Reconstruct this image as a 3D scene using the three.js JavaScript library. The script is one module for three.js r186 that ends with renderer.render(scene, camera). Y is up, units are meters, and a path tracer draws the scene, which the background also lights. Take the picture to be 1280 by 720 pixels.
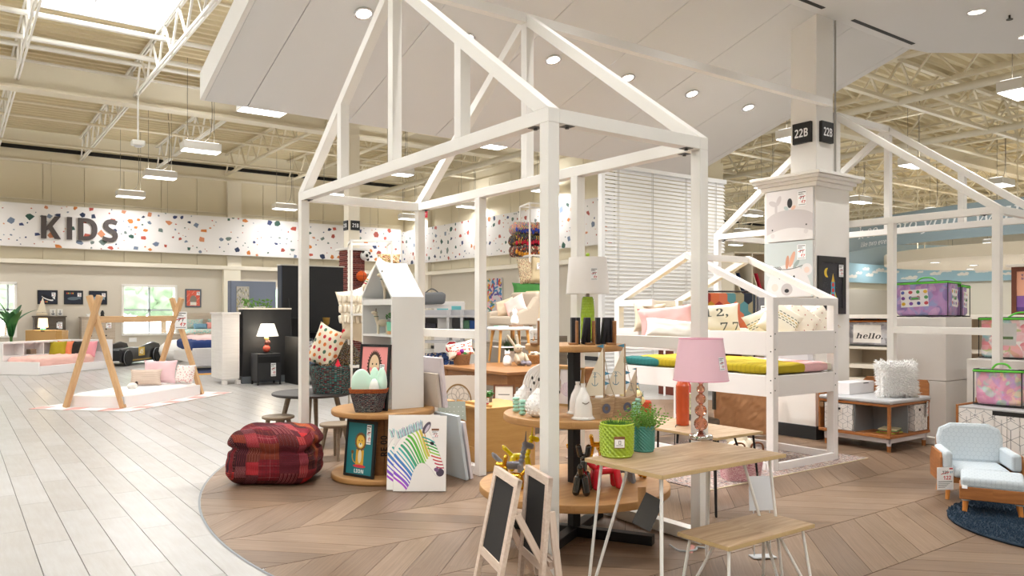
import * as THREE from 'three';
import { RoundedBoxGeometry } from 'three/addons/geometries/RoundedBoxGeometry.js';
import { mergeGeometries, mergeVertices } from 'three/addons/utils/BufferGeometryUtils.js';
import { ImprovedNoise } from 'three/addons/math/ImprovedNoise.js';
import { RectAreaLightUniformsLib } from 'three/addons/lights/RectAreaLightUniformsLib.js';
import { FontLoader } from 'three/addons/loaders/FontLoader.js';
import { TextGeometry } from 'three/addons/geometries/TextGeometry.js';

// ---------- camera, sky, light, exposure ----------
const W = 1280, HH = 720, FPX = 970, CX = 640, HORIZON = 391, EYE = 1.43, YAW = Math.atan(700 / 970);
const scene = new THREE.Scene();
const camera = new THREE.PerspectiveCamera(2 * Math.atan(HH / 2 / FPX) * 180 / Math.PI, W / HH, 0.05, 200);
camera.position.set(0, EYE, 0);
camera.rotation.y = -YAW;
camera.setViewOffset(W, HH, 0, HH / 2 - HORIZON, W, HH);
const renderer = new THREE.WebGLRenderer({ antialias: true });
renderer.toneMapping = THREE.LinearToneMapping;
renderer.toneMappingExposure = 1.6;
renderer.shadowMap.enabled = true;
RectAreaLightUniformsLib.init();
scene.background = new THREE.Color().setRGB(0.93, 0.97, 1.0);
scene.backgroundIntensity = 9;
const LAMP_NITS = 42, ADDED_UP_NITS = 10, CAN_CD = 18, FLAT_CD = 6.5;
const LAMP_COLOR = new THREE.Color().setRGB(0.985, 0.99, 1.0), CAN_COLOR = new THREE.Color().setRGB(0.99, 0.985, 0.97);
const HIGH_BAY = { y: 5.2, x0: -0.4, dx: 5.13, z0: -5.75, dz: -4.42 };   // the regular lamp grid of the store

// ---------- pixel to place (a pixel gives a direction; the plane it touches gives the distance) ----------
const cy = Math.cos(YAW), sy = Math.sin(YAW);
const ray = (px, py) => { const x = (px - CX) / FPX; return [x * cy + sy, (HORIZON - py) / FPX, x * sy - cy]; };
const along = (d, t) => new THREE.Vector3(d[0] * t, EYE + d[1] * t, d[2] * t);
const G = (px, py, h = 0) => { const d = ray(px, py); return along(d, (h - EYE) / d[1]); };
const QX = (px, py, X) => { const d = ray(px, py); return along(d, X / d[0]); };
const QZ = (px, py, Z) => { const d = ray(px, py); return along(d, Z / d[2]); };
const QD = (px, py, depth) => along(ray(px, py), depth);

// ---------- helpers ----------
const noise = new ImprovedNoise();
let seed = 12345;
const rnd = () => { seed = (seed * 1664525 + 1013904223) >>> 0; return seed / 4294967296; };
const rr = (a, b) => a + (b - a) * rnd();
const V = (x, y, z) => new THREE.Vector3(x, y, z);
const PI = Math.PI;
const taken = {};
const numbered = n => { const k = taken[n] = (taken[n] ?? -1) + 1; return k ? `${n}_${String(k).padStart(3, '0')}` : n; };
const clean = g => {
  let q = g.index ? g.toNonIndexed() : g;
  for (const k of Object.keys(q.attributes)) if (!['position', 'normal', 'uv', 'color'].includes(k)) q.deleteAttribute(k);
  if (!q.attributes.uv) q.setAttribute('uv', new THREE.BufferAttribute(new Float32Array(q.attributes.position.count * 2), 2));
  q.morphAttributes = {};
  return q;
};
const join = list => {
  if (!Array.isArray(list)) return list;
  const a = list.flat(9);
  return a.length === 1 ? a[0] : mergeGeometries(a.map(clean), false);
};
const O = (name, geo, m, parent, label) => {
  const o = new THREE.Mesh(join(geo), m);
  o.castShadow = o.receiveShadow = true;
  o.name = parent ? name : numbered(name);
  (parent || scene).add(o);
  if (label) o.userData.label = label;
  return o;
};
const T = (name, label, category, pos = [0, 0, 0], ry = 0, group) => {
  const o = new THREE.Group(); o.name = numbered(name); scene.add(o);
  if (pos.isVector3) o.position.copy(pos); else o.position.set(...pos);
  o.rotation.y = ry; o.userData = { label, category };
  if (group) o.userData.group = group;
  return o;
};
const TM = (name, label, category, geo, m, group) => {
  const o = O(name, geo, m); o.userData = { label, category };
  if (group) o.userData.group = group;
  return o;
};
const ST = (name, geo, m, parent) => { const o = O(name, geo, m, parent); if (!parent) o.userData.kind = 'structure'; return o; };
const SG = name => { const o = new THREE.Group(); o.name = numbered(name); o.userData.kind = 'structure'; scene.add(o); return o; };
const copyThing = (src, pos, ry, label, group) => {
  const c = src.clone(); c.name = numbered(src.name.replace(/_\d{3}$/, '')); c.userData = { ...src.userData }; scene.add(c);
  if (pos) { if (pos.isVector3) c.position.copy(pos); else c.position.set(...pos); }
  if (ry !== undefined) c.rotation.y = ry;
  if (label) c.userData.label = label;
  if (group) c.userData.group = group;
  return c;
};
// geometries
const bx = (x0, x1, y0, y1, z0, z1, r = 0) => {
  const w = Math.abs(x1 - x0), h = Math.abs(y1 - y0), d = Math.abs(z1 - z0);
  r = Math.min(r, w / 2.05, h / 2.05, d / 2.05);
  const g = r > 0 ? new RoundedBoxGeometry(w, h, d, 2, r) : new THREE.BoxGeometry(w, h, d);
  return g.translate((x0 + x1) / 2, (y0 + y1) / 2, (z0 + z1) / 2);
};
const tr = (g, { p = [0, 0, 0], r = [0, 0, 0], s = 1 } = {}) => {
  const m = new THREE.Matrix4().compose(p.isVector3 ? p : V(...p), new THREE.Quaternion().setFromEuler(new THREE.Euler(...r, 'YXZ')), Array.isArray(s) ? V(...s) : V(s, s, s));
  return g.applyMatrix4(m);
};
const v3 = p => p.isVector3 ? p : V(...p);
const rod = (p, q, r, r2 = r, seg = 10) => {
  p = v3(p); q = v3(q);
  const d = q.clone().sub(p), L = d.length();
  const g = new THREE.CylinderGeometry(r2, r, L, seg);
  g.applyQuaternion(new THREE.Quaternion().setFromUnitVectors(V(0, 1, 0), d.normalize()));
  return g.translate((p.x + q.x) / 2, (p.y + q.y) / 2, (p.z + q.z) / 2);
};
// square bar between two points; w across (horizontal), h the other way
const bar = (p, q, w, h = w, r = 0) => {
  p = v3(p); q = v3(q);
  const d = q.clone().sub(p), L = d.length(); d.normalize();
  const g = r ? new RoundedBoxGeometry(w, h, L, 2, r) : new THREE.BoxGeometry(w, h, L);
  let up = Math.abs(d.y) > 0.999 ? V(0, 0, 1) : V(0, 1, 0);
  const x = V().crossVectors(up, d).normalize(); up = V().crossVectors(d, x);
  return g.applyMatrix4(new THREE.Matrix4().makeBasis(x, up, d).setPosition((p.x + q.x) / 2, (p.y + q.y) / 2, (p.z + q.z) / 2));
};
const cyl = (r, h, x = 0, y = 0, z = 0, seg = 24, r2 = r) => new THREE.CylinderGeometry(r2, r, h, seg).translate(x, y + h / 2, z);
const lathe = (pts, seg = 28) => new THREE.LatheGeometry(pts.map(p => new THREE.Vector2(p[0], p[1])), seg);
const sph = (r, x = 0, y = 0, z = 0, s = [1, 1, 1], seg = 18) => new THREE.SphereGeometry(r, seg, Math.round(seg * .7)).scale(...s).translate(x, y, z);
const cap = (p, q, r, seg = 10) => {          // capsule between points
  p = v3(p); q = v3(q);
  const d = q.clone().sub(p), L = d.length();
  const g = new THREE.CapsuleGeometry(r, L, 5, seg);
  g.applyQuaternion(new THREE.Quaternion().setFromUnitVectors(V(0, 1, 0), d.normalize()));
  return g.translate((p.x + q.x) / 2, (p.y + q.y) / 2, (p.z + q.z) / 2);
};
const tube = (pts, r, seg = 40, rs = 8, closed = false) => new THREE.TubeGeometry(new THREE.CatmullRomCurve3(pts.map(v3), closed), seg, r, rs, closed);
const ext = (pts, depth, bevel = 0) => {       // outline in x,y, thickness towards +z
  const s = new THREE.Shape(pts.map(p => new THREE.Vector2(p[0], p[1])));
  return new THREE.ExtrudeGeometry(s, { depth: depth - 2 * bevel, bevelEnabled: bevel > 0, bevelSize: bevel, bevelThickness: bevel, bevelOffset: -bevel, bevelSegments: 2, curveSegments: 24 }).translate(0, 0, bevel);
};
// pillow standing in the xy plane, centre at the origin
const pillow = (w, h, t, n = 18, seedv = 0, wob = 0.012) => {
  const make = side => {
    const g = new THREE.PlaneGeometry(2, 2, n, n), P = g.attributes.position;
    for (let i = 0; i < P.count; i++) {
      const u = P.getX(i), v = P.getY(i);
      const pin = 1 - 0.10 * (1 - u * u) * Math.abs(v) ** 3, pin2 = 1 - 0.10 * (1 - v * v) * Math.abs(u) ** 3;
      const e = Math.pow(Math.max(0, (1 - u ** 4) * (1 - v ** 4)), 0.55);
      const nz = noise.noise(u * 2.1 + seedv, v * 2.1, seedv * 3.1 + side) * wob * e;
      P.setXYZ(i, u * w / 2 * pin2, v * h / 2 * pin, side * (t / 2 * e + nz));
    }
    if (side < 0) { const ix = g.index.array; for (let i = 0; i < ix.length; i += 3) { const q = ix[i]; ix[i] = ix[i + 1]; ix[i + 1] = q; } }
    g.computeVertexNormals();
    return g;
  };
  return join([make(1), make(-1)]);
};
const wobble = (g, amp, freq, s = 0) => {      // push vertices along their normals
  const q = mergeVertices(g.index ? (g.deleteAttribute('normal'), g.deleteAttribute('uv'), g) : (g.deleteAttribute('normal'), g.deleteAttribute('uv'), g), 1e-4);
  q.computeVertexNormals();
  const P = q.attributes.position, N = q.attributes.normal;
  for (let i = 0; i < P.count; i++) {
    const k = amp * (noise.noise(P.getX(i) * freq + s, P.getY(i) * freq + s * 1.7, P.getZ(i) * freq) + .5 * noise.noise(P.getX(i) * freq * 2.3, P.getY(i) * freq * 2.3 + s, P.getZ(i) * freq * 2.3));
    P.setXYZ(i, P.getX(i) + N.getX(i) * k, P.getY(i) + N.getY(i) * k, P.getZ(i) + N.getZ(i) * k);
  }
  q.computeVertexNormals();
  return boxUV(q, 1);
};
// finely divided box with rounded edges, for soft things
const softBox = (w, h, d, r, n = 16) => {
  const g = new THREE.BoxGeometry(w, h, d, n, n, n), P = g.attributes.position;
  r = Math.min(r, w / 2, h / 2, d / 2);
  const c = (v, m) => Math.max(-m, Math.min(m, v));
  for (let i = 0; i < P.count; i++) {
    const x = P.getX(i), y = P.getY(i), z = P.getZ(i), ix = c(x, w / 2 - r), iy = c(y, h / 2 - r), iz = c(z, d / 2 - r);
    const e = V(x - ix, y - iy, z - iz).setLength(r); P.setXYZ(i, ix + e.x, iy + e.y, iz + e.z);
  }
  g.computeVertexNormals(); return g;
};
const boxUV = (g, s = 1) => {                  // uv in metres by dominant face
  const q = clean(g), P = q.attributes.position, N = q.attributes.normal, U = new Float32Array(P.count * 2);
  for (let i = 0; i < P.count; i++) {
    const ax = Math.abs(N.getX(i)), ay = Math.abs(N.getY(i)), az = Math.abs(N.getZ(i));
    const [a, b] = ay >= ax && ay >= az ? [P.getX(i), P.getZ(i)] : ax >= az ? [P.getZ(i), P.getY(i)] : [P.getX(i), P.getY(i)];
    U[2 * i] = a * s; U[2 * i + 1] = b * s;
  }
  q.setAttribute('uv', new THREE.BufferAttribute(U, 2));
  return q;
};
const swapUV = g => { const U = g.attributes.uv; for (let i = 0; i < U.count; i++) U.setXY(i, U.getY(i), U.getX(i)); return g; };
// materials
const mats = {};
const M = (c, rough = .6, o = {}) => {
  const key = JSON.stringify([c, rough, o.metalness, o.clearcoat, o.emissive, o.emissiveIntensity, o.transmission]) + (o.map?.uuid || '') + (o.bumpMap?.uuid || '');
  return mats[key] ||= new THREE.MeshPhysicalMaterial({ color: c, roughness: rough, ...o });
};
const tex = (w, h, draw, repeat) => {
  const c = document.createElement('canvas'); c.width = w; c.height = h;
  draw(c.getContext('2d'), w, h);
  const t = new THREE.CanvasTexture(c); t.colorSpace = THREE.SRGBColorSpace; t.magFilter = THREE.LinearFilter; t.anisotropy = 8;
  t.wrapS = t.wrapT = THREE.RepeatWrapping; if (repeat) t.repeat.set(...repeat);
  return t;
};
const rgb = a => `rgb(${a.map(v => Math.round(v)).join(',')})`;
const mix = (a, b, t) => a.map((v, i) => v + (b[i] - v) * t);
// wood: grain runs along u (x of the texture)
const woodTex = (light, dark, s, stripes = 60, repeat) => tex(512, 256, (c, w, h) => {
  const im = c.createImageData(w, h);
  for (let y = 0; y < h; y++) for (let x = 0; x < w; x++) {
    const warp = noise.noise(x / 160 + s, y / 60, s) * 9;
    let k = .5 + .5 * noise.noise(x / 420 + s, (y + warp) / (256 / stripes) , s * 2.3);
    k = .6 * k + .4 * (.5 + .5 * noise.noise(x / 60, (y + warp) / 2.2, s + 5)) + .12 * noise.noise(x / 150, y / 90, s + 9);
    const q = mix(light, dark, Math.min(1, Math.max(0, k))), i = (y * w + x) * 4;
    im.data[i] = q[0]; im.data[i + 1] = q[1]; im.data[i + 2] = q[2]; im.data[i + 3] = 255;
  }
  c.putImageData(im, 0, 0);
}, repeat);
const fabricCache = {};
const fabricTex = (cols, s, cell = 6, repeat) => fabricCache[cols.join() + cell + repeat] ||= tex(256, 256, (c, w, h) => {
  let q = s * 7919 + 1; const r = () => { q = (q * 1664525 + 1013904223) >>> 0; return q / 4294967296; };
  c.fillStyle = cols[0]; c.fillRect(0, 0, w, h);
  for (let y = 0; y < h; y += cell) for (let x = 0; x < w; x += cell) { c.fillStyle = cols[Math.floor(r() * cols.length)]; c.fillRect(x, y + (x / cell % 2) * cell / 2, cell * .9, cell * .8); }
}, repeat);
const white = M('#f3efe8', .45), paintWhite = M('#f1eee8', .35), plain = M('#e9e6df', .6);
const steelBlack = M('#1a1b1d', .45, { metalness: .3 }), black = M('#161616', .55), chrome = M('#d8d8d8', .12, { metalness: 1 });
const paper = M('#f4f4f2', .6);
const font = await new FontLoader().loadAsync('fonts/droid/droid_sans_bold.typeface.json');
const text3 = (s, size, depth) => { const g = new TextGeometry(s, { font, size, depth, curveSegments: 6 }); g.computeBoundingBox(); const b = g.boundingBox; return g.translate(-(b.min.x + b.max.x) / 2, -b.min.y, 0); };
// printed board: flat front face with a print, plain sides; outline w x h x t, base centre at the origin, print faces +z
const board = (name, w, h, t, print, side, parent, frontRough = .7) => {
  const b = O(name, bx(-w / 2, w / 2, 0, h, -t, 0), side, parent);
  const f = O('print', new THREE.PlaneGeometry(w * .998, h * .998).translate(0, h / 2, .0015), M('#ffffff', frontRough, { map: print }), b);
  return b;
};
// price tags: a few printed cards
const tagTex = [0, 1, 2].map(k => tex(64, 96, (c, w, h) => {
  c.fillStyle = '#f6f6f6'; c.fillRect(0, 0, w, h);
  c.fillStyle = '#555'; c.fillRect(5, 6, w - 10, 5); c.fillRect(5, 16, w * .5, 3); c.fillRect(5, 22, w * .65, 3);
  c.strokeStyle = '#333'; c.lineWidth = 4; c.beginPath(); c.moveTo(16, 36); c.lineTo(30, 36); c.lineTo(20, 54); c.moveTo(34, 36); c.lineTo(46, 36); c.lineTo(40, 54); c.stroke();
  c.strokeStyle = '#c03a3a'; c.beginPath(); c.moveTo(8, 46); c.lineTo(56, 34 + 4 * k); c.moveTo(28, 72); c.lineTo(38, 62); c.lineTo(34, 80); c.moveTo(44, 64); c.lineTo(56, 66); c.lineTo(46, 80); c.stroke();
  c.fillStyle = '#888'; c.fillRect(6, 86, w - 12, 4);
}));
const tagM = tagTex.map(t => M('#ffffff', .5, { map: t }));
const priceTag = (parent, x, y, z, ry = 0, w = .05, h = .08, k = 0, rx = 0) => O('price_tag', tr(bx(-w / 2, w / 2, -h / 2, h / 2, -.001, .001), { p: [x, y, z], r: [rx, ry, 0] }), tagM[k], parent);
// ======================= THE SETTING =======================
const ROOM = { x0: -12, x1: 54.6, z0: -29.5, z1: 14, deck: 7.35, wallTop: 6.3 };
const JX = k => 1.14 + 2.36 * k;
// ---- floor: white planks 0.203 x 1.22 m laid along z, steps of a third; every plank, near or far, takes one of the same four materials ----
const floor = SG('floor');
O('grout_bed', bx(ROOM.x0, ROOM.x1, -.22, -.010, ROOM.z0, ROOM.z1), M('#6f6a66', .9), floor);
const plankTex = [0, 1, 2, 3].map(k => tex(128, 512, (c, w, h) => {
  const im = c.createImageData(w, h), base = [[177, 174, 170], [174, 170, 165], [180, 177, 174], [171, 167, 162]][k];
  for (let y = 0; y < h; y++) for (let x = 0; x < w; x++) {
    const n = noise.noise(x / 14 + k * 9, y / 130, k) * 5 + noise.noise(x / 3.1, y / 34, k + 4) * 3.5 + noise.noise(x / 60, y / 90, k + 7) * 5, i = (y * w + x) * 4;
    for (let j = 0; j < 3; j++) im.data[i + j] = base[j] + n * (1 + .25 * j);
    im.data[i + 3] = 255;
  }
  c.putImageData(im, 0, 0);
}));
const plankM = plankTex.map(t => M('#ffffff', .32, { map: t }));
const PW = .203, PL = 1.22;
const plankGeo = new THREE.BoxGeometry(PW - .0045, .012, PL - .0028);
const DISC = { x: 6.43, z: -4.9, r: 5.07 };
{
  const near = [], far = [[], [], [], []];
  for (let i = Math.floor(ROOM.x0 / PW); i * PW < ROOM.x1 - .2; i++) {
    const off = ((((i % 3) + 3) % 3) * .41);
    for (let z = -5.21 + off - PL * 30; z < ROOM.z1; z += PL) {
      const x = i * PW + PW / 2, zc = z + PL / 2;
      if (zc < ROOM.z0 + .6 || zc > ROOM.z1 - .6) continue;
      if (Math.hypot(x - DISC.x, zc - DISC.z) < DISC.r - .75) continue;
      const dep = x * sy - zc * cy, sx = (x * cy + zc * sy) / dep;
      const seen = dep > 2.5 && Math.abs(sx) < .70;
      near.push([seen ? dep : 1e6 + dep, x, zc]);
    }
  }
  near.sort((a, b) => a[0] - b[0]);
  near.forEach(([d, x, z], k) => {
    const v = Math.floor(rnd() * 4);
    if (k < 300) { const o = O('plank', plankGeo, plankM[v], floor); o.position.set(x, -.009, z); }
    else far[v].push(plankGeo.clone().translate(x, -.009, z));
  });
  far.forEach((l, v) => { const o = O('planks', l, plankM[v], floor); o.userData.kind = 'stuff'; });
}
// ---- floor: round field of brown chevron boards with a steel edge ----
const chevron = SG('floor_chevron');
O('grout_bed', new THREE.CylinderGeometry(DISC.r - .01, DISC.r - .01, .004, 96).translate(DISC.x, -.006, DISC.z), M('#2e2620', .95), chevron);
O('edge_strip', new THREE.RingGeometry(DISC.r - .009, DISC.r + .007, 200).rotateX(-PI / 2).translate(DISC.x, .0008, DISC.z), M('#8f9398', .45, { metalness: .6 }), chevron);
const boardTone = [[131, 104, 81], [121, 95, 73], [139, 112, 88], [112, 88, 68], [134, 108, 84], [145, 118, 94]];
const boardM = boardTone.map((b, k) => M('#ffffff', .42, { map: woodTex(mix(b, [255, 245, 230], .16), mix(b, [60, 40, 25], .36), 11 + k * 3.7, 34, [1 / .9, 1 / .3]) }));
{
  const BW = .68, step = .28, gap = .0032;
  const clip = poly => {                       // convex polygon clipped to the disc (as a 120-gon)
    let P = poly;
    for (let k = 0; k < 120 && P.length; k++) {
      const a = (k + .5) / 120 * 2 * PI, nx = Math.cos(a), nz = Math.sin(a), lim = DISC.r - .012;
      const f = p => (p[0] - DISC.x) * nx + (p[1] - DISC.z) * nz - lim, out = [];
      for (let i = 0; i < P.length; i++) {
        const A = P[i], Bq = P[(i + 1) % P.length], fa = f(A), fb = f(Bq);
        if (fa <= 0) out.push(A);
        if (fa * fb < 0) { const t = fa / (fa - fb); out.push([A[0] + (Bq[0] - A[0]) * t, A[1] + (Bq[1] - A[1]) * t]); }
      }
      P = out;
    }
    return P;
  };
  const prism = (P, dir, u0) => {
    const pos = [], uv = [], add = p => { pos.push(...p); const s = Math.SQRT1_2; uv.push((p[0] * s * dir + p[2] * s) + u0, p[0] * s - p[2] * s * dir + u0 * .37); };
    for (let i = 1; i < P.length - 1; i++) for (const q of [P[0], P[i + 1], P[i]]) add([q[0], 0, q[1]]);
    for (let i = 0; i < P.length; i++) {
      const a = P[i], b = P[(i + 1) % P.length];
      for (const q of [[a, 0], [b, 0], [a, -.004], [b, 0], [b, -.004], [a, -.004]]) add([q[0][0], q[1], q[0][1]]);
    }
    const g = new THREE.BufferGeometry();
    g.setAttribute('position', new THREE.Float32BufferAttribute(pos, 3)); g.setAttribute('uv', new THREE.Float32BufferAttribute(uv, 2));
    g.computeVertexNormals(); return g;
  };
  const list = [];
  for (let b = -4; b <= 12; b++) {
    const z1 = -2.30 - b * BW, z0 = z1 - BW, dir = (((b % 2) + 2) % 2) ? 1 : -1;   // b even: x falls as z rises
    for (let k = -8; k < 48; k++) {
      const x = k * step + .03, g2 = gap * .7;
      const sh = dir * BW;
      let P = [[x + g2, z0 + gap], [x + step - g2, z0 + gap], [x + step - g2 + sh, z1 - gap], [x + g2 + sh, z1 - gap]];
      P = clip(P);
      if (P.length < 3) continue;
      let area = 0; P.forEach((p, i) => { const q = P[(i + 1) % P.length]; area += p[0] * q[1] - q[0] * p[1]; });
      if (Math.abs(area) < .004) continue;
      if (area < 0) P.reverse();
      const cxm = P.reduce((s, p) => s + p[0], 0) / P.length, czm = P.reduce((s, p) => s + p[1], 0) / P.length;
      const dep = cxm * sy - czm * cy, sx = (cxm * cy + czm * sy) / dep;
      list.push([dep > 2.6 && Math.abs(sx) < .76 ? dep : 1e6 + dep, prism(P, dir, rnd() * 3)]);
    }
  }
  list.sort((a, b) => a[0] - b[0]);
  const rest = [[], [], [], [], [], []];        // past the first 300: the same six woods, joined
  list.forEach(([d, g], k) => { const v = Math.floor(rnd() * 6); if (k < 300) O('board', g, boardM[v], chevron); else rest[v].push(g); });
  rest.forEach((l, v) => { if (l.length) O('boards', l, boardM[v], chevron).userData.kind = 'stuff'; });
}
// ---- walls ----
const taupe = M('#d3cabb', .8), cream = M('#e9dfc6', .75), creamLight = M('#f0e8d6', .6), ledgeM = M('#ece4d3', .5);
const backWall = SG('wall_back');            // the wall under the sign, along x at z0
const winList = [[-.9, 1.62], [4.8, 6.45], [8.7, 10.4]];
{
  let x = ROOM.x0; const lower = [];
  for (const [a, b] of winList) {
    lower.push(bx(x, a, 0, 3.05, ROOM.z0 - .3, ROOM.z0), bx(a, b, 0, .71, ROOM.z0 - .3, ROOM.z0), bx(a, b, 2.35, 3.05, ROOM.z0 - .3, ROOM.z0)); x = b;
  }
  lower.push(bx(x, ROOM.x1, 0, 3.05, ROOM.z0 - .3, ROOM.z0));
  O('lower_wall', lower, taupe, backWall);
  O('ledge', bx(ROOM.x0, 15.3, 3.02, 3.16, ROOM.z0, ROOM.z0 + .22, .01), ledgeM, backWall);
  O('header', bx(ROOM.x0, ROOM.x1, 3.05, 7.5, ROOM.z0 - .3, ROOM.z0 - .05), cream, backWall);
  for (let k = 0; k < 23; k++) O('panel', bx(ROOM.x0 + .01 + k * 1.2, ROOM.x0 + 1.193 + k * 1.2, 3.16, ROOM.wallTop, ROOM.z0 - .05, ROOM.z0, .004), cream, backWall);
  O('panel_field', bx(15.6, ROOM.x1, 3.05, ROOM.wallTop, ROOM.z0 - .05, ROOM.z0), cream, backWall);
  O('pipe', rod([ROOM.x0, 5.1, ROOM.z0 + .06], [15.4, 5.1, ROOM.z0 + .06], .02), creamLight, backWall);
  O('top_trim', bx(ROOM.x0, ROOM.x1, ROOM.wallTop, ROOM.wallTop + .08, ROOM.z0 - .05, ROOM.z0 + .05), ledgeM, backWall);
  O('gap_strip', bx(ROOM.x0, ROOM.x1, 6.72, 6.84, ROOM.z0 - .06, ROOM.z0 + .02), M('#1c1a18', .9), backWall);
  O('pilaster', [bx(8.25, 8.75, 3.16, ROOM.wallTop, ROOM.z0, ROOM.z0 + .14), bx(8.1, 8.7, 0, 3.02, ROOM.z0, ROOM.z0 + .2)], creamLight, backWall);
  O('baseboard', bx(ROOM.x0, 15.6, 0, .12, ROOM.z0, ROOM.z0 + .02), M('#2a2a2c', .6), backWall);
  const box = O('wall_socket', bx(4.96, 5.2, .42, .57, ROOM.z0, ROOM.z0 + .02, .005), paper, backWall);
  winList.forEach(([a, b], i) => {
    const w = SG('window_' + (i + 1)), z = ROOM.z0, f = .07;
    O('frame', [bx(a - f, b + f, 2.33, 2.42, z - .02, z + .04), bx(a - f, b + f, .64, .72, z - .02, z + .06), bx(a - f, a, .7, 2.35, z - .02, z + .04), bx(b, b + f, .7, 2.35, z - .02, z + .04)], paintWhite, w);
    const mid = i === 0 ? 1.45 : (a + b) / 2;
    O('muntin', [bx(mid - .03, mid + .03, .7, 2.35, z - .16, z - .1), bx(a, b, 1.5, 1.56, z - .16, z - .1)], M('#b9c0c6', .4), w);
    for (const [p, q] of [[a, mid - .03], [mid + .03, b]]) for (const [y0, y1] of [[.71, 1.5], [1.56, 2.35]]) O('pane', bx(p, q, y0, y1, z - .134, z - .130), M('#ffffff', .02, { transmission: 1, ior: 1.45, thickness: 0 }), w);
  });
}
const jut = SG('wall_side');                 // block that juts forward, its face along z at x = 15.6
{
  const X = 15.6, z1 = -16.5;
  O('lower_wall', bx(X, 20.4, 0, 2.95, ROOM.z0, z1), taupe, jut);
  O('upper_wall', bx(X + .05, 20.35, 2.95, ROOM.deck, ROOM.z0, z1 - .05), cream, jut);
  for (let k = 0; k < 10; k++) O('panel', bx(X, X + .05, 3.1, ROOM.wallTop, ROOM.z0 + .01 + k * 1.3, ROOM.z0 + 1.293 + k * 1.3, .004), cream, jut);
  O('ledge', bx(X - .22, X, 2.93, 3.07, ROOM.z0, z1, .01), ledgeM, jut);
  O('end_panel', bx(X, 20.4, 2.95, ROOM.wallTop, z1 - .05, z1), cream, jut);
  O('pilaster', bx(X - .16, X, 0, ROOM.wallTop, -27.6, -27.15), creamLight, jut);
  O('baseboard', bx(X - .02, X, 0, .12, ROOM.z0, z1), M('#2a2a2c', .6), jut);
}
ST('wall_left', bx(ROOM.x0 - .3, ROOM.x0, 0, 7.6, ROOM.z0, ROOM.z1), cream);
ST('wall_front', bx(ROOM.x0, ROOM.x1, 0, 7.6, ROOM.z1, ROOM.z1 + .3), cream);
ST('wall_right', bx(ROOM.x1, ROOM.x1 + .3, 0, 7.6, ROOM.z0 - .3, ROOM.z1 + .3), creamLight);
// ---- roof: corrugated deck with skylights, joists, girder ----
const skylights = [];
for (const k of [0, -4]) for (const z of [-17.45, -7.8, 1.8]) skylights.push([JX(k) + .03, JX(k + 1) - .03, z, z + 2.4]);
const deckM = M('#d8c9a4', .65), steelCream = M('#e6dcc4', .5), steelWhite = M('#efebe2', .45);
{
  const strip = (x0, x1, z0, z1) => {        // trapezoid corrugation across z
    const pos = [], per = .3, pr = [[0, 0], [.09, 0], [.13, .085], [.26, .085], [.30, 0]];
    for (let z = z0; z < z1 - 1e-4; z += per) for (let i = 0; i < 4; i++) {
      const za = Math.min(z1, z + pr[i][0]), zb = Math.min(z1, z + pr[i + 1][0]), ya = ROOM.deck + pr[i][1], yb = ROOM.deck + pr[i + 1][1];
      if (zb - za < 1e-5) continue;
      pos.push(x0, ya, za, x1, ya, za, x1, yb, zb, x0, ya, za, x1, yb, zb, x0, yb, zb);
    }
    const g = new THREE.BufferGeometry(); g.setAttribute('position', new THREE.Float32BufferAttribute(pos, 3)); g.computeVertexNormals(); return clean(g);
  };
  const deck = [], slab = [];
  const xs = [ROOM.x0, ...skylights.flatMap(s => [s[0], s[1]]).filter((v, i, a) => a.indexOf(v) === i).sort((a, b) => a - b), ROOM.x1];
  for (let i = 0; i < xs.length - 1; i++) {
    const a = xs[i], b = xs[i + 1], cut = skylights.filter(s => Math.abs(s[0] - a) < 1e-6).sort((p, q) => p[2] - q[2]);
    let z = ROOM.z0;
    for (const s of cut) { deck.push(strip(a, b, z, s[2])); slab.push(bx(a + .01, b - .01, ROOM.deck + .09, ROOM.deck + .3, z, s[2] - .03)); z = s[3]; }
    deck.push(strip(a, b, z, ROOM.z1)); slab.push(bx(a + .01, b - .01, ROOM.deck + .09, ROOM.deck + .3, z + (cut.length ? .03 : 0), ROOM.z1));
  }
  const c = SG('ceiling');
  O('corrugated_deck', deck, deckM, c);
  O('roof_slab', slab, M('#9a968e', .9), c);
  skylights.forEach(([a, b, p, q]) => {
    const s = SG('skylight');
    O('kerb', [bx(a - .05, a + .012, ROOM.deck - .02, ROOM.deck + .33, p, q), bx(b - .012, b + .05, ROOM.deck - .02, ROOM.deck + .33, p, q), bx(a, b, ROOM.deck - .02, ROOM.deck + .33, p - .05, p + .012), bx(a, b, ROOM.deck - .02, ROOM.deck + .33, q - .012, q + .05)], steelWhite, s);
    O('mullion', [bx((a + b) / 2 - .02, (a + b) / 2 + .02, ROOM.deck + .30, ROOM.deck + .34, p, q), bx(a, b, ROOM.deck + .30, ROOM.deck + .34, (p + q) / 2 - .02, (p + q) / 2 + .02)], M('#8d8f92', .5), s);
    for (const [u, v] of [[a, (a + b) / 2], [(a + b) / 2, b]]) for (const [m, n] of [[p, (p + q) / 2], [(p + q) / 2, q]]) O('pane', bx(u, v, ROOM.deck + .315, ROOM.deck + .32, m, n), M('#ffffff', .02, { transmission: 1, ior: 1.45, thickness: 0 }), s);
  });
}
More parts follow.
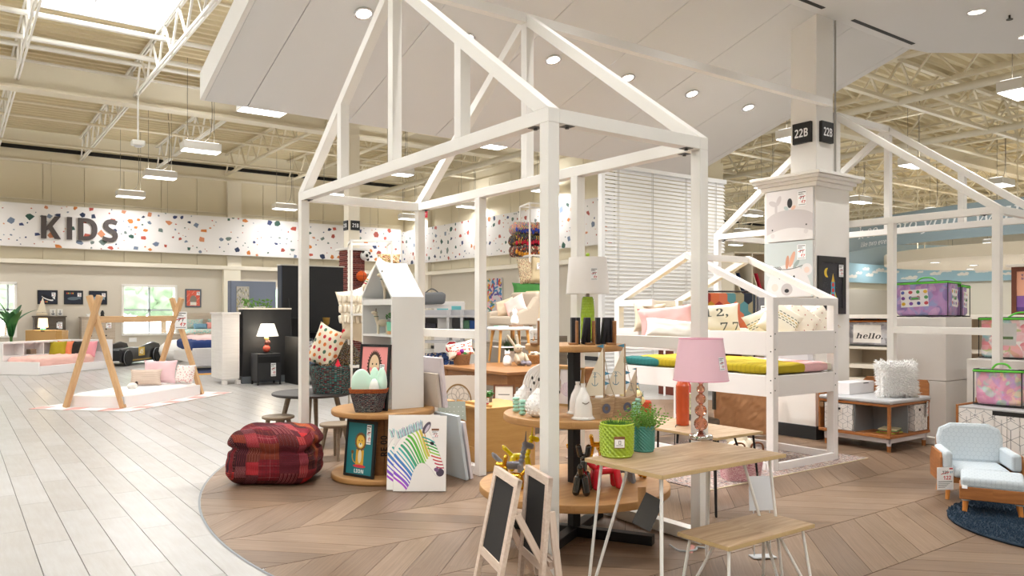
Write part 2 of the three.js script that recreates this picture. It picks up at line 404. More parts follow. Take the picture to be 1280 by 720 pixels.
{
  const yb = 6.5, yt = 7.24, half = .6;
  for (let k = -5; k <= 22; k++) {
    const x = JX(k), j = SG('roof_joist'), m = k >= -1 && k <= 2 ? steelWhite : steelCream;
    const chord = (y, s) => [bx(x - .05, x - .015, y, y + .06, ROOM.z0, ROOM.z1), bx(x + .015, x + .05, y, y + .06, ROOM.z0, ROOM.z1)];
    O('bottom_chord', chord(yb), m, j);
    O('top_chord', chord(yt), m, j);
    const one = (z, up) => up ? bar([x, yb + .03, z], [x, yt + .03, z + half], .04, .04) : bar([x, yt + .03, z], [x, yb + .03, z + half], .04, .04);
    const rest = []; let n = 0;
    for (let z = ROOM.z0; z < ROOM.z1 - half; z += half, n++) {
      const near = k >= -1 && k <= 3 && z > -20.5 && z < -10;
      if (near) O('web_bar', one(z, n % 2 === 0), m, j); else rest.push(one(z, n % 2 === 0));
    }
    O('web', rest, m, j).userData.kind = 'stuff';
  }
  const gd = SG('roof_girder');
  O('plate', bx(ROOM.x0, 15.5, 6.36, 6.92, -20.1, -20.0), M('#e9e0cb', .6), gd);
  O('flange', bx(ROOM.x0, 15.5, 6.30, 6.36, -20.25, -19.85), steelCream, gd);
  O('top_flange', bx(ROOM.x0, 15.5, 6.92, 6.96, -20.2, -19.9), steelWhite, gd);
  for (const z of [-9.2, -17.2]) {            // deep lattice girders across the right bays
    const g3 = SG('roof_girder'), w3 = []; O('top_chord', bx(14, ROOM.x1, 7.15, 7.23, z - .06, z + .06), steelCream, g3); O('bottom_chord', bx(14, ROOM.x1, 6.2, 6.28, z - .06, z + .06), steelCream, g3);
    for (let k = 0, x = 14; x < ROOM.x1 - .9; x += .9, k++) w3.push(k % 2 ? bar([x, 6.24, z], [x + .9, 7.19, z], .05) : bar([x, 7.19, z], [x + .9, 6.24, z], .05));
    O('web', w3, steelCream, g3).userData.kind = 'stuff';
  }
  const gr2 = SG('roof_girder');
  O('plate', bx(15.6, ROOM.x1, 6.4, 6.95, -12.1, -12.0), steelCream, gr2);
  O('flange', bx(15.6, ROOM.x1, 6.34, 6.4, -12.2, -11.9), steelCream, gr2);
  for (const [z, y, r, m] of [[-19.2, 7.05, .05, steelWhite], [-18.3, 6.95, .055, steelWhite], [-16.9, 6.98, .05, steelWhite], [-14.4, 7.0, .04, steelCream], [-24.5, 6.7, .04, steelCream], [-26.8, 6.45, .035, steelCream], [-22.4, 6.6, .03, steelCream]])
    ST('ceiling_pipe', rod([ROOM.x0, y, z], [15.5, y, z], r), m);
  for (const [z, y] of [[-8.6, 6.3], [-11.3, 6.45], [-15.5, 6.4], [-19, 6.45], [-24, 6.4]]) ST('ceiling_pipe', rod([10.5, y, z], [ROOM.x1, y, z], .05), steelCream);
  for (const [x, y] of [[13.5, 6.1], [17.5, 6.25], [22, 6.2]]) ST('ceiling_pipe', rod([x, y, -29], [x, y, 8], .09, .09, 14), M('#d8d0bb', .45));
}
// ---- pendant lamps on their grid ----
const lensM = M('#ffffff', .5, { emissive: LAMP_COLOR, emissiveIntensity: 3.2 });
{
  let proto;
  const w = .84, d = .42;
  for (let i = -1; i <= 10; i++) for (let j = -3; j <= 5; j++) {
    const x = HIGH_BAY.x0 + i * HIGH_BAY.dx, z = HIGH_BAY.z0 + j * HIGH_BAY.dz, y = HIGH_BAY.y;
    if (x > 1.5 && x < 12.5 && z > -9.6 && z < -.4) continue;               // the dropped ceiling hangs here
    if (x > 15.3 && x < 20.6 && z < -16) continue;                        // inside the jutting block
    const L = new THREE.RectAreaLight(LAMP_COLOR, LAMP_NITS, w - .04, d - .04);
    L.position.set(x, y - .012, z); L.rotation.x = -PI / 2; L.castShadow = true; scene.add(L); L.name = 'high_bay_glow';
    if (i <= 7) { const Lu = new THREE.RectAreaLight(LAMP_COLOR, ADDED_UP_NITS, w - .1, d - .1); Lu.position.set(x, y + .222, z); Lu.rotation.x = PI / 2; Lu.castShadow = true; scene.add(Lu); Lu.name = 'added_uplight'; }  // upward light added only to brighten the deck and upper walls
    if (!proto) {
      proto = T('high_bay_light', 'white boxy pendant lamp with glowing underside hanging below the open roof', 'ceiling lamp', [x, y, z], 0, 'boxy pendant lamps in rows under the roof');
      O('housing', [bx(-w / 2, w / 2, .012, .2, -d / 2, d / 2, .015)], M('#f4f2ee', .4), proto);
      O('added_top_glow', bx(-w / 2 + .05, w / 2 - .05, .2, .215, -d / 2 + .05, d / 2 - .05), M('#ffffff', .5, { emissive: LAMP_COLOR, emissiveIntensity: 1.6 }), proto);  // glowing top panel, an added part to go with the added uplight
      O('lens', bx(-w / 2 + .02, w / 2 - .02, 0, .012, -d / 2 + .02, d / 2 - .02), lensM, proto);
      O('hanger', [rod([-.3, .2, 0], [-.3, 2.2, 0], .006, .006, 6), rod([.3, .2, 0], [.3, 2.2, 0], .006, .006, 6)], M('#8a8271', .6), proto);
      O('cable', tube([[0, .2, 0], [.18, .35, 0], [.25, .8, 0], [.2, 2.1, 0]], .008, 20, 5), M('#6e675a', .6), proto);
    } else copyThing(proto, [x, y, z]);
  }
}
// ---- the dropped ceiling: a slope rising towards a flat top, in panels ----
const canopyM = M('#e0e0df', .8), fasciaM = M('#eceae6', .6);
const FLAT_CANS = [2.73, 4.09, 5.45, 6.81, 8.17, 9.53, 10.89];      // a row of deep cans in the flat part, at z = -4.1
const CAN = { x0: 2.25, x1: 10.18, zLow: -8.88, zFold: -5.2, y: 4.88, m: .305 };
{
  const c = SG('ceiling_canopy');
  const yLow = CAN.y + CAN.m * (CAN.zLow - CAN.zFold), ang = Math.atan(CAN.m), len = (CAN.zFold - CAN.zLow) / Math.cos(ang);
  const seams = [CAN.x0]; for (let x = 2.71; x < CAN.x1; x += 1.222) seams.push(x); seams.push(CAN.x1);
  const panel = (a, b, flip) => {
    const g = bx(a + .004, b - .004, 0, .04, 0, len);
    const t = tr(g, { p: [0, yLow, CAN.zLow], r: [-ang, 0, 0] });
    return flip ? t.scale(1, 1, -1).translate(0, 0, 2 * CAN.zFold + 3.2) : t;
  };
  for (let i = 0; i < seams.length - 1; i++) O('ceiling_panel', panel(seams[i], seams[i + 1]), canopyM, c);
  O('panel_backing', tr(bx(CAN.x0, CAN.x1, .035, .06, 0, len), { p: [0, yLow, CAN.zLow], r: [-ang, 0, 0] }), M('#7d756c', .9), c);
  // end fascias and the flat top
  const z2 = -1.0, th = .3;
  O('end_fascia', tr(ext([[-CAN.zLow, yLow], [-CAN.zFold, CAN.y], [-z2, CAN.y], [-z2, CAN.y + th], [-CAN.zFold, CAN.y + th], [-CAN.zLow, yLow + th]], .05), { p: [CAN.x0 - .05, 0, 0], r: [0, PI / 2, 0] }), fasciaM, c);
  const flat = new THREE.Shape([[CAN.x0 - .05, 5.2], [10.1, 5.2], [10.5, 5.12], [11.5, 4.45], [11.9, 3.7], [11.9, 1.0], [CAN.x0 - .05, 1.0]].map(p => new THREE.Vector2(...p)));
  for (const x of FLAT_CANS) { const hole = new THREE.Path(); hole.absarc(x, 4.1, .086, 0, 2 * PI, true); flat.holes.push(hole); }
  O('flat_ceiling', new THREE.ExtrudeGeometry(flat, { depth: .3, bevelEnabled: false }).rotateX(-PI / 2).translate(0, CAN.y, 0), canopyM, c);
  for (const [a, b, z] of [[8.6, 10.0, -5.06], [5.6, 8.0, -5.06]]) O('slot_diffuser', bx(a, b, CAN.y - .006, CAN.y + .001, z - .025, z + .025), black, c);
}
// recessed downlights: six on the slope, two in the flat part
{
  const ang = Math.atan(CAN.m);
  const mk = (x, y, z, rx, lit, label) => {
    const t = T('downlight', label, 'downlight', [x, y, z], 0, lit ? 'lit downlights in a row on the sloping ceiling' : 'downlights in the flat ceiling beside the column');
    t.rotation.x = rx;
    O('trim_ring', new THREE.TorusGeometry(.085, .012, 8, 28).rotateX(PI / 2), chrome, t);
    O('reflector', lathe([[.08, -.002], [.074, .012], [.066, .02]], 24), chrome, t);
    O('lamp_face', new THREE.CircleGeometry(.066, 24).rotateX(PI / 2).translate(0, -.004, 0), lit ? M('#ffffff', .5, { emissive: CAN_COLOR, emissiveIntensity: 4 }) : M('#c9c4bc', .2, { metalness: .6 }), t);
    if (lit) {
      const L = new THREE.SpotLight(CAN_COLOR, CAN_CD, 0, 1.15, .6, 2); L.position.set(x, y - .03, z); L.target.position.set(x, 0, z + .001); L.castShadow = true; L.shadow.radius = 3; scene.add(L, L.target); L.name = 'downlight_beam';
    }
  };
  for (let k = 0; k < 6; k++) mk(3.24 + k * 1.18, CAN.y + CAN.m * (-6.95 - CAN.zFold) - .012, -6.95, -ang, true, 'bright round downlight in the sloping panelled ceiling');
  for (const x of FLAT_CANS) {
    const t = T('recessed_downlight', 'deep chrome downlight recessed in the flat ceiling beyond the column', 'downlight', [x, CAN.y, -4.1], 0, 'deep downlights in the flat ceiling');
    O('trim_ring', new THREE.TorusGeometry(.092, .008, 8, 32).rotateX(PI / 2), chrome, t);
    O('reflector', lathe([[.084, 0], [.078, .07], [.066, .14]], 28), M('#cfc8bf', .2, { metalness: .9, side: THREE.DoubleSide }), t);
    O('lamp_face', new THREE.CircleGeometry(.064, 24).rotateX(PI / 2).translate(0, .138, 0), M('#ffffff', .5, { emissive: CAN_COLOR, emissiveIntensity: 1.2 }), t);
    O('can_top', cyl(.09, .01, 0, .142, 0, 20), steelWhite, t);
    const L = new THREE.SpotLight(CAN_COLOR, FLAT_CD, 0, .85, .5, 2); L.position.set(x, CAN.y + .12, -4.1); L.target.position.set(x, 0, -4.099); L.castShadow = true; L.shadow.radius = 2; scene.add(L, L.target); L.name = 'recessed_beam';
  }
  for (const [px, py, y] of [[847, 132, 4.3], [1262, 19, CAN.y]]) {
    const q = G(px, py, y), s = T('sprinkler_head', y > 4.5 ? 'small dark sprinkler head under the flat ceiling' : 'small dark sprinkler head under the sloping ceiling', 'sprinkler', [q.x, y - .05, q.z]);
    O('stem', cyl(.012, .07, 0, 0, 0, 10), M('#4a4640', .5, { metalness: .6 }), s);
    O('deflector', cyl(.035, .008, 0, -.004, 0, 14), M('#4a4640', .5, { metalness: .6 }), s);
  }
}
// ---- banner boards with coloured chips, and the sign letters ----
const chipTex = s => tex(2048, 200, (c, w, h) => {
  let q = s; const r = () => { q = (q * 1664525 + 1013904223) >>> 0; return q / 4294967296; };
  c.fillStyle = '#e9e5e2'; c.fillRect(0, 0, w, h);
  const cols = ['#a4493b', '#d08a63', '#35406a', '#2e5348', '#c9762f', '#6f7d92', '#22304f', '#6b7a74', '#b8503f'];
  const done = [];
  const chip = (x, y, R) => {
    if (done.some(d => Math.hypot(d[0] - x, d[1] - y) < d[2] + R + 5)) return;
    done.push([x, y, R]);
    c.fillStyle = cols[Math.floor(r() * cols.length)]; c.beginPath();
    const n = 4 + Math.floor(r() * 3), a0 = r() * 6.28, st = .6 + r() * .5;
    for (let i = 0; i < n; i++) { const a = a0 + i / n * 6.28 + (r() - .5) * .7, R2 = R * (.7 + r() * .45); c.lineTo(x + Math.cos(a) * R2, y + Math.sin(a) * R2 * st); }
    c.fill();
  };
  for (let i = 0; i < 170; i++) chip(r() * w, r() * h, 9 + r() * 10);
  for (let i = 0; i < 240; i++) chip(r() * w, r() * h, 3 + r() * 3);
});
{
  const t1 = chipTex(77), t2 = chipTex(991);
  const mk = (label, p, ry, L, t) => {
    const b = T('chip_banner', label, 'banner', p, ry);
    O('board', bx(-L / 2, L / 2, 0, 1.39, -.03, 0), M('#e6e2de', .6), b);
    const f = O('print', new THREE.PlaneGeometry(L - .01, 1.38).translate(0, .695, .003), M('#ffffff', .6, { map: t }), b);
    O('hang_wire', [-.4, -.15, .15, .4].map(k => rod([k * L, 1.39, -.015], [k * L, 2.9, -.015], .006, .006, 5)), M('#b9ae95', .5), b);
    return b;
  };
  mk('long pale banner with coloured stone chips behind the KIDS letters', [8.25, 3.54, ROOM.z0 + .35], 0, 14.1, t1);
  mk('pale chip banner running from the sign banner towards the side wall', [-5.85, 3.54, ROOM.z0 + .35], 0, 14.05, t2);
  mk('pale chip banner along the jutting side wall', [15.3, 3.42, -22.7], -PI / 2, 12.8, t2);
  const K = M('#4b423f', .6);
  const sign = T('kids_sign', 'dark brown raised KIDS letters on the chip banner', 'sign', [3.47, 3.83, ROOM.z0 + .37]);
  let x = -1.15;
  for (const ch of 'KIDS') {
    const g = ch === 'I' ? new THREE.BoxGeometry(.15, .74, .04).translate(.075, .37, .02) : new TextGeometry(ch, { font, size: .74, depth: .04, curveSegments: 8 }); g.computeBoundingBox();
    const b = g.boundingBox; g.translate(-b.min.x + x, 0, 0); x += b.max.x - b.min.x + .17;
    O('letter', g, K, sign);
  }
}
// outside the windows
{
  const leaf = [M('#7d917a', .9), M('#8a9c85', .9), M('#72876f', .9)];
  ST('ground', bx(-40, 60, -.6, -.3, -80, ROOM.z0 - .31), M('#b9b8b0', .9));
  for (let i = 0; i < 10; i++) {
    const x = -8 + i * 3.3 + rr(-.2, .2), z = -45 + (i % 2) * 3.5, t = T('tree', 'leafy green tree standing outside the store windows', 'tree', [x, -.3, z], 0, 'trees outside the windows');
    O('trunk', cyl(.16, 1.9, 0, 0, 0, 8, .1), M('#6b5a48', .9), t);
    const gs = []; for (let k = 0; k < 9; k++) gs.push(wobble(new THREE.IcosahedronGeometry(rr(.9, 1.3), 4), .4, 2.6, i * 3 + k).translate(-1.3 + (k % 3) * 1.3, 2.55 + Math.floor(k / 3) * .9, rr(-.4, .4)));
    O('crown', gs, leaf[i % 3], t);
  }
}
// ---- white timber house frames ----
function houseFrame(label, mirror) {
  const W2 = 1.27, L = 3.64, p = .076, yb = 2.44, yt = 2.44 + p, yr = 3.85;
  const t = T('timber_house', label, 'house frame');
  const mm = paintWhite, q = p / 2;
  // local: open gable side at x = 0, railed side at x = W2; z from 0 (near end) to -L
  const zs = [0, -1.16, -2.47, -L + p].map(z => z - q);
  const post = (x, z) => O('post', bx(x - q, x + q, 0, yb, z - q, z + q, .004), mm, t);
  post(q, -q); post(q, -L + q);
  zs[3] = -L + q;
  for (const z of zs) post(W2 - q, z);
  O('eave_beam', bx(0, p, yb, yt, -L, 0, .004), mm, t); O('eave_beam', bx(W2 - p, W2, yb, yt, -L, 0, .004), mm, t);
  O('tie_beam', bx(p, W2 - p, yb, yt, -p, 0, .003), mm, t); O('tie_beam', bx(p, W2 - p, yb, yt, -L, -L + p, .003), mm, t);
  for (const x of [q, W2 - q]) {
    const s = Math.atan2(yr - yt, L / 2), off = q * 1.15;
    const c = Math.cos(s), tn = Math.tan(s), prof = [[0, yt], [p / (c * tn), yt], [L / 2, yr - p / c], [L / 2, yr]];
    const raf = () => ext(prof, p, .003);        // outline in (distance from the eave, height)
    O('rafter', tr(raf(), { p: [x - q, 0, 0], r: [0, PI / 2, 0] }), mm, t);
    O('rafter', tr(raf(), { p: [x + q, 0, -L], r: [0, -PI / 2, 0] }), mm, t);
    O('king_post', bx(x - q + .001, x + q - .001, yt, yr - .06, -L / 2 - q, -L / 2 + q, .004), mm, t);
  }
  for (const f of [.25, .75]) O('strut', bx(.001, p - .001, yt, yt + (yr - yt) * .5 - .05, -L * f - q, -L * f + q, .004), mm, t);
  O('ridge_beam', bx(p, W2 + (mirror ? 0 : 4.22), yr - p - .012, yr - .012, -L / 2 - q + .002, -L / 2 + q - .002, .003), mm, t);
  for (const [a, b] of [[zs[0], zs[1]], [zs[2], zs[3]]]) {
    O('rail', bx(W2 - p, W2, 1.2, 1.2 + p, b + q, a - q, .003), mm, t);
    O('sill', bx(W2 - p, W2, .004, .004 + p, b + q, a - q, .003), mm, t);
  }
  const br = []; for (const [x, z] of [[q, -.16], [.16, -q], [W2 - q, -.16], [W2 - .16, -q], [q, -L + .16], [W2 - q, -L + .16]]) br.push(bx(x - .03, x + .03, yb - .003, yb, z - .03, z + .03), cyl(.011, .012, x, yb - .014, z, 8));
  for (let i = 0; i < br.length; i += 2) O('bracket', [br[i], br[i + 1]], M('#5a5c5e', .4, { metalness: .7 }), t);
  return t;
}
const house1 = houseFrame('white timber house frame whose ridge beam reaches the column', false);
house1.position.set(2.545, 0, -3.2);
const house2 = houseFrame('white timber house frame standing behind the bench and bedding pedestal', true);
house2.position.set(8.6 + 1.27, 0, -3.48 - 3.64); house2.rotation.y = PI;
// ======================= AROUND THE FIRST HOUSE FRAME =======================
const honey = M('#ffffff', .5, { map: woodTex([205, 160, 104], [160, 112, 62], 3.3, 30, [1, 1]) });
const honeyDark = M('#ffffff', .5, { map: woodTex([170, 118, 66], [120, 78, 40], 8.1, 30, [1, 1]) });
const oakPale = M('#ffffff', .5, { map: woodTex([210, 184, 150], [144, 112, 80], 21.4, 30, [1, 1]) });
const oakEdge = M('#c9ad7e', .55);
const beech = M('#ffffff', .5, { map: woodTex([206, 164, 100], [180, 134, 72], 31.7, 20, [1, 1]) });
const greyWood = M('#ffffff', .55, { map: woodTex([150, 134, 114], [112, 97, 80], 14.2, 30, [1, 1]) });
const whiteWash = M('#ffffff', .7, { map: woodTex([240, 224, 210], [205, 180, 160], 17.7, 22, [1, 1]) });
const lean = (t, a) => { t.rotation.order = 'YXZ'; t.rotation.x = a; return t; };

// ---- patchwork pouf ----
{
  const pt = tex(1024, 1024, (c, w, h) => {
    let q = 5; const r = () => { q = (q * 1664525 + 1013904223) >>> 0; return q / 4294967296; };
    const cols = ['#7d1022', '#8f1428', '#5c0d1a', '#a81c2c', '#6a1428', '#4c0c18', '#c02a2c', '#8a3a24', '#7a1a2a', '#98183a', '#b4202c'];
    const acc = ['#e0c8bc', '#cf7434', '#1f1822', '#dd9a44', '#e8dcd4', '#2c1a2a', '#d2506a'];
    let x = 0;
    while (x < w) {
      const pw = 70 + r() * 90; let y = 0;
      while (y < h) {
        const ph = 90 + r() * 190, kind = Math.floor(r() * 4), n = 10 + Math.floor(r() * 8);
        c.fillStyle = cols[Math.floor(r() * cols.length)]; c.fillRect(x, y, pw + 1, ph + 1);
        const a1 = acc[Math.floor(r() * acc.length)], a2 = acc[Math.floor(r() * acc.length)];
        for (let k = 0; k < n; k++) {
          const o = k / n; c.fillStyle = k % 3 ? a1 : a2; c.globalAlpha = .8;
          if (kind === 0) { c.fillRect(x + o * pw, y, 2, ph); for (let m = 0; m < ph; m += 7) c.fillRect(x + o * pw - 1, y + m, 4, 2); }
          else if (kind === 1) for (let m = 0; m < ph; m += 6) c.fillRect(x + o * pw + (m % 12 ? 3 : 0), y + m, 3, 3);
          else if (kind === 2) { if (k % 2) c.fillRect(x, y + o * ph, pw, 2.2); else c.fillRect(x + o * pw, y, 2, ph); }
          else for (let m = 0; m < pw; m += 9) c.fillRect(x + m, y + o * ph + (m % 18 ? 4 : 0), 6, 3);
        }
        c.globalAlpha = 1; c.fillStyle = 'rgba(20,0,6,.55)'; c.fillRect(x, y, pw, 2); c.fillRect(x, y, 2, ph); y += ph;
      }
      x += pw;
    }
    c.fillStyle = '#d8262a'; c.fillRect(560, 690, 190, 90); c.fillStyle = '#c8622a'; c.fillRect(760, 330, 110, 210);
    for (let k = 0; k < 120; k++) { c.fillStyle = '#e8d8cc'; c.globalAlpha = .5; c.fillRect(562 + r() * 186, 692 + r() * 86, 4, 2); c.fillRect(762 + r() * 106, 332 + r() * 206, 2, 5); }
    for (let k = 0; k < 14000; k++) { c.globalAlpha = .3; c.fillStyle = r() < .5 ? '#ffe6dc' : '#180008'; c.fillRect(r() * w, r() * h, 2, 2); }
    c.globalAlpha = 1;
  }, [1, 1]);
  const g = softBox(.7, .46, .56, .12, 44), P = g.attributes.position;
  const U = new Float32Array(P.count * 2);
  for (let i = 0; i < P.count; i++) {
    let x = P.getX(i), y = P.getY(i), z = P.getZ(i);
    U[2 * i] = (x - z) * .95 + .5; U[2 * i + 1] = y * 1.05 + (y > .2 ? (z + .28) * -.9 : 0) + .5;
    const v = y / .46 + .5, a = Math.atan2(z, x);
    const seam = .66 + .03 * Math.sin(a * 3 + 1);
    const waist = 1 - .075 * Math.exp(-(((v - seam) / .05) ** 2)) + .05 * Math.sin(PI * Math.min(1, v / .62)) + .035 * Math.exp(-(((v - .82) / .1) ** 2));
    const fold = .014 * Math.sin(v * 34 + 4 * noise.noise(x * 4, 1, z * 4)) * Math.exp(-(((v - .35) / .28) ** 2)) * .5 + .03 * noise.noise(x * 5 + 2, y * 5, z * 5) + .012 * noise.noise(x * 13, y * 15, z * 13);
    const k = waist + fold * 1.6;
    x *= k; z *= k;
    if (v > .6) y += .035 * Math.cos(x * 4.0) * Math.cos(z * 4.6) - .02 + .03 * noise.noise(x * 6, 4, z * 6);
    P.setXYZ(i, x, y, z);
  }
  g.setAttribute('uv', new THREE.BufferAttribute(U, 2)); g.computeVertexNormals();
  const pos = G(348, 606, 0), t = T('pouf', 'red patchwork woven fabric pouf on the brown floor edge', 'pouf', [pos.x + .05, .23, pos.z - .2], -.62);
  O('cover', g, M('#d9c6c6', .95, { map: pt, bumpMap: pt, bumpScale: .008 }), t);
}
// ---- cable-spool table with its things ----
const spoolC = V(3.08, 0, -6.2);
{
  const t = T('spool_table', 'wooden cable spool used as a display table', 'table', spoolC);
  const disc = (y, r) => { const g = lathe([[0, y], [r - .01, y], [r, y + .012], [r, y + .04], [r - .01, y + .052], [0, y + .052]], 48); return boxUV(g, 1.6); };
  O('lower_disc', disc(.0, .45), honey, t);
  O('upper_disc', disc(.548, .45), honey, t);
  for (let k = 0; k < 22; k++) { const a = k / 22 * 2 * PI; O('stave', tr(boxUV(bx(-.034, .034, .052, .548, -.009, .009), 2), { p: [Math.sin(a) * .25, 0, Math.cos(a) * .25], r: [0, a, 0] }), honeyDark, t); }
  const lt = tex(64, 256, (c, w, h) => { c.clearRect(0, 0, w, h); c.fillStyle = '#2b211a'; c.font = 'bold 54px sans-serif'; c.save(); c.translate(46, h / 2); c.rotate(-PI / 2); c.textAlign = 'center'; c.fillText('RE 00', 0, 0); c.restore(); });
  const a = -.42;
  O('stencil', tr(new THREE.PlaneGeometry(.09, .34), { p: [Math.sin(a) * .2615, .3, Math.cos(a) * .2615], r: [0, a, 0] }), new THREE.MeshStandardMaterial({ map: lt, transparent: true, alphaTest: .5, roughness: .8 }), t);
}
{
  // house shaped bookcase: front to -x, side to +z
  const wI = M('#e9e9e6', .5);
  const t = T('house_bookcase', 'white house-shaped bookcase standing on the spool table', 'bookcase', [3.06, .6, -6.3]);
  const w = .6, d = .31, he = .97, hp = 1.265, b = .018;
  O('side_panel', bx(0, d, 0, he, w / 2 - b, w / 2), wI, t); O('side_panel', bx(0, d, 0, he, -w / 2, -w / 2 + b), wI, t);
  O('back_panel', [bx(d - .008, d, 0, he, -w / 2 + b, w / 2 - b), tr(ext([[-w / 2, he], [w / 2, he], [0, hp - .02]], .008), { p: [d - .008, 0, 0], r: [0, PI / 2, 0] })], wI, t);
  const s = Math.hypot(w / 2, hp - he), an = Math.atan2(hp - he, w / 2);
  for (const k of [1, -1]) O('roof_panel', tr(bx(0, d, -b, 0, 0, s), { p: [0, hp, 0], r: [k > 0 ? an : PI - an, 0, 0] }), wI, t);
  for (const y of [0, .31, .62, .9]) O('shelf', bx(.004, d - .008, y, y + (y > .8 ? .05 : .02), -w / 2 + b, w / 2 - b), wI, t);
  for (const z of [-.22, .22]) { const hs = []; for (let k = 0; k < 9; k++) hs.push(cyl(.003, .002, 0, 0, 0, 6).rotateZ(PI / 2).translate(d - .009, .67 + k * .025, z)); O('peg_holes', hs, black, t).userData.kind = 'stuff'; }
  // llamas, planter, basket inside
  const llamaM = M('#cdbfa8', .6), dark = M('#6d604f', .7);
  const llama = (pos, ry, label, s = 1) => {
    const l = T('llama_figurine', label, 'figurine', pos, ry);
    O('body', sph(.05 * s, 0, .115 * s, 0, [1.35, .8, .75], 16), llamaM, l);
    for (const [a, c] of [[.045, .022], [.045, -.022], [-.045, .022], [-.045, -.022]]) O('leg', rod([a * s, 0, c * s], [a * s, .1 * s, c * s], .011 * s, .015 * s, 8), llamaM, l);
    O('neck', cap([.055 * s, .13 * s, 0], [.072 * s, .205 * s, 0], .018 * s), llamaM, l);
    const hd = O('head', sph(.024 * s, .085 * s, .225 * s, 0, [1.4, .8, .8], 12), llamaM, l);
    for (const c of [-.012, .012]) O('ear', cap([.07 * s, .24 * s, c * s], [.068 * s, .265 * s, c * s], .006 * s, 6), dark, hd);
    O('collar', new THREE.TorusGeometry(.021 * s, .005 * s, 6, 16).rotateX(PI / 2).translate(.066 * s, .185 * s, 0), M('#5d6b5a', .7), l);
  };
  llama([3.14, 1.55, -6.2], 2.6, 'beige llama figurine standing in the gable of the house bookcase', .95);
  llama([3.14, 1.24, -6.34], 2.7, 'beige llama figurine beside the mint planter on the bookcase shelf', .85);
  const pp = T('mint_planter', 'mint and tan pot with a leafy plant on the bookcase shelf', 'planter', [3.14, 1.24, -6.13]);
  O('pot', lathe([[0, 0], [.05, 0], [.055, .03], [.06, .11], [.055, .11], [.05, .1], [0, .095]], 24), M('#7fcfb0', .5), pp);
  O('pot_base', lathe([[.0505, .001], [.0565, .031]], 24), M('#d9a878', .6), pp, 'tan lower band');
  const lf = []; for (let k = 0; k < 40; k++) { const a = rr(0, 6.28), e = rr(.3, 1.3), R = rr(.04, .085); lf.push(tr(sph(.016, 0, 0, 0, [1, .35, .6], 6), { p: [Math.cos(a) * R * Math.sin(e), .11 + R * Math.cos(e) + .01, Math.sin(a) * R * Math.sin(e)], r: [rr(-1, 1), a, rr(-1, 1)] })); }
  O('foliage', lf, M('#3d6b33', .7), pp).userData.kind = 'stuff';
}
// woven baskets (tapered, square plan)
const weave = (cols, s) => { const t = fabricTex(cols, s, 5, [3, 1.4]); return M('#ffffff', .9, { map: t, bumpMap: t, bumpScale: .006 }); };
const basketGeo = (w0, w1, h, d0, d1, th = .012) => {
  const pts = [], n = 40, rows = 8, pos = [], uv = [], idx = [];
  const ring = (w, d, y, k) => { for (let i = 0; i <= n; i++) { const a = i / n * 2 * PI, c = Math.cos(a), s = Math.sin(a), e = .45; pos.push(Math.sign(c) * Math.abs(c) ** e * w / 2, y, Math.sign(s) * Math.abs(s) ** e * d / 2); uv.push(i / n, k); } };
  for (let r = 0; r <= rows; r++) { const k = r / rows; ring(w0 + (w1 - w0) * k + .008 * Math.sin(k * 25), d0 + (d1 - d0) * k + .008 * Math.sin(k * 25), h * k, k); }
  ring(w1 - 2 * th, d1 - 2 * th, h, 1); ring(w0 - 2 * th, d0 - 2 * th, th, 0); ring(.01, .01, th, 0);
  const R = rows + 4;
  for (let r = 0; r < R - 1; r++) for (let i = 0; i < n; i++) { const a = r * (n + 1) + i, b = a + n + 1; idx.push(a, b, a + 1, a + 1, b, b + 1); }
  const g = new THREE.BufferGeometry(); g.setAttribute('position', new THREE.Float32BufferAttribute(pos, 3)); g.setAttribute('uv', new THREE.Float32BufferAttribute(uv, 2)); g.setIndex(idx); g.computeVertexNormals(); return g;
};
{
  const t = T('woven_basket', 'magenta and red woven basket on the lower shelf of the house bookcase', 'basket', [3.2, .93, -6.15]);
  O('weave', basketGeo(.16, .24, .2, .16, .22), weave(['#9c1f4a', '#c33', '#5b1234', '#d8672f', '#b52565', '#3a1020'], 3), t);
  const q = T('woven_basket', 'small dark tweed basket with an orange rim holding mint cushions', 'basket', [G(461, 515, .6).x + .02, .602, G(461, 515, .6).z - .04], -.55);
  O('weave', basketGeo(.22, .32, .19, .18, .25), weave(['#2a2b30', '#8d9a93', '#2d4a55', '#46202a', '#1c1c20', '#b9b3a4', '#7a2f33'], 8), q);
  O('rim', tr(basketGeo(.312, .328, .035, .245, .255), { p: [0, .16, 0] }), weave(['#c8541f', '#d8702a', '#7d2b1a', '#e08a3a', '#3a2a25'], 5), q, 'orange woven rim');
  const mint = M('#d0efdd', .85), mintW = M('#eef2ea', .85), bluec = M('#a9c3e0', .85);
  const cactus = (x, z, w, h, ry, label, m) => { const b = q.localToWorld ? null : 0; const c = T('cactus_cushion', label, 'cushion', [q.position.x + x * Math.cos(-.55) + z * Math.sin(-.55), .6 + .10, q.position.z - x * Math.sin(-.55) + z * Math.cos(-.55)], ry, 'plush cushions in the small basket'); O('body', tr(sph(.5, 0, .5, 0, [w, h, .07], 20), { s: 1 }).translate(0, -.5 + h * .5, 0), m, c); O('seam', tr(new THREE.TorusGeometry(.5, .01, 6, 40), { s: [w * .98, h * .98, .5] }).translate(0, h * .5, 0), mintW, c); return c; };
  cactus(-.06, .03, .17, .26, -.45, 'round mint plush cushion with a blue patch in the small basket', mint);
  cactus(.11, .02, .09, .27, -.8, 'pointed mint plush cushion at the rim of the small basket', mint);
  cactus(.045, -.03, .09, .27, -.5, 'tall mint plush cushion at the back of the small basket', mint);
  cactus(.05, .06, .085, .18, -.5, 'short pale mint plush cushion at the front of the small basket', mintW);
}
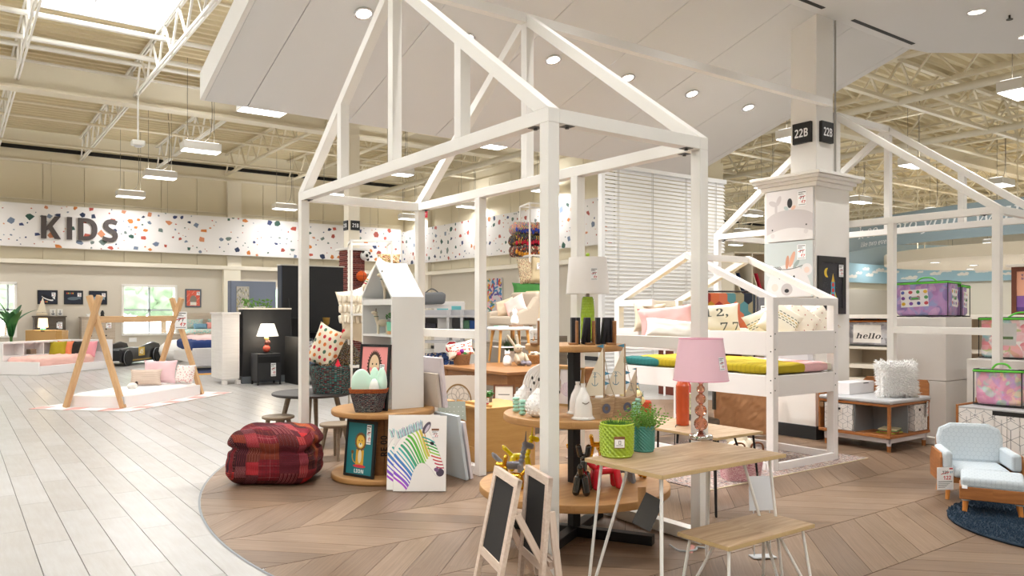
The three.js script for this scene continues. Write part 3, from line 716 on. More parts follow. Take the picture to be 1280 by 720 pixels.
// framed posters on and by the spool
const framed = (name, label, w, h, pos, ry, ln, print, fm, fw = .022) => {
  const t = lean(T(name, label, 'picture', pos, ry), ln);
  O('frame', [bx(-w / 2, -w / 2 + fw, 0, h, -.022, 0), bx(w / 2 - fw, w / 2, 0, h, -.022, 0), bx(-w / 2 + fw, w / 2 - fw, 0, fw, -.022, 0), bx(-w / 2 + fw, w / 2 - fw, h - fw, h, -.022, 0)], fm, t);
  O('print', bx(-w / 2 + fw * .9, w / 2 - fw * .9, fw * .9, h - fw * .9, -.018, -.006), M('#ffffff', .6, { map: print }), t);
  return t;
};
const animalTex = (bg, draw, w = 256, h = 384) => tex(w, h, c => { c.fillStyle = bg; c.fillRect(0, 0, w, h); draw(c, w, h); });
{
  const hedge = animalTex('#f09a97', c => { c.translate(0, -62);
    c.fillStyle = '#4a3226'; c.beginPath(); for (let i = 0; i < 60; i++) { const a = i / 60 * 6.283, R = (i % 2 ? 74 : 88); c.lineTo(128 + Math.cos(a) * R * .86, 190 + Math.sin(a) * R * 1.25); } c.fill();
    c.fillStyle = '#e8c9a4'; c.beginPath(); c.ellipse(126, 185, 48, 72, 0, 0, 7); c.fill();
    c.fillStyle = '#1c1614'; for (const x of [108, 146]) { c.beginPath(); c.arc(x, 172, 6, 0, 7); c.fill(); } c.beginPath(); c.ellipse(126, 222, 15, 12, 0, 0, 7); c.fill();
    c.fillStyle = '#ee8590'; for (const x of [92, 160]) { c.beginPath(); c.arc(x, 205, 12, 0, 7); c.fill(); }
    c.fillStyle = '#6b4a37'; c.fillRect(60, 300, 130, 90); c.fillStyle = '#c93b3b'; c.fillRect(88, 275, 80, 26);
  });
  const p = QX(464, 512, 2.9);
  const f = framed('framed_poster', 'black framed pink poster of a cartoon hedgehog behind the mint cushions', .32, .56, [p.x, .602, p.z], -1.12, -.10, hedge, black);
  priceTag(f, .09, .32, .003, 0, .05, .14, 1);
  const lion = animalTex('#1f7a82', c => {
    c.fillStyle = '#d7a42f'; c.fillRect(92, 200, 76, 120); c.fillStyle = '#7a4a1c'; c.beginPath(); for (let i = 0; i < 40; i++) { const a = i / 40 * 6.283, R = i % 2 ? 62 : 74; c.lineTo(130 + Math.cos(a) * R * .8, 140 + Math.sin(a) * R); } c.fill();
    c.fillStyle = '#e6bb45'; c.beginPath(); c.ellipse(130, 140, 40, 50, 0, 0, 7); c.fill(); c.fillStyle = '#f3ead2'; c.beginPath(); c.ellipse(130, 165, 20, 16, 0, 0, 7); c.fill();
    c.fillStyle = '#222'; for (const x of [116, 144]) { c.beginPath(); c.arc(x, 132, 4, 0, 7); c.fill(); } c.beginPath(); c.arc(130, 156, 6, 0, 7); c.fill();
    c.fillStyle = '#e8ddc0'; c.beginPath(); c.ellipse(130, 250, 18, 50, 0, 0, 7); c.fill(); c.strokeStyle = '#d7a42f'; c.lineWidth = 8; c.beginPath(); c.moveTo(92, 300); c.quadraticCurveTo(50, 290, 56, 230); c.stroke();
    c.fillStyle = '#7a4a1c'; c.beginPath(); c.arc(56, 222, 13, 0, 7); c.fill(); c.fillStyle = '#d43a4a'; c.beginPath(); c.ellipse(130, 322, 62, 12, 0, 0, 7); c.fill();
    c.fillStyle = '#f2f2ee'; c.font = 'bold 40px sans-serif'; c.textAlign = 'center'; c.fillText('LION', 130, 372);
  });
  const f2 = framed('framed_poster', 'black framed teal poster of a lion standing on the lower spool disc', .34, .47, [2.75, .056, -6.02], -1.22, -.10, lion, black);
  priceTag(f2, .10, .36, .003, 0, .05, .16, 0);
  const zebra = animalTex('#f3f0ed', (c, w, h) => {
    // watercolour zebra head and neck, facing right
    const sx = w / 256, P = new Path2D('M0 384 L0 170 Q18 120 62 92 Q112 62 150 66 Q166 70 176 92 Q198 128 214 172 Q236 226 246 262 Q252 292 236 306 Q216 318 202 298 Q190 276 164 252 Q136 232 118 250 Q96 276 88 318 Q82 352 60 384 Z');
    c.save(); c.scale(sx, sx); c.fillStyle = '#fbf9f5'; c.fill(P); c.save(); c.clip(P);
    const hue = t => `hsl(${(t * 300 + 350) % 360},62%,${46 + 8 * Math.sin(t * 9)}%)`;
    c.lineCap = 'round';
    for (let i = 0; i < 15; i++) {           // neck stripes, bottom left to cheek
      const t = i / 15; c.strokeStyle = hue(.98 - t * .9); c.lineWidth = 9 + 4 * Math.sin(i * 2.1); c.globalAlpha = .85;
      const x0 = -10 + i * 11, y0 = 384 - i * 21, x1 = 40 + i * 7.5, y1 = 400 - i * 14;
      c.beginPath(); c.moveTo(x0 - 30, y0 - 120 + i * 5); c.bezierCurveTo(x0, y0 - 60, x1 + 6, y1 - 70, x1 + 34, y1 - 14); c.stroke();
    }
    for (let i = 0; i < 9; i++) {            // face stripes
      const t = i / 9; c.strokeStyle = hue(t < .5 ? .62 - t * .7 : .15 - t * .2); c.lineWidth = 6.5; c.globalAlpha = .9;
      c.beginPath(); c.moveTo(140 + i * 9, 110 + i * 19); c.quadraticCurveTo(172 + i * 6, 118 + i * 19, 212 + i * 5, 146 + i * 15); c.stroke();
    }
    c.globalAlpha = 1; c.restore();
    c.strokeStyle = '#c9bfc4'; c.lineWidth = 1.5; c.stroke(P);
    c.fillStyle = '#4c4054'; c.beginPath(); c.ellipse(228, 290, 19, 20, .5, 0, 7); c.fill(); c.fillStyle = '#7a5a80'; c.beginPath(); c.ellipse(210, 276, 12, 10, .5, 0, 7); c.fill();
    c.fillStyle = '#1b181e'; c.beginPath(); c.ellipse(186, 142, 11, 8, .5, 0, 7); c.fill();
    c.fillStyle = '#5d5462'; c.beginPath(); c.ellipse(158, 62, 15, 34, .5, 0, 7); c.fill(); c.fillStyle = '#cfc6d2'; c.beginPath(); c.ellipse(161, 66, 7, 24, .5, 0, 7); c.fill();
    for (let i = 0; i < 44; i++) { c.strokeStyle = ['#4fb3c4', '#7fc8b4', '#8a74b8', '#3f4e5a', '#9fd4dc'][i % 5]; c.lineWidth = 2.6; c.globalAlpha = .75; const t = i / 44; c.beginPath(); c.moveTo(20 + t * 122, 118 - t * 52); c.lineTo(6 + t * 128 + (i % 3) * 4, 74 - t * 58 + (i % 4) * 4); c.stroke(); }
    c.globalAlpha = 1; c.restore();
  }, 384, 576);
  const zp = G(524, 615, 0);
  const z1 = lean(T('zebra_canvas', 'white canvas of a rainbow zebra head leaning at the front of its stack', 'picture', [zp.x, .005, zp.z], -.62), -.2);
  board('canvas', .42, .6, .03, zebra, M('#f1efec', .8), z1);
  priceTag(z1, .12, .45, .004, 0, .06, .06, 2); O('tag_top', bx(.09, .15, .48, .495, .002, .004), M('#7a4a2a', .7), z1);
  const z2 = lean(T('zebra_canvas', 'rainbow zebra canvas mostly hidden behind the front zebra canvas', 'picture', [zp.x - .02, .005, zp.z - .045], -.62), -.2);
  board('canvas', .42, .6, .03, zebra, M('#f1efec', .8), z2);
  z2.position.set(zp.x - .02, .005, zp.z - .075);
  // pale canvases seen edge-on beside the spool
  const pale = [['pale pink canvas leaning edge-on against the house bookcase', 3.50, .602, -6.02, .44, M('#d9cfd2', .8)], ['pale grey canvas leaning edge-on beside the bookcase', 3.46, .602, -6.06, .3, M('#c9bcae', .8)], ['tall pale blue canvas leaning edge-on against the spool rim', 3.56, .005, -5.78, .56, M('#cdd8de', .8)], ['tall pinkish white canvas leaning edge-on by the zebra canvases', 3.62, .005, -5.80, .5, M('#e0d8da', .8)]];
  pale.forEach(([l, x, y, z, h, m]) => { const c = T('leaning_canvas', l, 'picture', [x, y, z], 0); c.rotation.order = 'YXZ'; c.rotation.z = y > .3 ? .12 : .16; O('canvas', bx(-.015, .015, 0, h, -.2, .2, .004), m, c); });
}
// ---- grey kids' table, stools, big basket behind the pouf ----
{
  const tp = V(3.2, 0, -8.17);
  const t = T('kids_round_table', 'round kids table with a dark top and splayed grey legs', 'table', tp);
  O('table_top', lathe([[0, .53], [.40, .53], [.425, .54], [.43, .555], [.42, .565], [0, .565]], 48), M('#3b3634', .5), t);
  for (let k = 0; k < 4; k++) { const a = k * PI / 2 + .5; O('leg', rod([Math.cos(a) * .38, 0, Math.sin(a) * .38], [Math.cos(a) * .25, .53, Math.sin(a) * .25], .018, .03, 12), greyWood, t); }
  const stool = (pos, label) => {
    const s = T('kids_stool', label, 'stool', pos);
    O('seat', boxUV(lathe([[0, .315], [.14, .315], [.165, .325], [.165, .345], [.155, .35], [0, .345]], 36), 2), greyWood, s);
    for (let k = 0; k < 4; k++) { const a = k * PI / 2 + .3; O('leg', rod([Math.cos(a) * .16, 0, Math.sin(a) * .16], [Math.cos(a) * .1, .32, Math.sin(a) * .1], .014, .024, 10), greyWood, s); }
  };
  stool([3.06, 0, -7.18], 'low round grey-brown stool in front of the round kids table');
  stool([3.75, 0, -8.3], 'low round grey-brown stool tucked beside the round kids table');
  stool([2.78, 0, -8.05], 'low round grey-brown stool behind the pouf with a paper tag');
  const b = T('woven_basket', 'large dark tweed basket with teal threads on the round kids table', 'basket', [3.36, .567, -7.98], -.4);
  const wv = weave(['#23262b', '#1f6f6c', '#2d8f86', '#53222b', '#8a9a90', '#1b1b20', '#9a2632', '#6f7468'], 12);
  O('weave', basketGeo(.42, .5, .3, .34, .42), wv, b);
  const c = T('tasselled_cushion', 'black multicoloured woven cushion with red tassels in the large basket', 'cushion', [3.42, .95, -8.0], -.3);
  O('cover', tr(pillow(.52, .44, .2, 18, 4, .02), { r: [-.9, 0, .35] }), weave(['#1f1c1e', '#3a2a22', '#c8a23a', '#7a2630', '#26404a', '#d8d0c0', '#4f5a2a'], 15), c);
  const tas = []; for (const [x, y, z] of [[-.02, -.05, .22]]) tas.push(tr(new THREE.ConeGeometry(.035, .09, 12), { p: [x, y, z] })); O('tassel', tas, M('#d02438', .9), c, 'red tassel');
  const d = T('dotted_cushion', 'cream cushion with coloured dots and a red pompom in the large basket', 'cushion', [3.26, 1.06, -7.92], -.75);
  const dots = tex(256, 256, (x, w, h) => { x.fillStyle = '#e9ddc6'; x.fillRect(0, 0, w, h); const cs = ['#c22f3b', '#d9763a', '#4b6a58', '#c22f3b', '#d58a4a']; for (let i = 0; i < 5; i++) for (let j = 0; j < 6; j++) { x.fillStyle = cs[(i * 2 + j) % 5]; x.beginPath(); x.arc(30 + i * 48 + (j % 2) * 20, 24 + j * 42, 12, 0, 7); x.fill(); } });
  O('cover', tr(pillow(.34, .46, .16, 16, 7, .01), { r: [0, 0, -.42] }), M('#ffffff', .9, { map: dots }), d);
  O('pompom', wobble(new THREE.IcosahedronGeometry(.05, 3), .012, 30, 3).translate(.24, .17, .03), M('#cf2034', .95), d, 'red pompom');
}
// ---- three-tier table ----
const tierC = V(3.25, 0, -3.82);
{
  const t = T('tier_table', 'three-tier round wooden display table on a black steel pole', 'table', tierC);
  const disc = (y, r, th, m, nm) => O(nm, boxUV(lathe([[0, y - th], [r - .006, y - th], [r, y - th + .006], [r, y - .006], [r - .006, y], [0, y]], 64), 1.1), m, t);
  const mango = honey;
  disc(.34, .61, .05, mango, 'lower_tier'); disc(.79, .455, .045, mango, 'middle_tier'); disc(1.23, .315, .04, mango, 'top_tier');
  O('pole', bx(-.03, .03, .04, 1.2, -.03, .03, .004), steelBlack, t);
  const d = V(.49, 0, .87);
  O('foot_bar', bar(d.clone().multiplyScalar(-.52).setY(.03), d.clone().multiplyScalar(.52).setY(.03), .07, .06, .004), steelBlack, t);
  const e = V(.87, 0, -.49);
  O('foot_bar', bar(e.clone().multiplyScalar(-.5).setY(.03), e.clone().multiplyScalar(.5).setY(.03), .068, .058, .004), steelBlack, t);
}
// balloon figures
const glitter = M('#b9bcc4', .35, { metalness: .55, bumpMap: fabricTex(['#fff', '#888', '#333', '#bbb'], 4, 3, [4, 4]), bumpScale: .004 });
const goldM = M('#d9a93a', .16, { metalness: 1 }), yellowM = M('#d9c400', .2, { clearcoat: .6 }), blackGloss = M('#0d0d0f', .12, { clearcoat: 1 }), redGloss = M('#d3122a', .15, { clearcoat: 1 });
function balloonDog(label, m, pos, ry, s, kind) {
  const t = T(kind === 'unicorn' ? 'balloon_unicorn' : 'balloon_dog', label, 'figurine', pos, ry); t.scale.setScalar(s);
  O('body', cap([-.04, .1, 0], [.05, .1, 0], .026, 14), m, t);
  for (const [x, z] of [[-.055, .022], [-.055, -.022], [.055, .022], [.055, -.022]]) O('leg', cap([x * .95, .095, z * .8], [x * 1.15, .022, z * 1.3], .021, 12), m, t);
  O('tail', cap([-.065, .115, 0], [-.115, .165, 0], .016, 12), m, t); O('tail_tip', sph(.009, -.124, .178, 0, [1, 1, 1], 8), m, t);
  if (kind === 'unicorn') {
    O('neck', [0, 1, 2, 3].map(k => sph(.019, .062 + k * .006, .13 + k * .027, 0, [1, .9, 1], 12)), m, t);
    O('head', cap([.085, .235, 0], [.125, .222, 0], .02, 12), m, t);
    O('horn', rod([.088, .25, 0], [.092, .32, 0], .008, .002, 8), m, t);
  } else {
    O('neck', cap([.06, .115, 0], [.068, .16, 0], .02, 12), m, t);
    O('head', cap([.075, .185, 0], [.125, .185, 0], .021, 12), m, t);
    for (const z of [-.02, .02]) O('ear', cap([.07, .2, z], [.062, .245, z * 1.4], .016, 12), m, t);
  }
  return t;
}
{
  const y = .34;
  const at = (px, py) => { const g = G(px, py, y); return [g.x, y, g.z]; };
  balloonDog('silver glitter balloon unicorn figurine with a raised tail', glitter, at(640, 601), -.55, 1.0, 'unicorn');
  balloonDog('shiny yellow balloon unicorn figurine beside the silver glitter one', yellowM, at(650, 588), -.5, .95, 'unicorn');
  balloonDog('shiny gold balloon dog standing in front of the silver unicorn', goldM, at(642, 611), 2.4, .8);
  balloonDog('glossy black balloon dog figurine beside the black pole', blackGloss, at(728, 617), .75, 1.1);
  balloonDog('glossy red balloon dog with a number tag under the play table edge', redGloss, at(757, 611), -.3, 1.2);
  balloonDog('silver glitter balloon dog beside the red balloon dog', glitter, at(779, 604), -.4, .9);
  balloonDog('gold balloon dog beyond the silver glitter dog, away from the black pole', goldM, at(795, 598), -.2, .8);
  balloonDog('small gold figurine like a balloon bear behind the black pole', goldM, at(729, 585), -.7, .9);
  const f = T('gold_vase', 'shiny gold heart-shaped vase at the rear of the lower tier', 'vase', at(752, 573), 0);
  O('body', [sph(.03, -.02, .085, 0, [1, 1, .8]), sph(.03, .02, .085, 0, [1, 1, .8]), lathe([[0, 0], [.03, 0], [.02, .02], [.03, .06], [.036, .08], [0, .09]], 16)], goldM, f);
}
// things on the middle tier
const ceramic = M('#f6f2ee', .22, { clearcoat: .5 }), mintC = M('#a9dcc8', .35);
{
  const y = .79, at = (px, py) => { const g = G(px, py, y); return [g.x, y, g.z]; };
  const urchin = (label, pos, s) => {
    const t = T('ceramic_hedgehog', label, 'ornament', pos, -.6, undefined); t.scale.setScalar(s);
    O('body', lathe([[0, 0], [.04, .002], [.065, .02], [.078, .055], [.076, .09], [.058, .125], [.03, .155], [.012, .175], [0, .178]], 28), ceramic, t);
    const b = []; for (let i = 0; i < 7; i++) for (let j = 0; j < 16; j++) { const hh = .025 + i * .02, R = [.068, .077, .079, .075, .066, .053, .037][i], a = (j + (i % 2) * .5) / 16 * 2 * PI; b.push(sph(.0065, Math.cos(a) * R, hh, Math.sin(a) * R, [1, 1, 1], 6)); }
    O('bumps', b, ceramic, t).userData.kind = 'stuff';
  };
  urchin('large white bumpy ceramic drop ornament on the middle tier edge', at(673, 521), 1.0);
  urchin('white bumpy ceramic drop ornament behind the mint coral pieces', at(655, 512), .92);
  // ribbed fish / leaf
  const fish = (label, px, py, s, ry) => {
    const t = T('ribbed_ornament', label, 'ornament', at(px, py), ry); t.scale.setScalar(s);
    O('stand', cyl(.035, .012, 0, 0, 0, 20), ceramic, t);
    for (let k = 0; k < 9; k++) O('rib', tube([[0, .01, (k - 4) * .006], [-.05 + k * .012, .09, (k - 4) * .008], [-.02 + k * .014, .2, (k - 4) * .006], [.045 + k * .006, .245 - k * .006, 0]], .009, 20, 6), ceramic, t);
    const d = []; for (const [x, yy] of [[-.02, .1], [.0, .14], [.03, .16], [.02, .1], [-.01, .17], [.05, .12]]) d.push(sph(.009, x, yy, .045, [.7, 1.2, .6], 8)); O('dark_dots', d, black, t).userData.kind = 'stuff';
  };
  fish('white ribbed ceramic ornament with dark spots at the back of the middle tier', 666, 507, 1.15, -.5);
  fish('white ribbed ceramic ornament half hidden by the white post', 688, 512, .95, .4);
  const coral = (label, px, py) => { const t = T('mint_coral', label, 'ornament', at(px, py)); for (let k = 0; k < 4; k++) O('ring', tr(new THREE.TorusGeometry(.012, .011, 8, 14), { p: [0, .014 + k * .024, 0], r: [PI / 2, 0, 0] }), mintC, t); };
  coral('mint stacked-ring ornament at the tier rim beside another mint one', 645, 515); coral('mint stacked-ring ornament touching the white bumpy drop', 653, 519);
  const peng = (label, px, py, s) => {
    const t = T('ceramic_owl_vase', label, 'ornament', at(px, py), -.6); t.scale.setScalar(s);
    O('body', lathe([[0, 0], [.055, 0], [.062, .012], [.056, .03], [.054, .08], [.043, .13], [.022, .17], [.017, .19], [0, .195]], 26), ceramic, t);
    O('foot_rim', lathe([[.06, 0], [.075, .004], [.06, .02]], 12), ceramic, t);
    O('spout', cyl(.012, .03, 0, .185, 0, 12, .016), ceramic, t); O('mark', tube([[-.012, .105, .05], [.01, .098, .052], [.03, .108, .045]], .003, 10, 5), M('#8a7f76', .5), t);
  };
  peng('white ceramic bottle vase with a slim neck beside the black pole', 729, 524, 1.0); peng('second white ceramic bottle vase behind the slim-necked one', 722, 517, .95);
  // sail boats
  const sailT = tex(128, 256, (c, w, h) => {
    c.fillStyle = '#e6d9c2'; c.fillRect(0, 0, w, h); c.strokeStyle = '#3f6f86'; c.lineWidth = 3; const x = 78, yy = 170;
    c.beginPath(); c.moveTo(x, yy - 26); c.lineTo(x, yy + 30); c.moveTo(x - 10, yy - 16); c.lineTo(x + 10, yy - 16); c.stroke(); c.beginPath(); c.arc(x, yy - 31, 5, 0, 7); c.stroke(); c.beginPath(); c.arc(x, yy + 12, 19, .25, 2.9); c.stroke(); c.lineWidth = 2; c.setLineDash([4, 3]); c.beginPath(); c.arc(x, yy, 40, 3.6, 5.8); c.stroke(); c.setLineDash([]);
  });
  const drift = oakPale, sailM = M('#ffffff', .85, { map: sailT }), flagM = M('#4d8aa8', .8);
  const boat = (px, py, label, s = 1, ry = -.55) => {
    const t = T('toy_sailboat', label, 'toy boat', at(px, py), ry); t.scale.setScalar(s);
    const hull = new THREE.BoxGeometry(.19, .12, .1, 12, 5, 4), P = hull.attributes.position;
    for (let i = 0; i < P.count; i++) { let x = P.getX(i), yy = P.getY(i) / .12 + .5, z = P.getZ(i); const k = x / .1; z *= (1 - .85 * Math.max(0, k) ** 2.2) * (.72 + .28 * yy); x *= .82 + .18 * yy; P.setXYZ(i, x, (yy * .12) + (yy > .9 ? .025 * k * k : 0), z); }
    hull.computeVertexNormals(); O('hull', boxUV(hull, 4), drift, t);
    O('badge', tr(new THREE.RingGeometry(.012, .03, 24), { p: [.035, .065, .05], r: [0, .42, 0] }), M('#5d6072', .7), t, 'dark oval badge');
    O('mast', rod([.03, .1, 0], [.03, .45, 0], .006, .005, 8), drift, t);
    const sg = ext([[-.105, .135], [.022, .14], [.022, .43]], .006), U = sg.attributes.uv, Q = sg.attributes.position; for (let i = 0; i < U.count; i++) U.setXY(i, (Q.getX(i) + .105) / .127, (Q.getY(i) - .135) / .295);
    O('sail', sg, sailM, t); O('flag', ext([[.03, .425], [-.02, .438], [.03, .45]], .003), flagM, t);
    for (const yy of [.2, .26]) O('pennant', ext([[.035, yy], [.065, yy + .012], [.035, yy + .024]], .003), flagM, t);
    O('rope', tube([[.1, .12, 0], [.07, .2, 0], [.035, .36, 0]], .002, 12, 4), M('#a58f6c', .9), t);
  };
  boat(749, 523, 'wooden toy sailboat with an anchor sail beside the white vases', 1.0); boat(775, 521, 'wooden toy sailboat with an anchor sail at the tier rim', 1.0);
  boat(792, 510, 'small wooden toy sailboat half hidden behind the other two', .6);
  coral('mint stacked-ring ornament behind the lime pot', 797, 517); coral('mint stacked-ring ornament close behind the second sailboat', 791, 521);
  // framed print and driftwood behind
  const prt = tex(64, 96, (c, w, h) => { c.fillStyle = '#f3f0f4'; c.fillRect(0, 0, w, h); c.strokeStyle = '#b58ac0'; for (let i = 0; i < 6; i++) { c.beginPath(); c.arc(32, 48, 6 + i * 4, 0, 5 - i * .4); c.stroke(); } });
  const fr = (px, py, l, ry) => framed('framed_print', l, .2, .27, at(px, py), ry, -.2, prt, M('#b8935a', .5), .016);
  fr(690, 505, 'tan framed print with purple circles behind the white post', -1.1); fr(709, 508, 'tan framed print with purple circles leaning on the black pole', -1.2);
  const dw = T('driftwood_ornament', 'pale driftwood branch ornament behind the sailboats', 'ornament', at(738, 505)); for (let k = 0; k < 6; k++) O('branch', tube([[0, 0, 0], [rr(-.04, .04), .07, rr(-.03, .03)], [rr(-.08, .08), .15, rr(-.05, .05)]], .01, 12, 6), drift, dw);
}
// top tier: books between wooden bookends, green lamp with a white shade
function tableLamp(name, label, pos, parts) { const t = T(name, label, 'lamp', pos); for (const [n, g, m, l] of parts) O(n, g, m, t, l); return t; }
const shade = (r0, r1, h, y) => lathe([[r0, y], [r1, y + h], [r1 - .004, y + h], [r0 - .004, y], [r0, y]], 48);
{
  const y = 1.23, tc = tierC;
  const diam = tex(128, 128, (c, w, h) => { c.fillStyle = '#777'; c.fillRect(0, 0, w, h); for (let j = 0; j < 8; j++) for (let i = 0; i < 8; i++) { const x = i * 16 + (j % 2) * 8, yy = j * 16; const g = c.createRadialGradient(x + 8, yy + 8, 1, x + 8, yy + 8, 9); g.addColorStop(0, '#fff'); g.addColorStop(1, '#555'); c.fillStyle = g; c.fillRect(x, yy, 16, 16); } }, [3, 4]);
  const p = G(737, 426, y);
  const L = tableLamp('green_table_lamp', 'table lamp with a dimpled lime base and a white drum shade', [p.x, y, p.z - .02], [
    ['base', lathe([[0, 0], [.05, 0], [.053, .02], [.05, .2], [.042, .3], [.034, .315], [0, .315]], 36), M('#9cbf1f', .25, { bumpMap: diam, bumpScale: .006, clearcoat: .5 }), 'dimpled lime green ceramic'],
    ['neck', cyl(.012, .03, 0, .315, 0, 12), M('#8d8170', .4, { metalness: .6 })],
    ['shade', shade(.155, .135, .26, .335), M('#faf6f2', .8, { transmission: .15, thickness: 0 })],
    ['finial', sph(.014, 0, .615, 0), M('#9cbf1f', .3)]]);
  O('shade_spokes', [rod([-.134, .59, 0], [.134, .59, 0], .002, .002, 5), rod([0, .59, -.134], [0, .59, .134], .002, .002, 5), rod([0, .34, 0], [0, .61, 0], .004, .004, 6)], chrome, L);
  priceTag(L, -.062, .47, .137, -.42, .05, .085, 0);
  const book = (px, py, ti, label, w = .022, h = .17, m = M('#232428', .6)) => { const g = G(px, py, y), b = T('book', label, 'book', [g.x, y, g.z], -.62, 'dark books standing on the top tier'); b.rotation.order = 'YXZ'; b.rotation.z = ti; O('cover', bx(-w / 2, w / 2, 0, h, -.06, .06, .002), m, b); O('pages', bx(-w / 2 + .003, w / 2 - .003, .004, h - .003, -.058, .0612), M('#2e3036', .8), b); };
  for (const [px, ti] of [[716, 0], [722, 0], [729, -.12], [735, 0], [747, 0], [753, -.1], [759, 0], [764, 0]]) book(px, 430, ti, 'slim dark book standing on the top tier below the green lamp');
  book(682, 428, -.25, 'dark book leaning alone on a wooden bookend near the white llama');
  const be = (px, l) => { const g = G(px, 431, y), b = T('bookend', l, 'bookend', [g.x, y, g.z], -.62); O('upright', bx(-.006, .006, 0, .15, -.05, .05, .002), honeyDark, b); O('foot', bx(-.05, .006, 0, .012, -.05, .05, .002), honeyDark, b); };
  be(768, 'wooden bookend at the outer end of the dark books by the tier rim'); be(742, 'wooden bookend between the dark books'); be(673, 'wooden bookend by the leaning dark book'); be(721, 'wooden bookend next to the black pole behind dark books');
  const ll = G(664, 424, y), lm = T('llama_figurine', 'white llama figurine at the rim of the top tier', 'figurine', [ll.x + .03, y, ll.z], -.2);
  O('body', cap([-.02, .06, 0], [.02, .06, 0], .02), ceramic, lm); O('legs', [[-.02, .012], [-.02, -.012], [.02, .012], [.02, -.012]].map(([a, b]) => rod([a, 0, b], [a, .06, b], .008, .009, 8)), ceramic, lm); O('neck', cap([.025, .07, 0], [.035, .13, 0], .011), ceramic, lm); O('head', sph(.015, .043, .145, 0, [1.4, .9, .9], 10), ceramic, lm);
}
// ---- chalkboard easels ----
{
  const mk = (label, a, b, topA, hgt, lean2, legOpen) => {
    // a, b: floor points of the two front feet; board leans back towards the rear strut
    const c = a.clone().add(b).multiplyScalar(.5), d = b.clone().sub(a), w = d.length(), ry = Math.atan2(-d.z, d.x);
    const t = T('chalkboard_easel', label, 'chalkboard', c, ry), hi = hgt, k = .045, tl = z => tr(z, { r: [-lean2, 0, 0] });
    const wd = whiteWash;
    for (const s of [-1, 1]) O('stile', tl(boxUV(bx(s * w / 2 - (s > 0 ? k : 0), s * w / 2 + (s > 0 ? 0 : k), 0, hi, -.012, .012, .003), 3)), wd, t);
    O('rail', tl(boxUV(bx(-w / 2, w / 2, hi - k, hi, -.013, .013, .003), 3)), wd, t); O('rail', tl(boxUV(bx(-w / 2 + k, w / 2 - k, .14, .14 + k, -.011, .011, .003), 3)), wd, t);
    O('slate', tl(bx(-w / 2 + k, w / 2 - k, .14 + k, hi - k, -.006, .004)), M('#2c2a29', .85), t, 'dark chalkboard slate');
    for (const s of [-1, 1]) O('rear_leg', bar([s * (w / 2 - .01), hi * .72 * Math.cos(lean2), -Math.sin(lean2) * hi * .72 - .02], [s * (w / 2 - .01), 0.012, -Math.sin(lean2) * hi * .72 - legOpen], .022, .035, .003), wd, t);
    O('rear_rail', bar([-w / 2, .16, -Math.sin(lean2) * hi * .72 - legOpen * .82], [w / 2, .16, -Math.sin(lean2) * hi * .72 - legOpen * .82], .02, .035), wd, t);
  };
  mk('whitewashed chalkboard easel spread open before the tier table', V(2.28, .004, -3.50), V(2.16, .004, -3.12), 0, .61, .20, .24);
  mk('whitewashed chalkboard easel standing nearly upright by the corner post', V(2.47, .004, -3.36), V(2.36, .004, -3.02), 0, .61, .08, .07);
}
// ---- play table with white hairpin legs and its stool ----
const whiteMetal = M('#f2f0ec', .35);
const hairpin = (t, m, top, foot, spread, r = .008) => {      // top: point under the table; foot on the floor; spread vector
  const s = spread.clone().multiplyScalar(.5), a = top.clone().add(s), b = top.clone().sub(s);
  O('hairpin_leg', [rod(a, foot.clone().add(s.clone().multiplyScalar(.16)), r, r, 8), rod(b, foot.clone().sub(s.clone().multiplyScalar(.16)), r, r, 8), rod(foot.clone().add(s.clone().multiplyScalar(.18)), foot.clone().sub(s.clone().multiplyScalar(.18)), r, r, 8)], m, t);
};
function hairpinTable(name, label, cat, x0, x1, z0, z1, h, m, th = .022, splay = .04, inset = .06, topM = oakPale) {
  const t = T(name, label, cat, [(x0 + x1) / 2, 0, (z0 + z1) / 2]);
  const w = (x1 - x0) / 2, d = (z1 - z0) / 2;
  O('top', boxUV(bx(-w, w, h - th, h, -d, d, .003), 1.3), topM, t);
  O('edge_band', [bx(-w - .001, w + .001, h - th + .002, h - .002, d - .0005, d + .001), bx(-w - .001, w + .001, h - th + .002, h - .002, -d - .001, -d + .0005), bx(-w - .001, -w + .0005, h - th + .002, h - .002, -d, d), bx(w - .0005, w + .001, h - th + .002, h - .002, -d, d)], oakEdge, t);
  for (const a of [-1, 1]) for (const b of [-1, 1]) hairpin(t, m, V(a * (w - inset - .05), h - th, b * (d - inset - .05)), V(a * (w - inset + splay), .008, b * (d - inset + splay)), V(-.1 * a, 0, -.1 * b));
  return t;
}
const TH = .68;
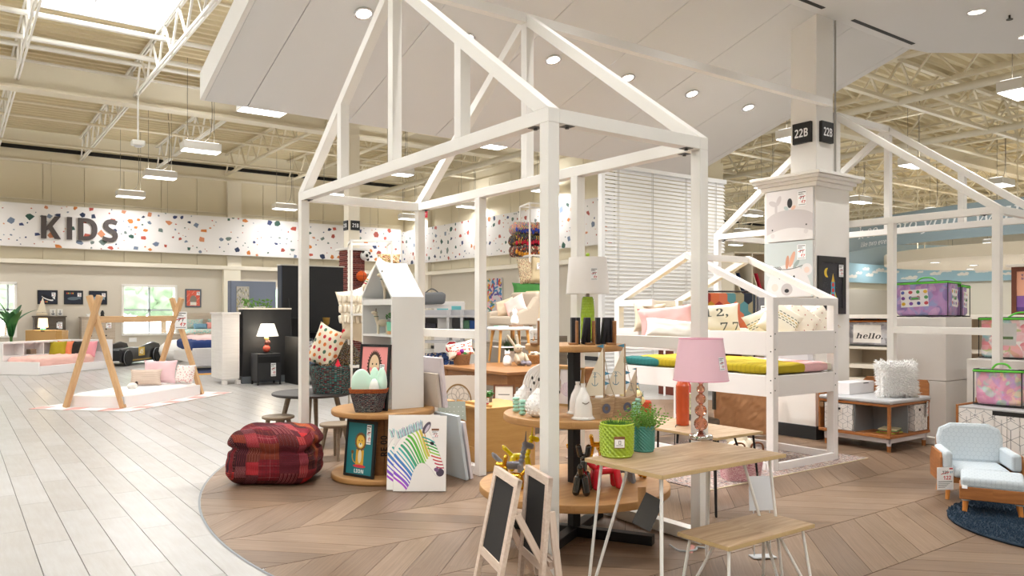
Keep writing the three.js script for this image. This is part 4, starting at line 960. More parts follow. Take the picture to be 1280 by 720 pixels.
{
  const cL = G(738, 573, TH), cF = G(832, 596, TH), cR = G(976, 566, TH);
  const x0 = (cL.x + cF.x) / 2, x1 = cR.x, z1 = (cF.z + cR.z) / 2, z0 = cL.z - .03;
  const t = hairpinTable('play_table', 'pale oak play table with white hairpin legs under the pink lamp', 'table', x0, x1, z0, z1, TH, whiteMetal);
  const g = O('hang_tag', tr(bx(-.055, .055, -.16, 0, -.0015, .0015), { p: [-(x1 - x0) / 2 + .1, TH - .14, (z1 - z0) / 2 - .14], r: [0, -.3, -.5] }), M('#4a4846', .7), t, 'dark grey care card');
  O('hang_tag', tr(bx(-.02, .02, -.1, 0, -.001, .001), { p: [-(x1 - x0) / 2 + .07, TH - .10, (z1 - z0) / 2 - .2], r: [0, -.6, .03] }), M('#b98a5a', .8), t, 'brown paper tag');
  const s = hairpinTable('play_stool', 'pale oak stool with white hairpin legs in front of the play table', 'stool', 2.93, 3.55, -2.72, -2.36, .345, whiteMetal, .022, .03, .045);
  const sA = G(850, 664, .345), sF = G(911, 684, .345), sR = G(1007, 652, .345);
  s.position.set((sA.x + sR.x) / 2 + .0, 0, (sA.z + sR.z) / 2 - .0);
  const kk = G(946, 634, .345);
  s.scale.set((sR.x - sF.x) / .62, 1, (sF.z - sA.z) / .36);
  s.position.set((sF.x + sR.x) / 2, 0, (sA.z + sF.z) / 2);
  // a white card hangs in a sleeve behind the stool
  const card = lean(T('sign_card', 'blank white card in a clear sleeve standing behind the stool', 'card', [G(953, 640, .30).x + .30, .33, G(953, 640, .30).z - .2], -.5), -.05);
  card.position.copy(QD(952, 638, 4.55)); O('stand', [rod([-.05, -.26, -.002], [-.05, .0, -.002], .003, .003, 5), rod([.05, -.26, -.002], [.05, .0, -.002], .003, .003, 5), bx(-.07, .07, -.268, -.262, -.04, .04)], M('#c9cdd0', .3), card); O('card', bx(-.075, .075, 0, .2, -.001, .001), M('#eef1f6', .4), card); O('sleeve', bx(-.08, .08, -.004, .22, -.003, -.0015), M('#ffffff', .1, { transmission: 1, thickness: 0 }), card);
  // coil of cable and a pink tag on the floor
  const cp = G(855, 688, 0), co = T('cable_coil', 'clear cable coil with a pink tag lying on the floor', 'cable', cp);
  O('cable', tube([[-.06, .03, -.06], [-.05, .01, .0], [-.01, .008, .04], [.05, .008, .05], [.1, .008, .02], [.12, .008, .06]], .006, 30, 6), M('#c9cdd0', .3), co); O('tag', tr(bx(-.05, .05, 0, .002, -.015, .015), { p: [.03, .01, .03], r: [.2, .6, .2] }), M('#d99a90', .6), co);
}
// pots with diamond relief built as real facets
const potGeo = (r, h, n, rows, amp) => {
  const pos = [], idx = [], uv = []; const N = n * 4, K = rows * 4;
  for (let j = 0; j <= K; j++) for (let i = 0; i <= N; i++) { const u = i / N * n, v = j / K * rows; const du = Math.abs(((u + v) % 1 + 1) % 1 - .5) * 2, dv = Math.abs(((u - v) % 1 + 1) % 1 - .5) * 2; const R = r * (.94 + .06 * j / K) + amp * (Math.min(du, dv) - .5) * (j === 0 || j === K ? 0 : 1), a = i / N * 2 * PI; pos.push(Math.sin(a) * R, .008 + (h - .016) * j / K, Math.cos(a) * R); uv.push(i / N, j / K); }
  for (let j = 0; j < K; j++) for (let i = 0; i < N; i++) { const a = j * (N + 1) + i, b = a + N + 1; idx.push(a, a + 1, b, a + 1, b + 1, b); }
  const g = new THREE.BufferGeometry(); g.setAttribute('position', new THREE.Float32BufferAttribute(pos, 3)); g.setAttribute('uv', new THREE.Float32BufferAttribute(uv, 2)); g.setIndex(idx); g.computeVertexNormals();
  return [g, lathe([[0, 0], [r * .92, 0], [r * .945, .008]], 40), lathe([[r, h - .008], [r * 1.01, h], [r * .93, h], [r * .9, h - .03], [0, h - .03]], 40)];
};
function pot(name, label, pos, r, h, m, plant, scale = 1) {
  const t = T(name, label, 'planter', pos);
  O('pot', potGeo(r, h, 18, Math.round(18 * h / (2 * PI * r) * 1.1), r * .2), m, t);
  if (plant) {
    const ls = []; for (let k = 0; k < plant.n; k++) { const a = rr(0, 6.28), R0 = rr(0, r * .8), e = rr(.1, plant.spread), L = rr(.5, 1) * plant.len; const p0 = V(Math.cos(a) * R0, h - .03, Math.sin(a) * R0), p1 = p0.clone().add(V(Math.cos(a) * Math.sin(e) * L, Math.cos(e) * L, Math.sin(a) * Math.sin(e) * L)); ls.push(rod(p0, p1, plant.w, plant.w * .3, 4)); if (plant.leaf) for (let q = 0; q < 4; q++) ls.push(sph(plant.leaf, p0.x + (p1.x - p0.x) * (.5 + q * .16) + rr(-.008, .008), p0.y + (p1.y - p0.y) * (.5 + q * .16), p0.z + (p1.z - p0.z) * (.5 + q * .16) + rr(-.008, .008), [1, .6, 1], 5)); }
    O('foliage', ls, M(plant.c, .8), t).userData.kind = 'stuff';
  }
  return t;
}
const limeM = M('#b3cf35', .25, { clearcoat: .6 }), tealM = M('#4fa096', .25, { clearcoat: .6 }), redPotM = M('#d0502c', .35, { clearcoat: .3 }), greenPotM = M('#4f8a78', .35, { clearcoat: .4 });
{
  const a = G(781, 572, TH), b = G(811, 565, TH);
  const p1 = pot('lime_pot', 'lime green diamond-relief pot with grass on the play table', [a.x, TH, a.z - .06], .088, .175, limeM, { n: 220, len: .06, spread: 1.0, w: .0022, c: '#4c7a2a' });
  const pt = tex(64, 64, (c, w, h) => { c.fillStyle = '#f6f4ef'; c.fillRect(0, 0, w, h); c.strokeStyle = '#333'; c.lineWidth = 3; c.strokeRect(28, 12, 12, 26); c.fillStyle = '#666'; c.fillRect(10, 46, 44, 4); });
  const k = O('tag', tr(bx(-.028, .028, -.03, .03, -.001, .001), { p: [-.052, .085, .075], r: [0, -.6, 0] }), M('#8a5f3a', .8), p1, 'brown tag with a printed card'); O('tag_card', tr(new THREE.PlaneGeometry(.05, .042), { p: [-.0532, .08, .0768], r: [0, -.6, 0] }), M('#ffffff', .6, { map: pt }), k);
  const p2 = pot('teal_pot', 'teal diamond-relief pot with a wispy plant behind the lime pot', [b.x - .0, TH, b.z - .04], .06, .14, tealM, { n: 120, len: .16, spread: 1.1, w: .0016, c: '#6d9a3a', leaf: .006 });
  // pink lamp
  const lp = G(876, 549, TH);
  const crystal = M('#f2b79a', .04, { transmission: .85, ior: 1.5, thickness: .05, attenuationColor: new THREE.Color('#e79a78'), attenuationDistance: .06 });
  const t = T('pink_table_lamp', 'table lamp with a satin pink shade and stacked peach crystal balls', 'lamp', [lp.x, TH, lp.z]);
  O('base', lathe([[0, 0], [.068, 0], [.07, .005], [.07, .022], [.064, .028], [.03, .03], [.02, .045], [.012, .052], [0, .052]], 48), chrome, t);
  let y = .05; for (const r of [.041, .036, .031, .025, .019]) { const bl = O('crystal_ball', new THREE.IcosahedronGeometry(r, 2).translate(0, y + r, 0), new THREE.MeshPhysicalMaterial({ color: '#fbe3d6', roughness: .02, transmission: .95, ior: 1.52, thickness: .04, attenuationColor: new THREE.Color('#f0a988'), attenuationDistance: .09, flatShading: true }), t); O('spacer', cyl(.012, .006, 0, y + 2 * r - .002, 0, 16), M('#d9926f', .2, { metalness: .8 }), t); y += 2 * r + .002; }
  O('socket', cyl(.012, .06, 0, y, 0, 12), chrome, t);
  O('shade', shade(.162, .128, .245, y - .012), M('#fbd2df', .42, { transmission: .15, thickness: 0 }), t);
  O('shade_trim', [new THREE.TorusGeometry(.162, .0025, 6, 60).rotateX(PI / 2).translate(0, y - .012, 0), new THREE.TorusGeometry(.128, .0025, 6, 60).rotateX(PI / 2).translate(0, y + .233, 0)], M('#e79ab6', .5), t);
  O('shade_spokes', [0, 2.1, 4.2].map(a => rod([0, y + .2, 0], [Math.cos(a) * .128, y + .215, Math.sin(a) * .128], .002, .002, 5)), chrome, t);
  priceTag(t, .005, y + .09, .151, .02, .045, .075, 1, -.13);
}
// ---- second table with black hairpin legs, orange lamp, pots ----
const T2 = .56;
{
  const c = G(905, 546, T2);
  const t = hairpinTable('black_leg_table', 'pale oak table with black hairpin legs behind the corner post', 'table', c.x - .0, c.x + .52, c.z - 1.05, c.z + .0, T2, steelBlack, .02, .03, .05);
  t.position.x = c.x - .08 + .26; 
  const d = G(935, 531, T2);
  // orange lamp base
  const lo = G(857, 532, T2), L = T('orange_table_lamp', 'table lamp with a tall textured burnt-orange base, shade hidden by the pink one', 'lamp', [lo.x, T2, lo.z - .03]);
  O('base', potGeo(.052, .31, 10, 9, .003).map(g => g), M('#c94f1f', .3, { clearcoat: .5 }), L); O('base_taper', lathe([[.052, .30], [.04, .34], [.012, .35], [.012, .38]], 24), M('#c94f1f', .3, { clearcoat: .5 }), L);
  O('cord', tube([[-.05, .01, .02], [-.12, .012, .04], [-.15, -.02, .06], [-.16, -.2, .06]], .003, 24, 5), black, L);
  const p = G(808, 520, T2); pot('orange_red_pot', 'small burnt-orange diamond pot standing empty behind the sailboats', [p.x, T2, p.z - .03], .062, .125, redPotM, null);
  const q = G(795, 512, T2); pot('green_pot', 'dark green diamond pot with short grass behind the sailboats', [q.x + .12, T2, q.z - .12], .066, .12, greenPotM, { n: 160, len: .07, spread: .9, w: .0022, c: '#35602a' });
}
// ======================= THE RIGHT SIDE =======================
const teak = M('#ffffff', .5, { map: woodTex([190, 124, 66], [140, 84, 40], 61.2, 26, [1, 1]) });
const colWhite = M('#f1ede7', .55);
// ---- column 22B: shaft, boxed pedestal with crown, baseboard ----
{
  const c = SG('column');
  O('shaft', bx(8.08, 8.42, 2.9, 4.9, -5.54, -5.2, .006), colWhite, c);
  O('pedestal', bx(7.88, 8.56, 0, 2.9, -5.76, -5.08, .006), colWhite, c);
  const cr = (e, y0, y1) => bx(7.88 - e, 8.56 + e, y0, y1, -5.76 - e, -5.08 + e, .006);
  O('crown', [cr(.03, 2.86, 2.91), cr(.06, 2.91, 2.95), cr(.10, 2.95, 2.985), cr(.125, 2.985, 3.02)], colWhite, c);
  O('baseboard', bx(7.865, 8.575, 0, .15, -5.775, -5.065, .004), M('#333638', .6), c);
  O('conduit', rod([8.46, 2.95, -5.2], [8.46, 4.88, -5.2], .012), M('#a9a59c', .4), c);
  const plate22 = {}, num = s => plate22[s] ||= tex(128, 96, (x, w, h) => { x.fillStyle = '#17181a'; x.fillRect(0, 0, w, h); x.fillStyle = '#f4f4f4'; x.font = 'bold 58px sans-serif'; x.textAlign = 'center'; x.fillText(s, w / 2, 69); });
  const plate = (label, pos, ry, s, w = .24) => { const t = T('column_sign', label, 'sign', pos, ry); O('plate', bx(-w / 2, w / 2, 0, .24, 0, .04, .004), black, t); O('print', new THREE.PlaneGeometry(w - .01, .23).translate(0, .12, .0415), M('#ffffff', .5, { map: num(s) }), t); };
  plate('black 22B number plate above the whale canvas', [8.08, 3.41, -5.37], -PI / 2, '22B');
  plate('black 22B number plate above the rocket picture', [8.25, 3.41, -5.2], 0, '22B');
  // canvases and rocket picture
  const whale = tex(256, 256, (x, w, h) => {
    x.fillStyle = '#e3dedd'; x.fillRect(0, 0, w, h); x.fillStyle = '#c9c2c2'; x.beginPath(); x.moveTo(0, 140); x.quadraticCurveTo(40, 100, 128, 100); x.quadraticCurveTo(216, 100, 256, 130); x.lineTo(256, 215); x.quadraticCurveTo(128, 165, 0, 222); x.fill();
    x.beginPath(); x.ellipse(38, 62, 26, 13, .4, 0, 7); x.ellipse(70, 50, 12, 26, .4, 0, 7); x.fill(); x.fillRect(48, 70, 14, 40);
    x.fillStyle = '#222'; x.beginPath(); x.arc(34, 196, 4, 0, 7); x.arc(222, 182, 4, 0, 7); x.fill(); x.beginPath(); x.ellipse(132, 68, 14, 24, 0, 0, 7); x.fill(); x.fillStyle = '#e0b9a4'; x.beginPath(); x.ellipse(152, 92, 14, 9, -.6, 0, 7); x.fill(); x.fillStyle = '#b9c6c4'; x.beginPath(); x.ellipse(112, 92, 14, 9, .6, 0, 7); x.fill();
    x.fillStyle = '#d6d0d0'; x.beginPath(); x.arc(36, 226, 12, 0, 7); x.arc(220, 215, 12, 0, 7); x.fill();
  });
  const bear = tex(256, 256, (x, w, h) => {
    x.fillStyle = '#c3cbcb'; x.fillRect(0, 0, w, h); x.fillStyle = '#e0dcdc'; x.beginPath(); x.ellipse(130, 230, 118, 125, 0, 0, 7); x.fill(); for (const q of [34, 226]) { x.beginPath(); x.arc(q, 132, 28, 0, 7); x.fill(); } x.fillStyle = '#e6cdc2'; for (const q of [34, 226]) { x.beginPath(); x.arc(q, 134, 14, 0, 7); x.fill(); }
    x.strokeStyle = '#4a4a48'; x.lineWidth = 3; x.beginPath(); x.moveTo(50, 120); x.quadraticCurveTo(130, 140, 205, 112); x.stroke(); for (let k = 0; k < 5; k++) { x.beginPath(); x.moveTo(60 + k * 8, 124); x.lineTo(52 + k * 8, 114); x.moveTo(60 + k * 8, 124); x.lineTo(52 + k * 8, 134); x.stroke(); }
    x.fillStyle = '#c98f74'; x.beginPath(); x.ellipse(125, 95, 9, 32, .1, 0, 7); x.fill(); x.fillStyle = '#dba58c'; x.beginPath(); x.ellipse(150, 82, 11, 38, .35, 0, 7); x.fill(); x.fillStyle = '#9aa6a4'; x.beginPath(); x.ellipse(172, 105, 9, 24, .7, 0, 7); x.fill();
    x.fillStyle = '#2a2a2a'; for (const q of [84, 160]) { x.beginPath(); x.ellipse(q, 165, 5, 8, 0, 0, 7); x.fill(); } x.fillStyle = '#bdb6b6'; x.beginPath(); x.ellipse(122, 222, 30, 28, 0, 0, 7); x.fill(); x.fillStyle = '#222'; x.beginPath(); x.ellipse(122, 228, 12, 9, 0, 0, 7); x.fill(); x.fillStyle = '#e3cfc6'; x.beginPath(); x.arc(58, 212, 18, 0, 7); x.fill();
  });
  const grey = tex(128, 128, (x, w, h) => { x.fillStyle = '#bfbcbf'; x.fillRect(0, 0, w, h); x.fillStyle = '#d5d2d4'; x.beginPath(); x.ellipse(64, 120, 52, 60, 0, 0, 7); x.fill(); });
  const hang = (label, print, y, hgt, z, w) => { const t = T('nursery_canvas', label, 'picture', [7.876, y, z], -PI / 2); board('canvas', w, hgt, .0, print, M('#e2dfdd', .8), t); t.children[0].geometry = bx(-w / 2, w / 2, 0, hgt, 0, .03); t.children[0].children[0].geometry = new THREE.PlaneGeometry(w, hgt).translate(0, hgt / 2, .0305); priceTag(t, w * .28, hgt * .8, .033, 0, .11, .17, 0); };
  hang('pale canvas of a grey whale at the top of the column', whale, 2.262, .59, -5.4, .61);
  hang('grey-green canvas of a bear with feathers below the whale canvas', bear, 1.615, .635, -5.415, .64);
  hang('plain grey animal canvas below the bear canvas', grey, .86, .6, -5.415, .64);
  const rocket = tex(192, 256, (x, w, h) => {
    x.fillStyle = '#26262c'; x.fillRect(0, 0, w, h); let q = 3; const r = () => { q = (q * 1664525 + 1013904223) >>> 0; return q / 4294967296; }; x.fillStyle = '#9a9aa8'; for (let i = 0; i < 60; i++) x.fillRect(r() * w, r() * h, 2, 2);
    x.fillStyle = '#e9c53a'; x.beginPath(); x.arc(50, 60, 26, 1.2, 5.0); x.quadraticCurveTo(34, 62, 60, 84); x.fill(); x.fillStyle = '#d8b43a'; x.beginPath(); x.moveTo(104, 60); x.lineTo(86, 120); x.lineTo(122, 120); x.fill(); x.fillStyle = '#3f9fc0'; x.fillRect(86, 110, 36, 95); x.fillStyle = '#cf3d36'; for (const y of [125, 155, 185]) { x.beginPath(); x.arc(104, y, 12, 0, 7); x.fill(); } x.fillStyle = '#d8c23a'; x.beginPath(); x.moveTo(86, 160); x.lineTo(64, 215); x.lineTo(86, 205); x.moveTo(122, 160); x.lineTo(146, 215); x.lineTo(122, 205); x.fill(); x.fillStyle = '#e07a3a'; x.beginPath(); x.moveTo(90, 205); x.lineTo(104, 245); x.lineTo(118, 205); x.fill();
  });
  const rf = framed('rocket_picture', 'black framed picture of a colourful rocket on the column front', .55, .66, [8.175, 1.415, -5.055], 0, 0, rocket, M('#1d1c1c', .45), .07);
  priceTag(rf, .17, .5, .002, 0, .09, .14, 2);
}
// ---- house-shaped loft bed ----
const bedWhite = M('#f0ecea', .4);
{
  const x0 = 5.97, x1 = 7.0, z1 = -4.27, z0 = -6.33, p = .075, q = p / 2;
  const t = T('house_loft_bed', 'white house-shaped low loft bed with a gabled frame', 'bed', [x0, 0, z1]);
  const W1 = x1 - x0, L = z1 - z0;
  for (const x of [q, W1 - q]) for (const z of [-q, -L + q]) {
    const po = O('post', bx(x - q, x + q, .0, 1.57, z - q, z + q, .004), bedWhite, t);
    if (z > -.5) O('bolt_holes', [1.22, 1.08, .82, .71].flatMap((y, i) => [cyl(.006, .003, 0, 0, 0, 8).rotateZ(PI / 2).translate(x - q - .001, y, z + .012), cyl(.006, .003, 0, 0, 0, 8).rotateX(PI / 2).translate(x - .014, y + .02, z + q + .001)]), black, po).userData.kind = 'stuff';
  }
  for (const z of [-.012, -L + .012]) { O('guard_board', bx(p, W1 - p, 1.04, 1.26, z - .012, z + .012, .003), bedWhite, t); O('bed_rail', bx(p, W1 - p, .67, .86, z - .012, z + .012, .003), bedWhite, t); O('top_rail', bx(p, W1 - p, 1.50, 1.57, z - .015, z + .015, .003), bedWhite, t); O('floor_rail', bx(p, W1 - p, .0, .075, z - .02, z + .02, .003), bedWhite, t); }
  for (const x of [.012, W1 - .012]) {
    O('guard_board', bx(x - .012, x + .012, 1.04, 1.26, -L + p, -p, .003), bedWhite, t); O('bed_rail', bx(x - .012, x + .012, .67, .86, -L + p, -p, .003), bedWhite, t);
    O('floor_rail', bx(x - .02, x + .02, 0, .075, -L + p, -p, .003), bedWhite, t);
    if (x < .1) O('eave_rail', bx(x - .012, x + .03, 1.50, 1.57, -L + p, -L + p + .5, .003), bedWhite, t);
  }
  const s = Math.atan2(.47, L / 2), c = Math.cos(s), tn = Math.tan(s), h = .06;
  for (const x of [0, W1 - p]) {
    const prof = [[0, 1.57], [h / (c * tn), 1.57], [L / 2, 2.04 - h / c], [L / 2, 2.04]];
    O('rafter', tr(ext(prof, p, .003), { p: [x, 0, 0], r: [0, PI / 2, 0] }), bedWhite, t); O('rafter', tr(ext(prof, p, .003), { p: [x + p, 0, -L], r: [0, -PI / 2, 0] }), bedWhite, t);
  }
  O('ridge', bx(p, W1 - p, 1.965, 2.03, -L / 2 - .03, -L / 2 + .03, .003), bedWhite, t);
  O('slat_base', bx(.03, W1 - .03, .70, .74, -L + .05, -.05), M('#d9cfc0', .7), t);
  // mattress, quilt
  const m = T('mattress', 'mattress under the quilt in the loft bed', 'mattress', [x0, .742, z1]);
  O('body', bx(.035, W1 - .035, 0, .12, -L + .06, -.04, .03), M('#f2efe8', .85), m);
  const qt = tex(512, 256, (k, w, h) => { const bl = [['#e9e2d0', 0, .22], ['#23706e', .22, .45], ['#b7a217', .45, .86], ['#e8b7ba', .86, 1]]; for (const [col, a, b] of bl) { k.fillStyle = col; k.fillRect(a * w, 0, (b - a) * w + 1, h); } k.strokeStyle = 'rgba(0,0,0,.12)'; for (let i = 0; i < 40; i++) { k.beginPath(); k.moveTo(0, i * 6.4); k.lineTo(w, i * 6.4); k.stroke(); } });
  const quilt = T('quilt', 'cream, teal, mustard and pink block quilt on the loft bed', 'quilt', [x0, .865, z1]);
  const qg = wobble(softBox(W1 - .05, .09, L - .06, .04, 18), .012, 6, 5), Pq = qg.attributes.position, U = new Float32Array(Pq.count * 2);
  for (let i = 0; i < Pq.count; i++) { U[2 * i] = .16 + (Pq.getX(i) + Pq.getZ(i) * .45 + 1.45) / 2.7; U[2 * i + 1] = Pq.getZ(i) * .5 + .5; } qg.setAttribute('uv', new THREE.BufferAttribute(U, 2));
  O('cover', qg.translate(W1 / 2, .045, -L / 2 + .01), M('#ffffff', .9, { map: qt }), quilt);
  // cushions on the bed
  const cus = (label, px, py, dep, w, hh, th, ry, rx, rz, m2, s) => { const P = QD(px, py, dep), cc = T('cushion', label, 'cushion', P, ry); O('cover', tr(pillow(w, hh, th, 16, s, .012), { r: [rx, 0, rz] }), m2, cc); return cc; };
  const cream = M('#efe6d6', .9);
  const spr = tex(128, 128, (k, w, h) => { k.fillStyle = '#efe6d6'; k.fillRect(0, 0, w, h); k.fillStyle = '#a8504c'; for (let i = 0; i < 5; i++) for (let j = 0; j < 5; j++) k.fillRect(12 + i * 26, 12 + j * 26, 4, 4); });
  const spot = M('#ffffff', .9, { map: spr });
  const letters = tex(128, 128, (k, w, h) => { k.fillStyle = '#efe7d4'; k.fillRect(0, 0, w, h); k.fillStyle = '#4a4f4c'; k.font = 'bold 44px serif'; k.fillText('1 2,', 16, 54); k.fillText('7 7', 60, 110); });
  const aztec = tex(128, 128, (k, w, h) => { k.fillStyle = '#efe7d4'; k.fillRect(0, 0, w, h); for (let i = 0; i < 9; i++) { k.fillStyle = ['#31443f', '#b9952f', '#6a6f3a', '#2a2a2a'][i % 4]; if (i < 4) for (let j = 0; j < 9; j++) k.fillRect(j * 14 + (i % 2) * 6, 40 + i * 9, 9, 3); } });
  cus('pink pillow lying against the rail at the far end of the loft bed', 834, 403, 7.9, .58, .34, .14, -.7, -.2, .1, M('#ecb9b6', .9), 1);
  cus('cream cushion with dark letters on the loft bed', 898, 400, 7.9, .46, .34, .14, -.55, -.2, .05, M('#ffffff', .9, { map: letters }), 2);
  cus('beige ruffled cushion behind the pink pillow', 812, 397, 8.3, .34, .32, .16, -.8, -.3, 0, M('#cfc4ae', .95), 3);
  cus('white plain pillow in front of the pink pillow', 838, 412, 7.7, .5, .22, .12, -.7, -.5, -.12, M('#f1ece2', .9), 9);
  cus('cream cushion with dark stitched bands at the end rail', 975, 402, 7.5, .38, .36, .14, -.5, -.4, -.6, M('#ffffff', .9, { map: aztec }), 4);
  cus('cream cushion with small red dots leaning at the end rail', 998, 402, 7.65, .38, .36, .13, -.5, -.35, -.7, spot, 5);
  cus('cream dotted cushion closest to the rear post of the loft bed', 1021, 405, 7.8, .4, .32, .12, -.5, -.35, .55, spot, 6);
  cus('white patterned cushion behind the front post of the loft bed', 954, 405, 7.72, .36, .3, .12, -.5, -.3, .4, M('#ffffff', .9, { map: aztec }), 8);
  // patterned rug below
  const rugT = tex(256, 256, (k, w, h) => { const im = k.createImageData(w, h); for (let y = 0; y < h; y++) for (let x = 0; x < w; x++) { const n = noise.noise(x / 9, y / 22, 3) + .6 * noise.noise(x / 30, y / 5, 8), i = (y * w + x) * 4, c2 = n > .25 ? [96, 92, 100] : n > 0 ? [168, 150, 140] : n > -.25 ? [196, 184, 172] : [140, 96, 90]; for (let j = 0; j < 3; j++) im.data[i + j] = c2[j]; im.data[i + 3] = 255; } k.putImageData(im, 0, 0); }, [2, 2]);
  const rug = T('patterned_rug', 'faded grey and red patterned rug under the loft bed', 'rug', [0, 0, 0]);
  const a = G(930, 600, 0), b = G(1063, 577, 0);
  O('pile', boxUV(bx(4.9, 7.28, .001, .007, -5.9, -4.14), .9), M('#ffffff', .95, { map: rugT }), rug); O('binding', bx(4.89, 7.29, .0, .006, -4.14, -4.125), M('#c9b99a', .9), rug);
  // things under and behind the bed
  const shag = T('shag_rug_sample', 'brown shaggy rug hanging on a display behind the loft bed', 'rug sample', [7.42, .012, -5.74], -.62);
  O('pile', wobble(new THREE.BoxGeometry(.62, .62, .05, 30, 30, 3), .012, 26, 2).translate(0, .32, 0), M('#c9976c', .95), shag); O('edge', bx(-.33, -.3, .3, .66, -.03, .03), M('#4b4a44', .9), shag);
  const stopT = tex(128, 192, (k, w, h) => { k.fillStyle = '#b9b487'; k.fillRect(0, 0, w, h); k.fillStyle = '#c3202c'; k.strokeStyle = '#fff'; k.lineWidth = 4; k.beginPath(); for (let i = 0; i < 8; i++) { const an = (i + .5) * PI / 4; k.lineTo(64 + Math.cos(an) * 50, 58 + Math.sin(an) * 50); } k.closePath(); k.fill(); k.stroke(); k.fillStyle = '#fff'; k.font = 'bold 30px sans-serif'; k.textAlign = 'center'; k.fillText('STOP', 64, 69); k.fillStyle = '#2a2a22'; k.font = '17px sans-serif'; k.fillText('Thank you for', 64, 132); k.fillText('keeping children', 64, 152); k.fillText('off the beds', 64, 172); });
  const so = T('stop_notice', 'olive notice with a red stop sign behind the orange lamp', 'notice', [5.955, .42, -5.22], -PI / 2 + .0); board('sheet', .34, .46, .006, stopT, M('#b9b487', .8), so, .5);
  const ch = T('kids_side_chair', 'taupe upholstered chair back seen under the loft bed', 'chair', [6.5, .008, -5.6], -.4); O('seat', bx(-.18, .18, .22, .3, -.18, .18, .03), M('#8f8376', .85), ch); O('backrest', bx(-.18, .18, .3, .6, -.18, -.12, .03), M('#8f8376', .85), ch); for (const a2 of [-1, 1]) for (const b2 of [-1, 1]) O('leg', rod([a2 * .16, 0, b2 * .16], [a2 * .15, .22, b2 * .15], .012, .016, 8), black, ch);
  // pink basket with plush
  const bp = G(938, 604, 0), bk = T('pink_basket', 'pink woven basket with handles on the floor by the loft bed', 'basket', [bp.x + .06, 0.008, bp.z - .15], -.5);
  O('weave', basketGeo(.3, .36, .24, .24, .3), weave(['#d49aa2', '#e6c3c6', '#b9707e', '#f0dcd8'], 17), bk); for (const s2 of [-1, 1]) O('handle', tube([[s2 * .08 - .06, .23, .15], [s2 * .08 - .04, .32, .16], [s2 * .08 + .04, .32, .16], [s2 * .08 + .06, .23, .15]], .008, 16, 6), M('#7a4a2c', .7), bk);
  const pl = T('plush_bundle', 'cream knitted throw piled in the pink basket', 'throw', [bk.position.x, .2, bk.position.z]); O('folds', [[-.07, .05, .02, .1], [.06, .06, 0, .09], [0, .12, -.03, .1]].map(([x, y, z, r]) => wobble(new THREE.IcosahedronGeometry(r, 4), .03, 12, x * 9).translate(x, y, z)), M('#e9dcc4', .95), pl);
}
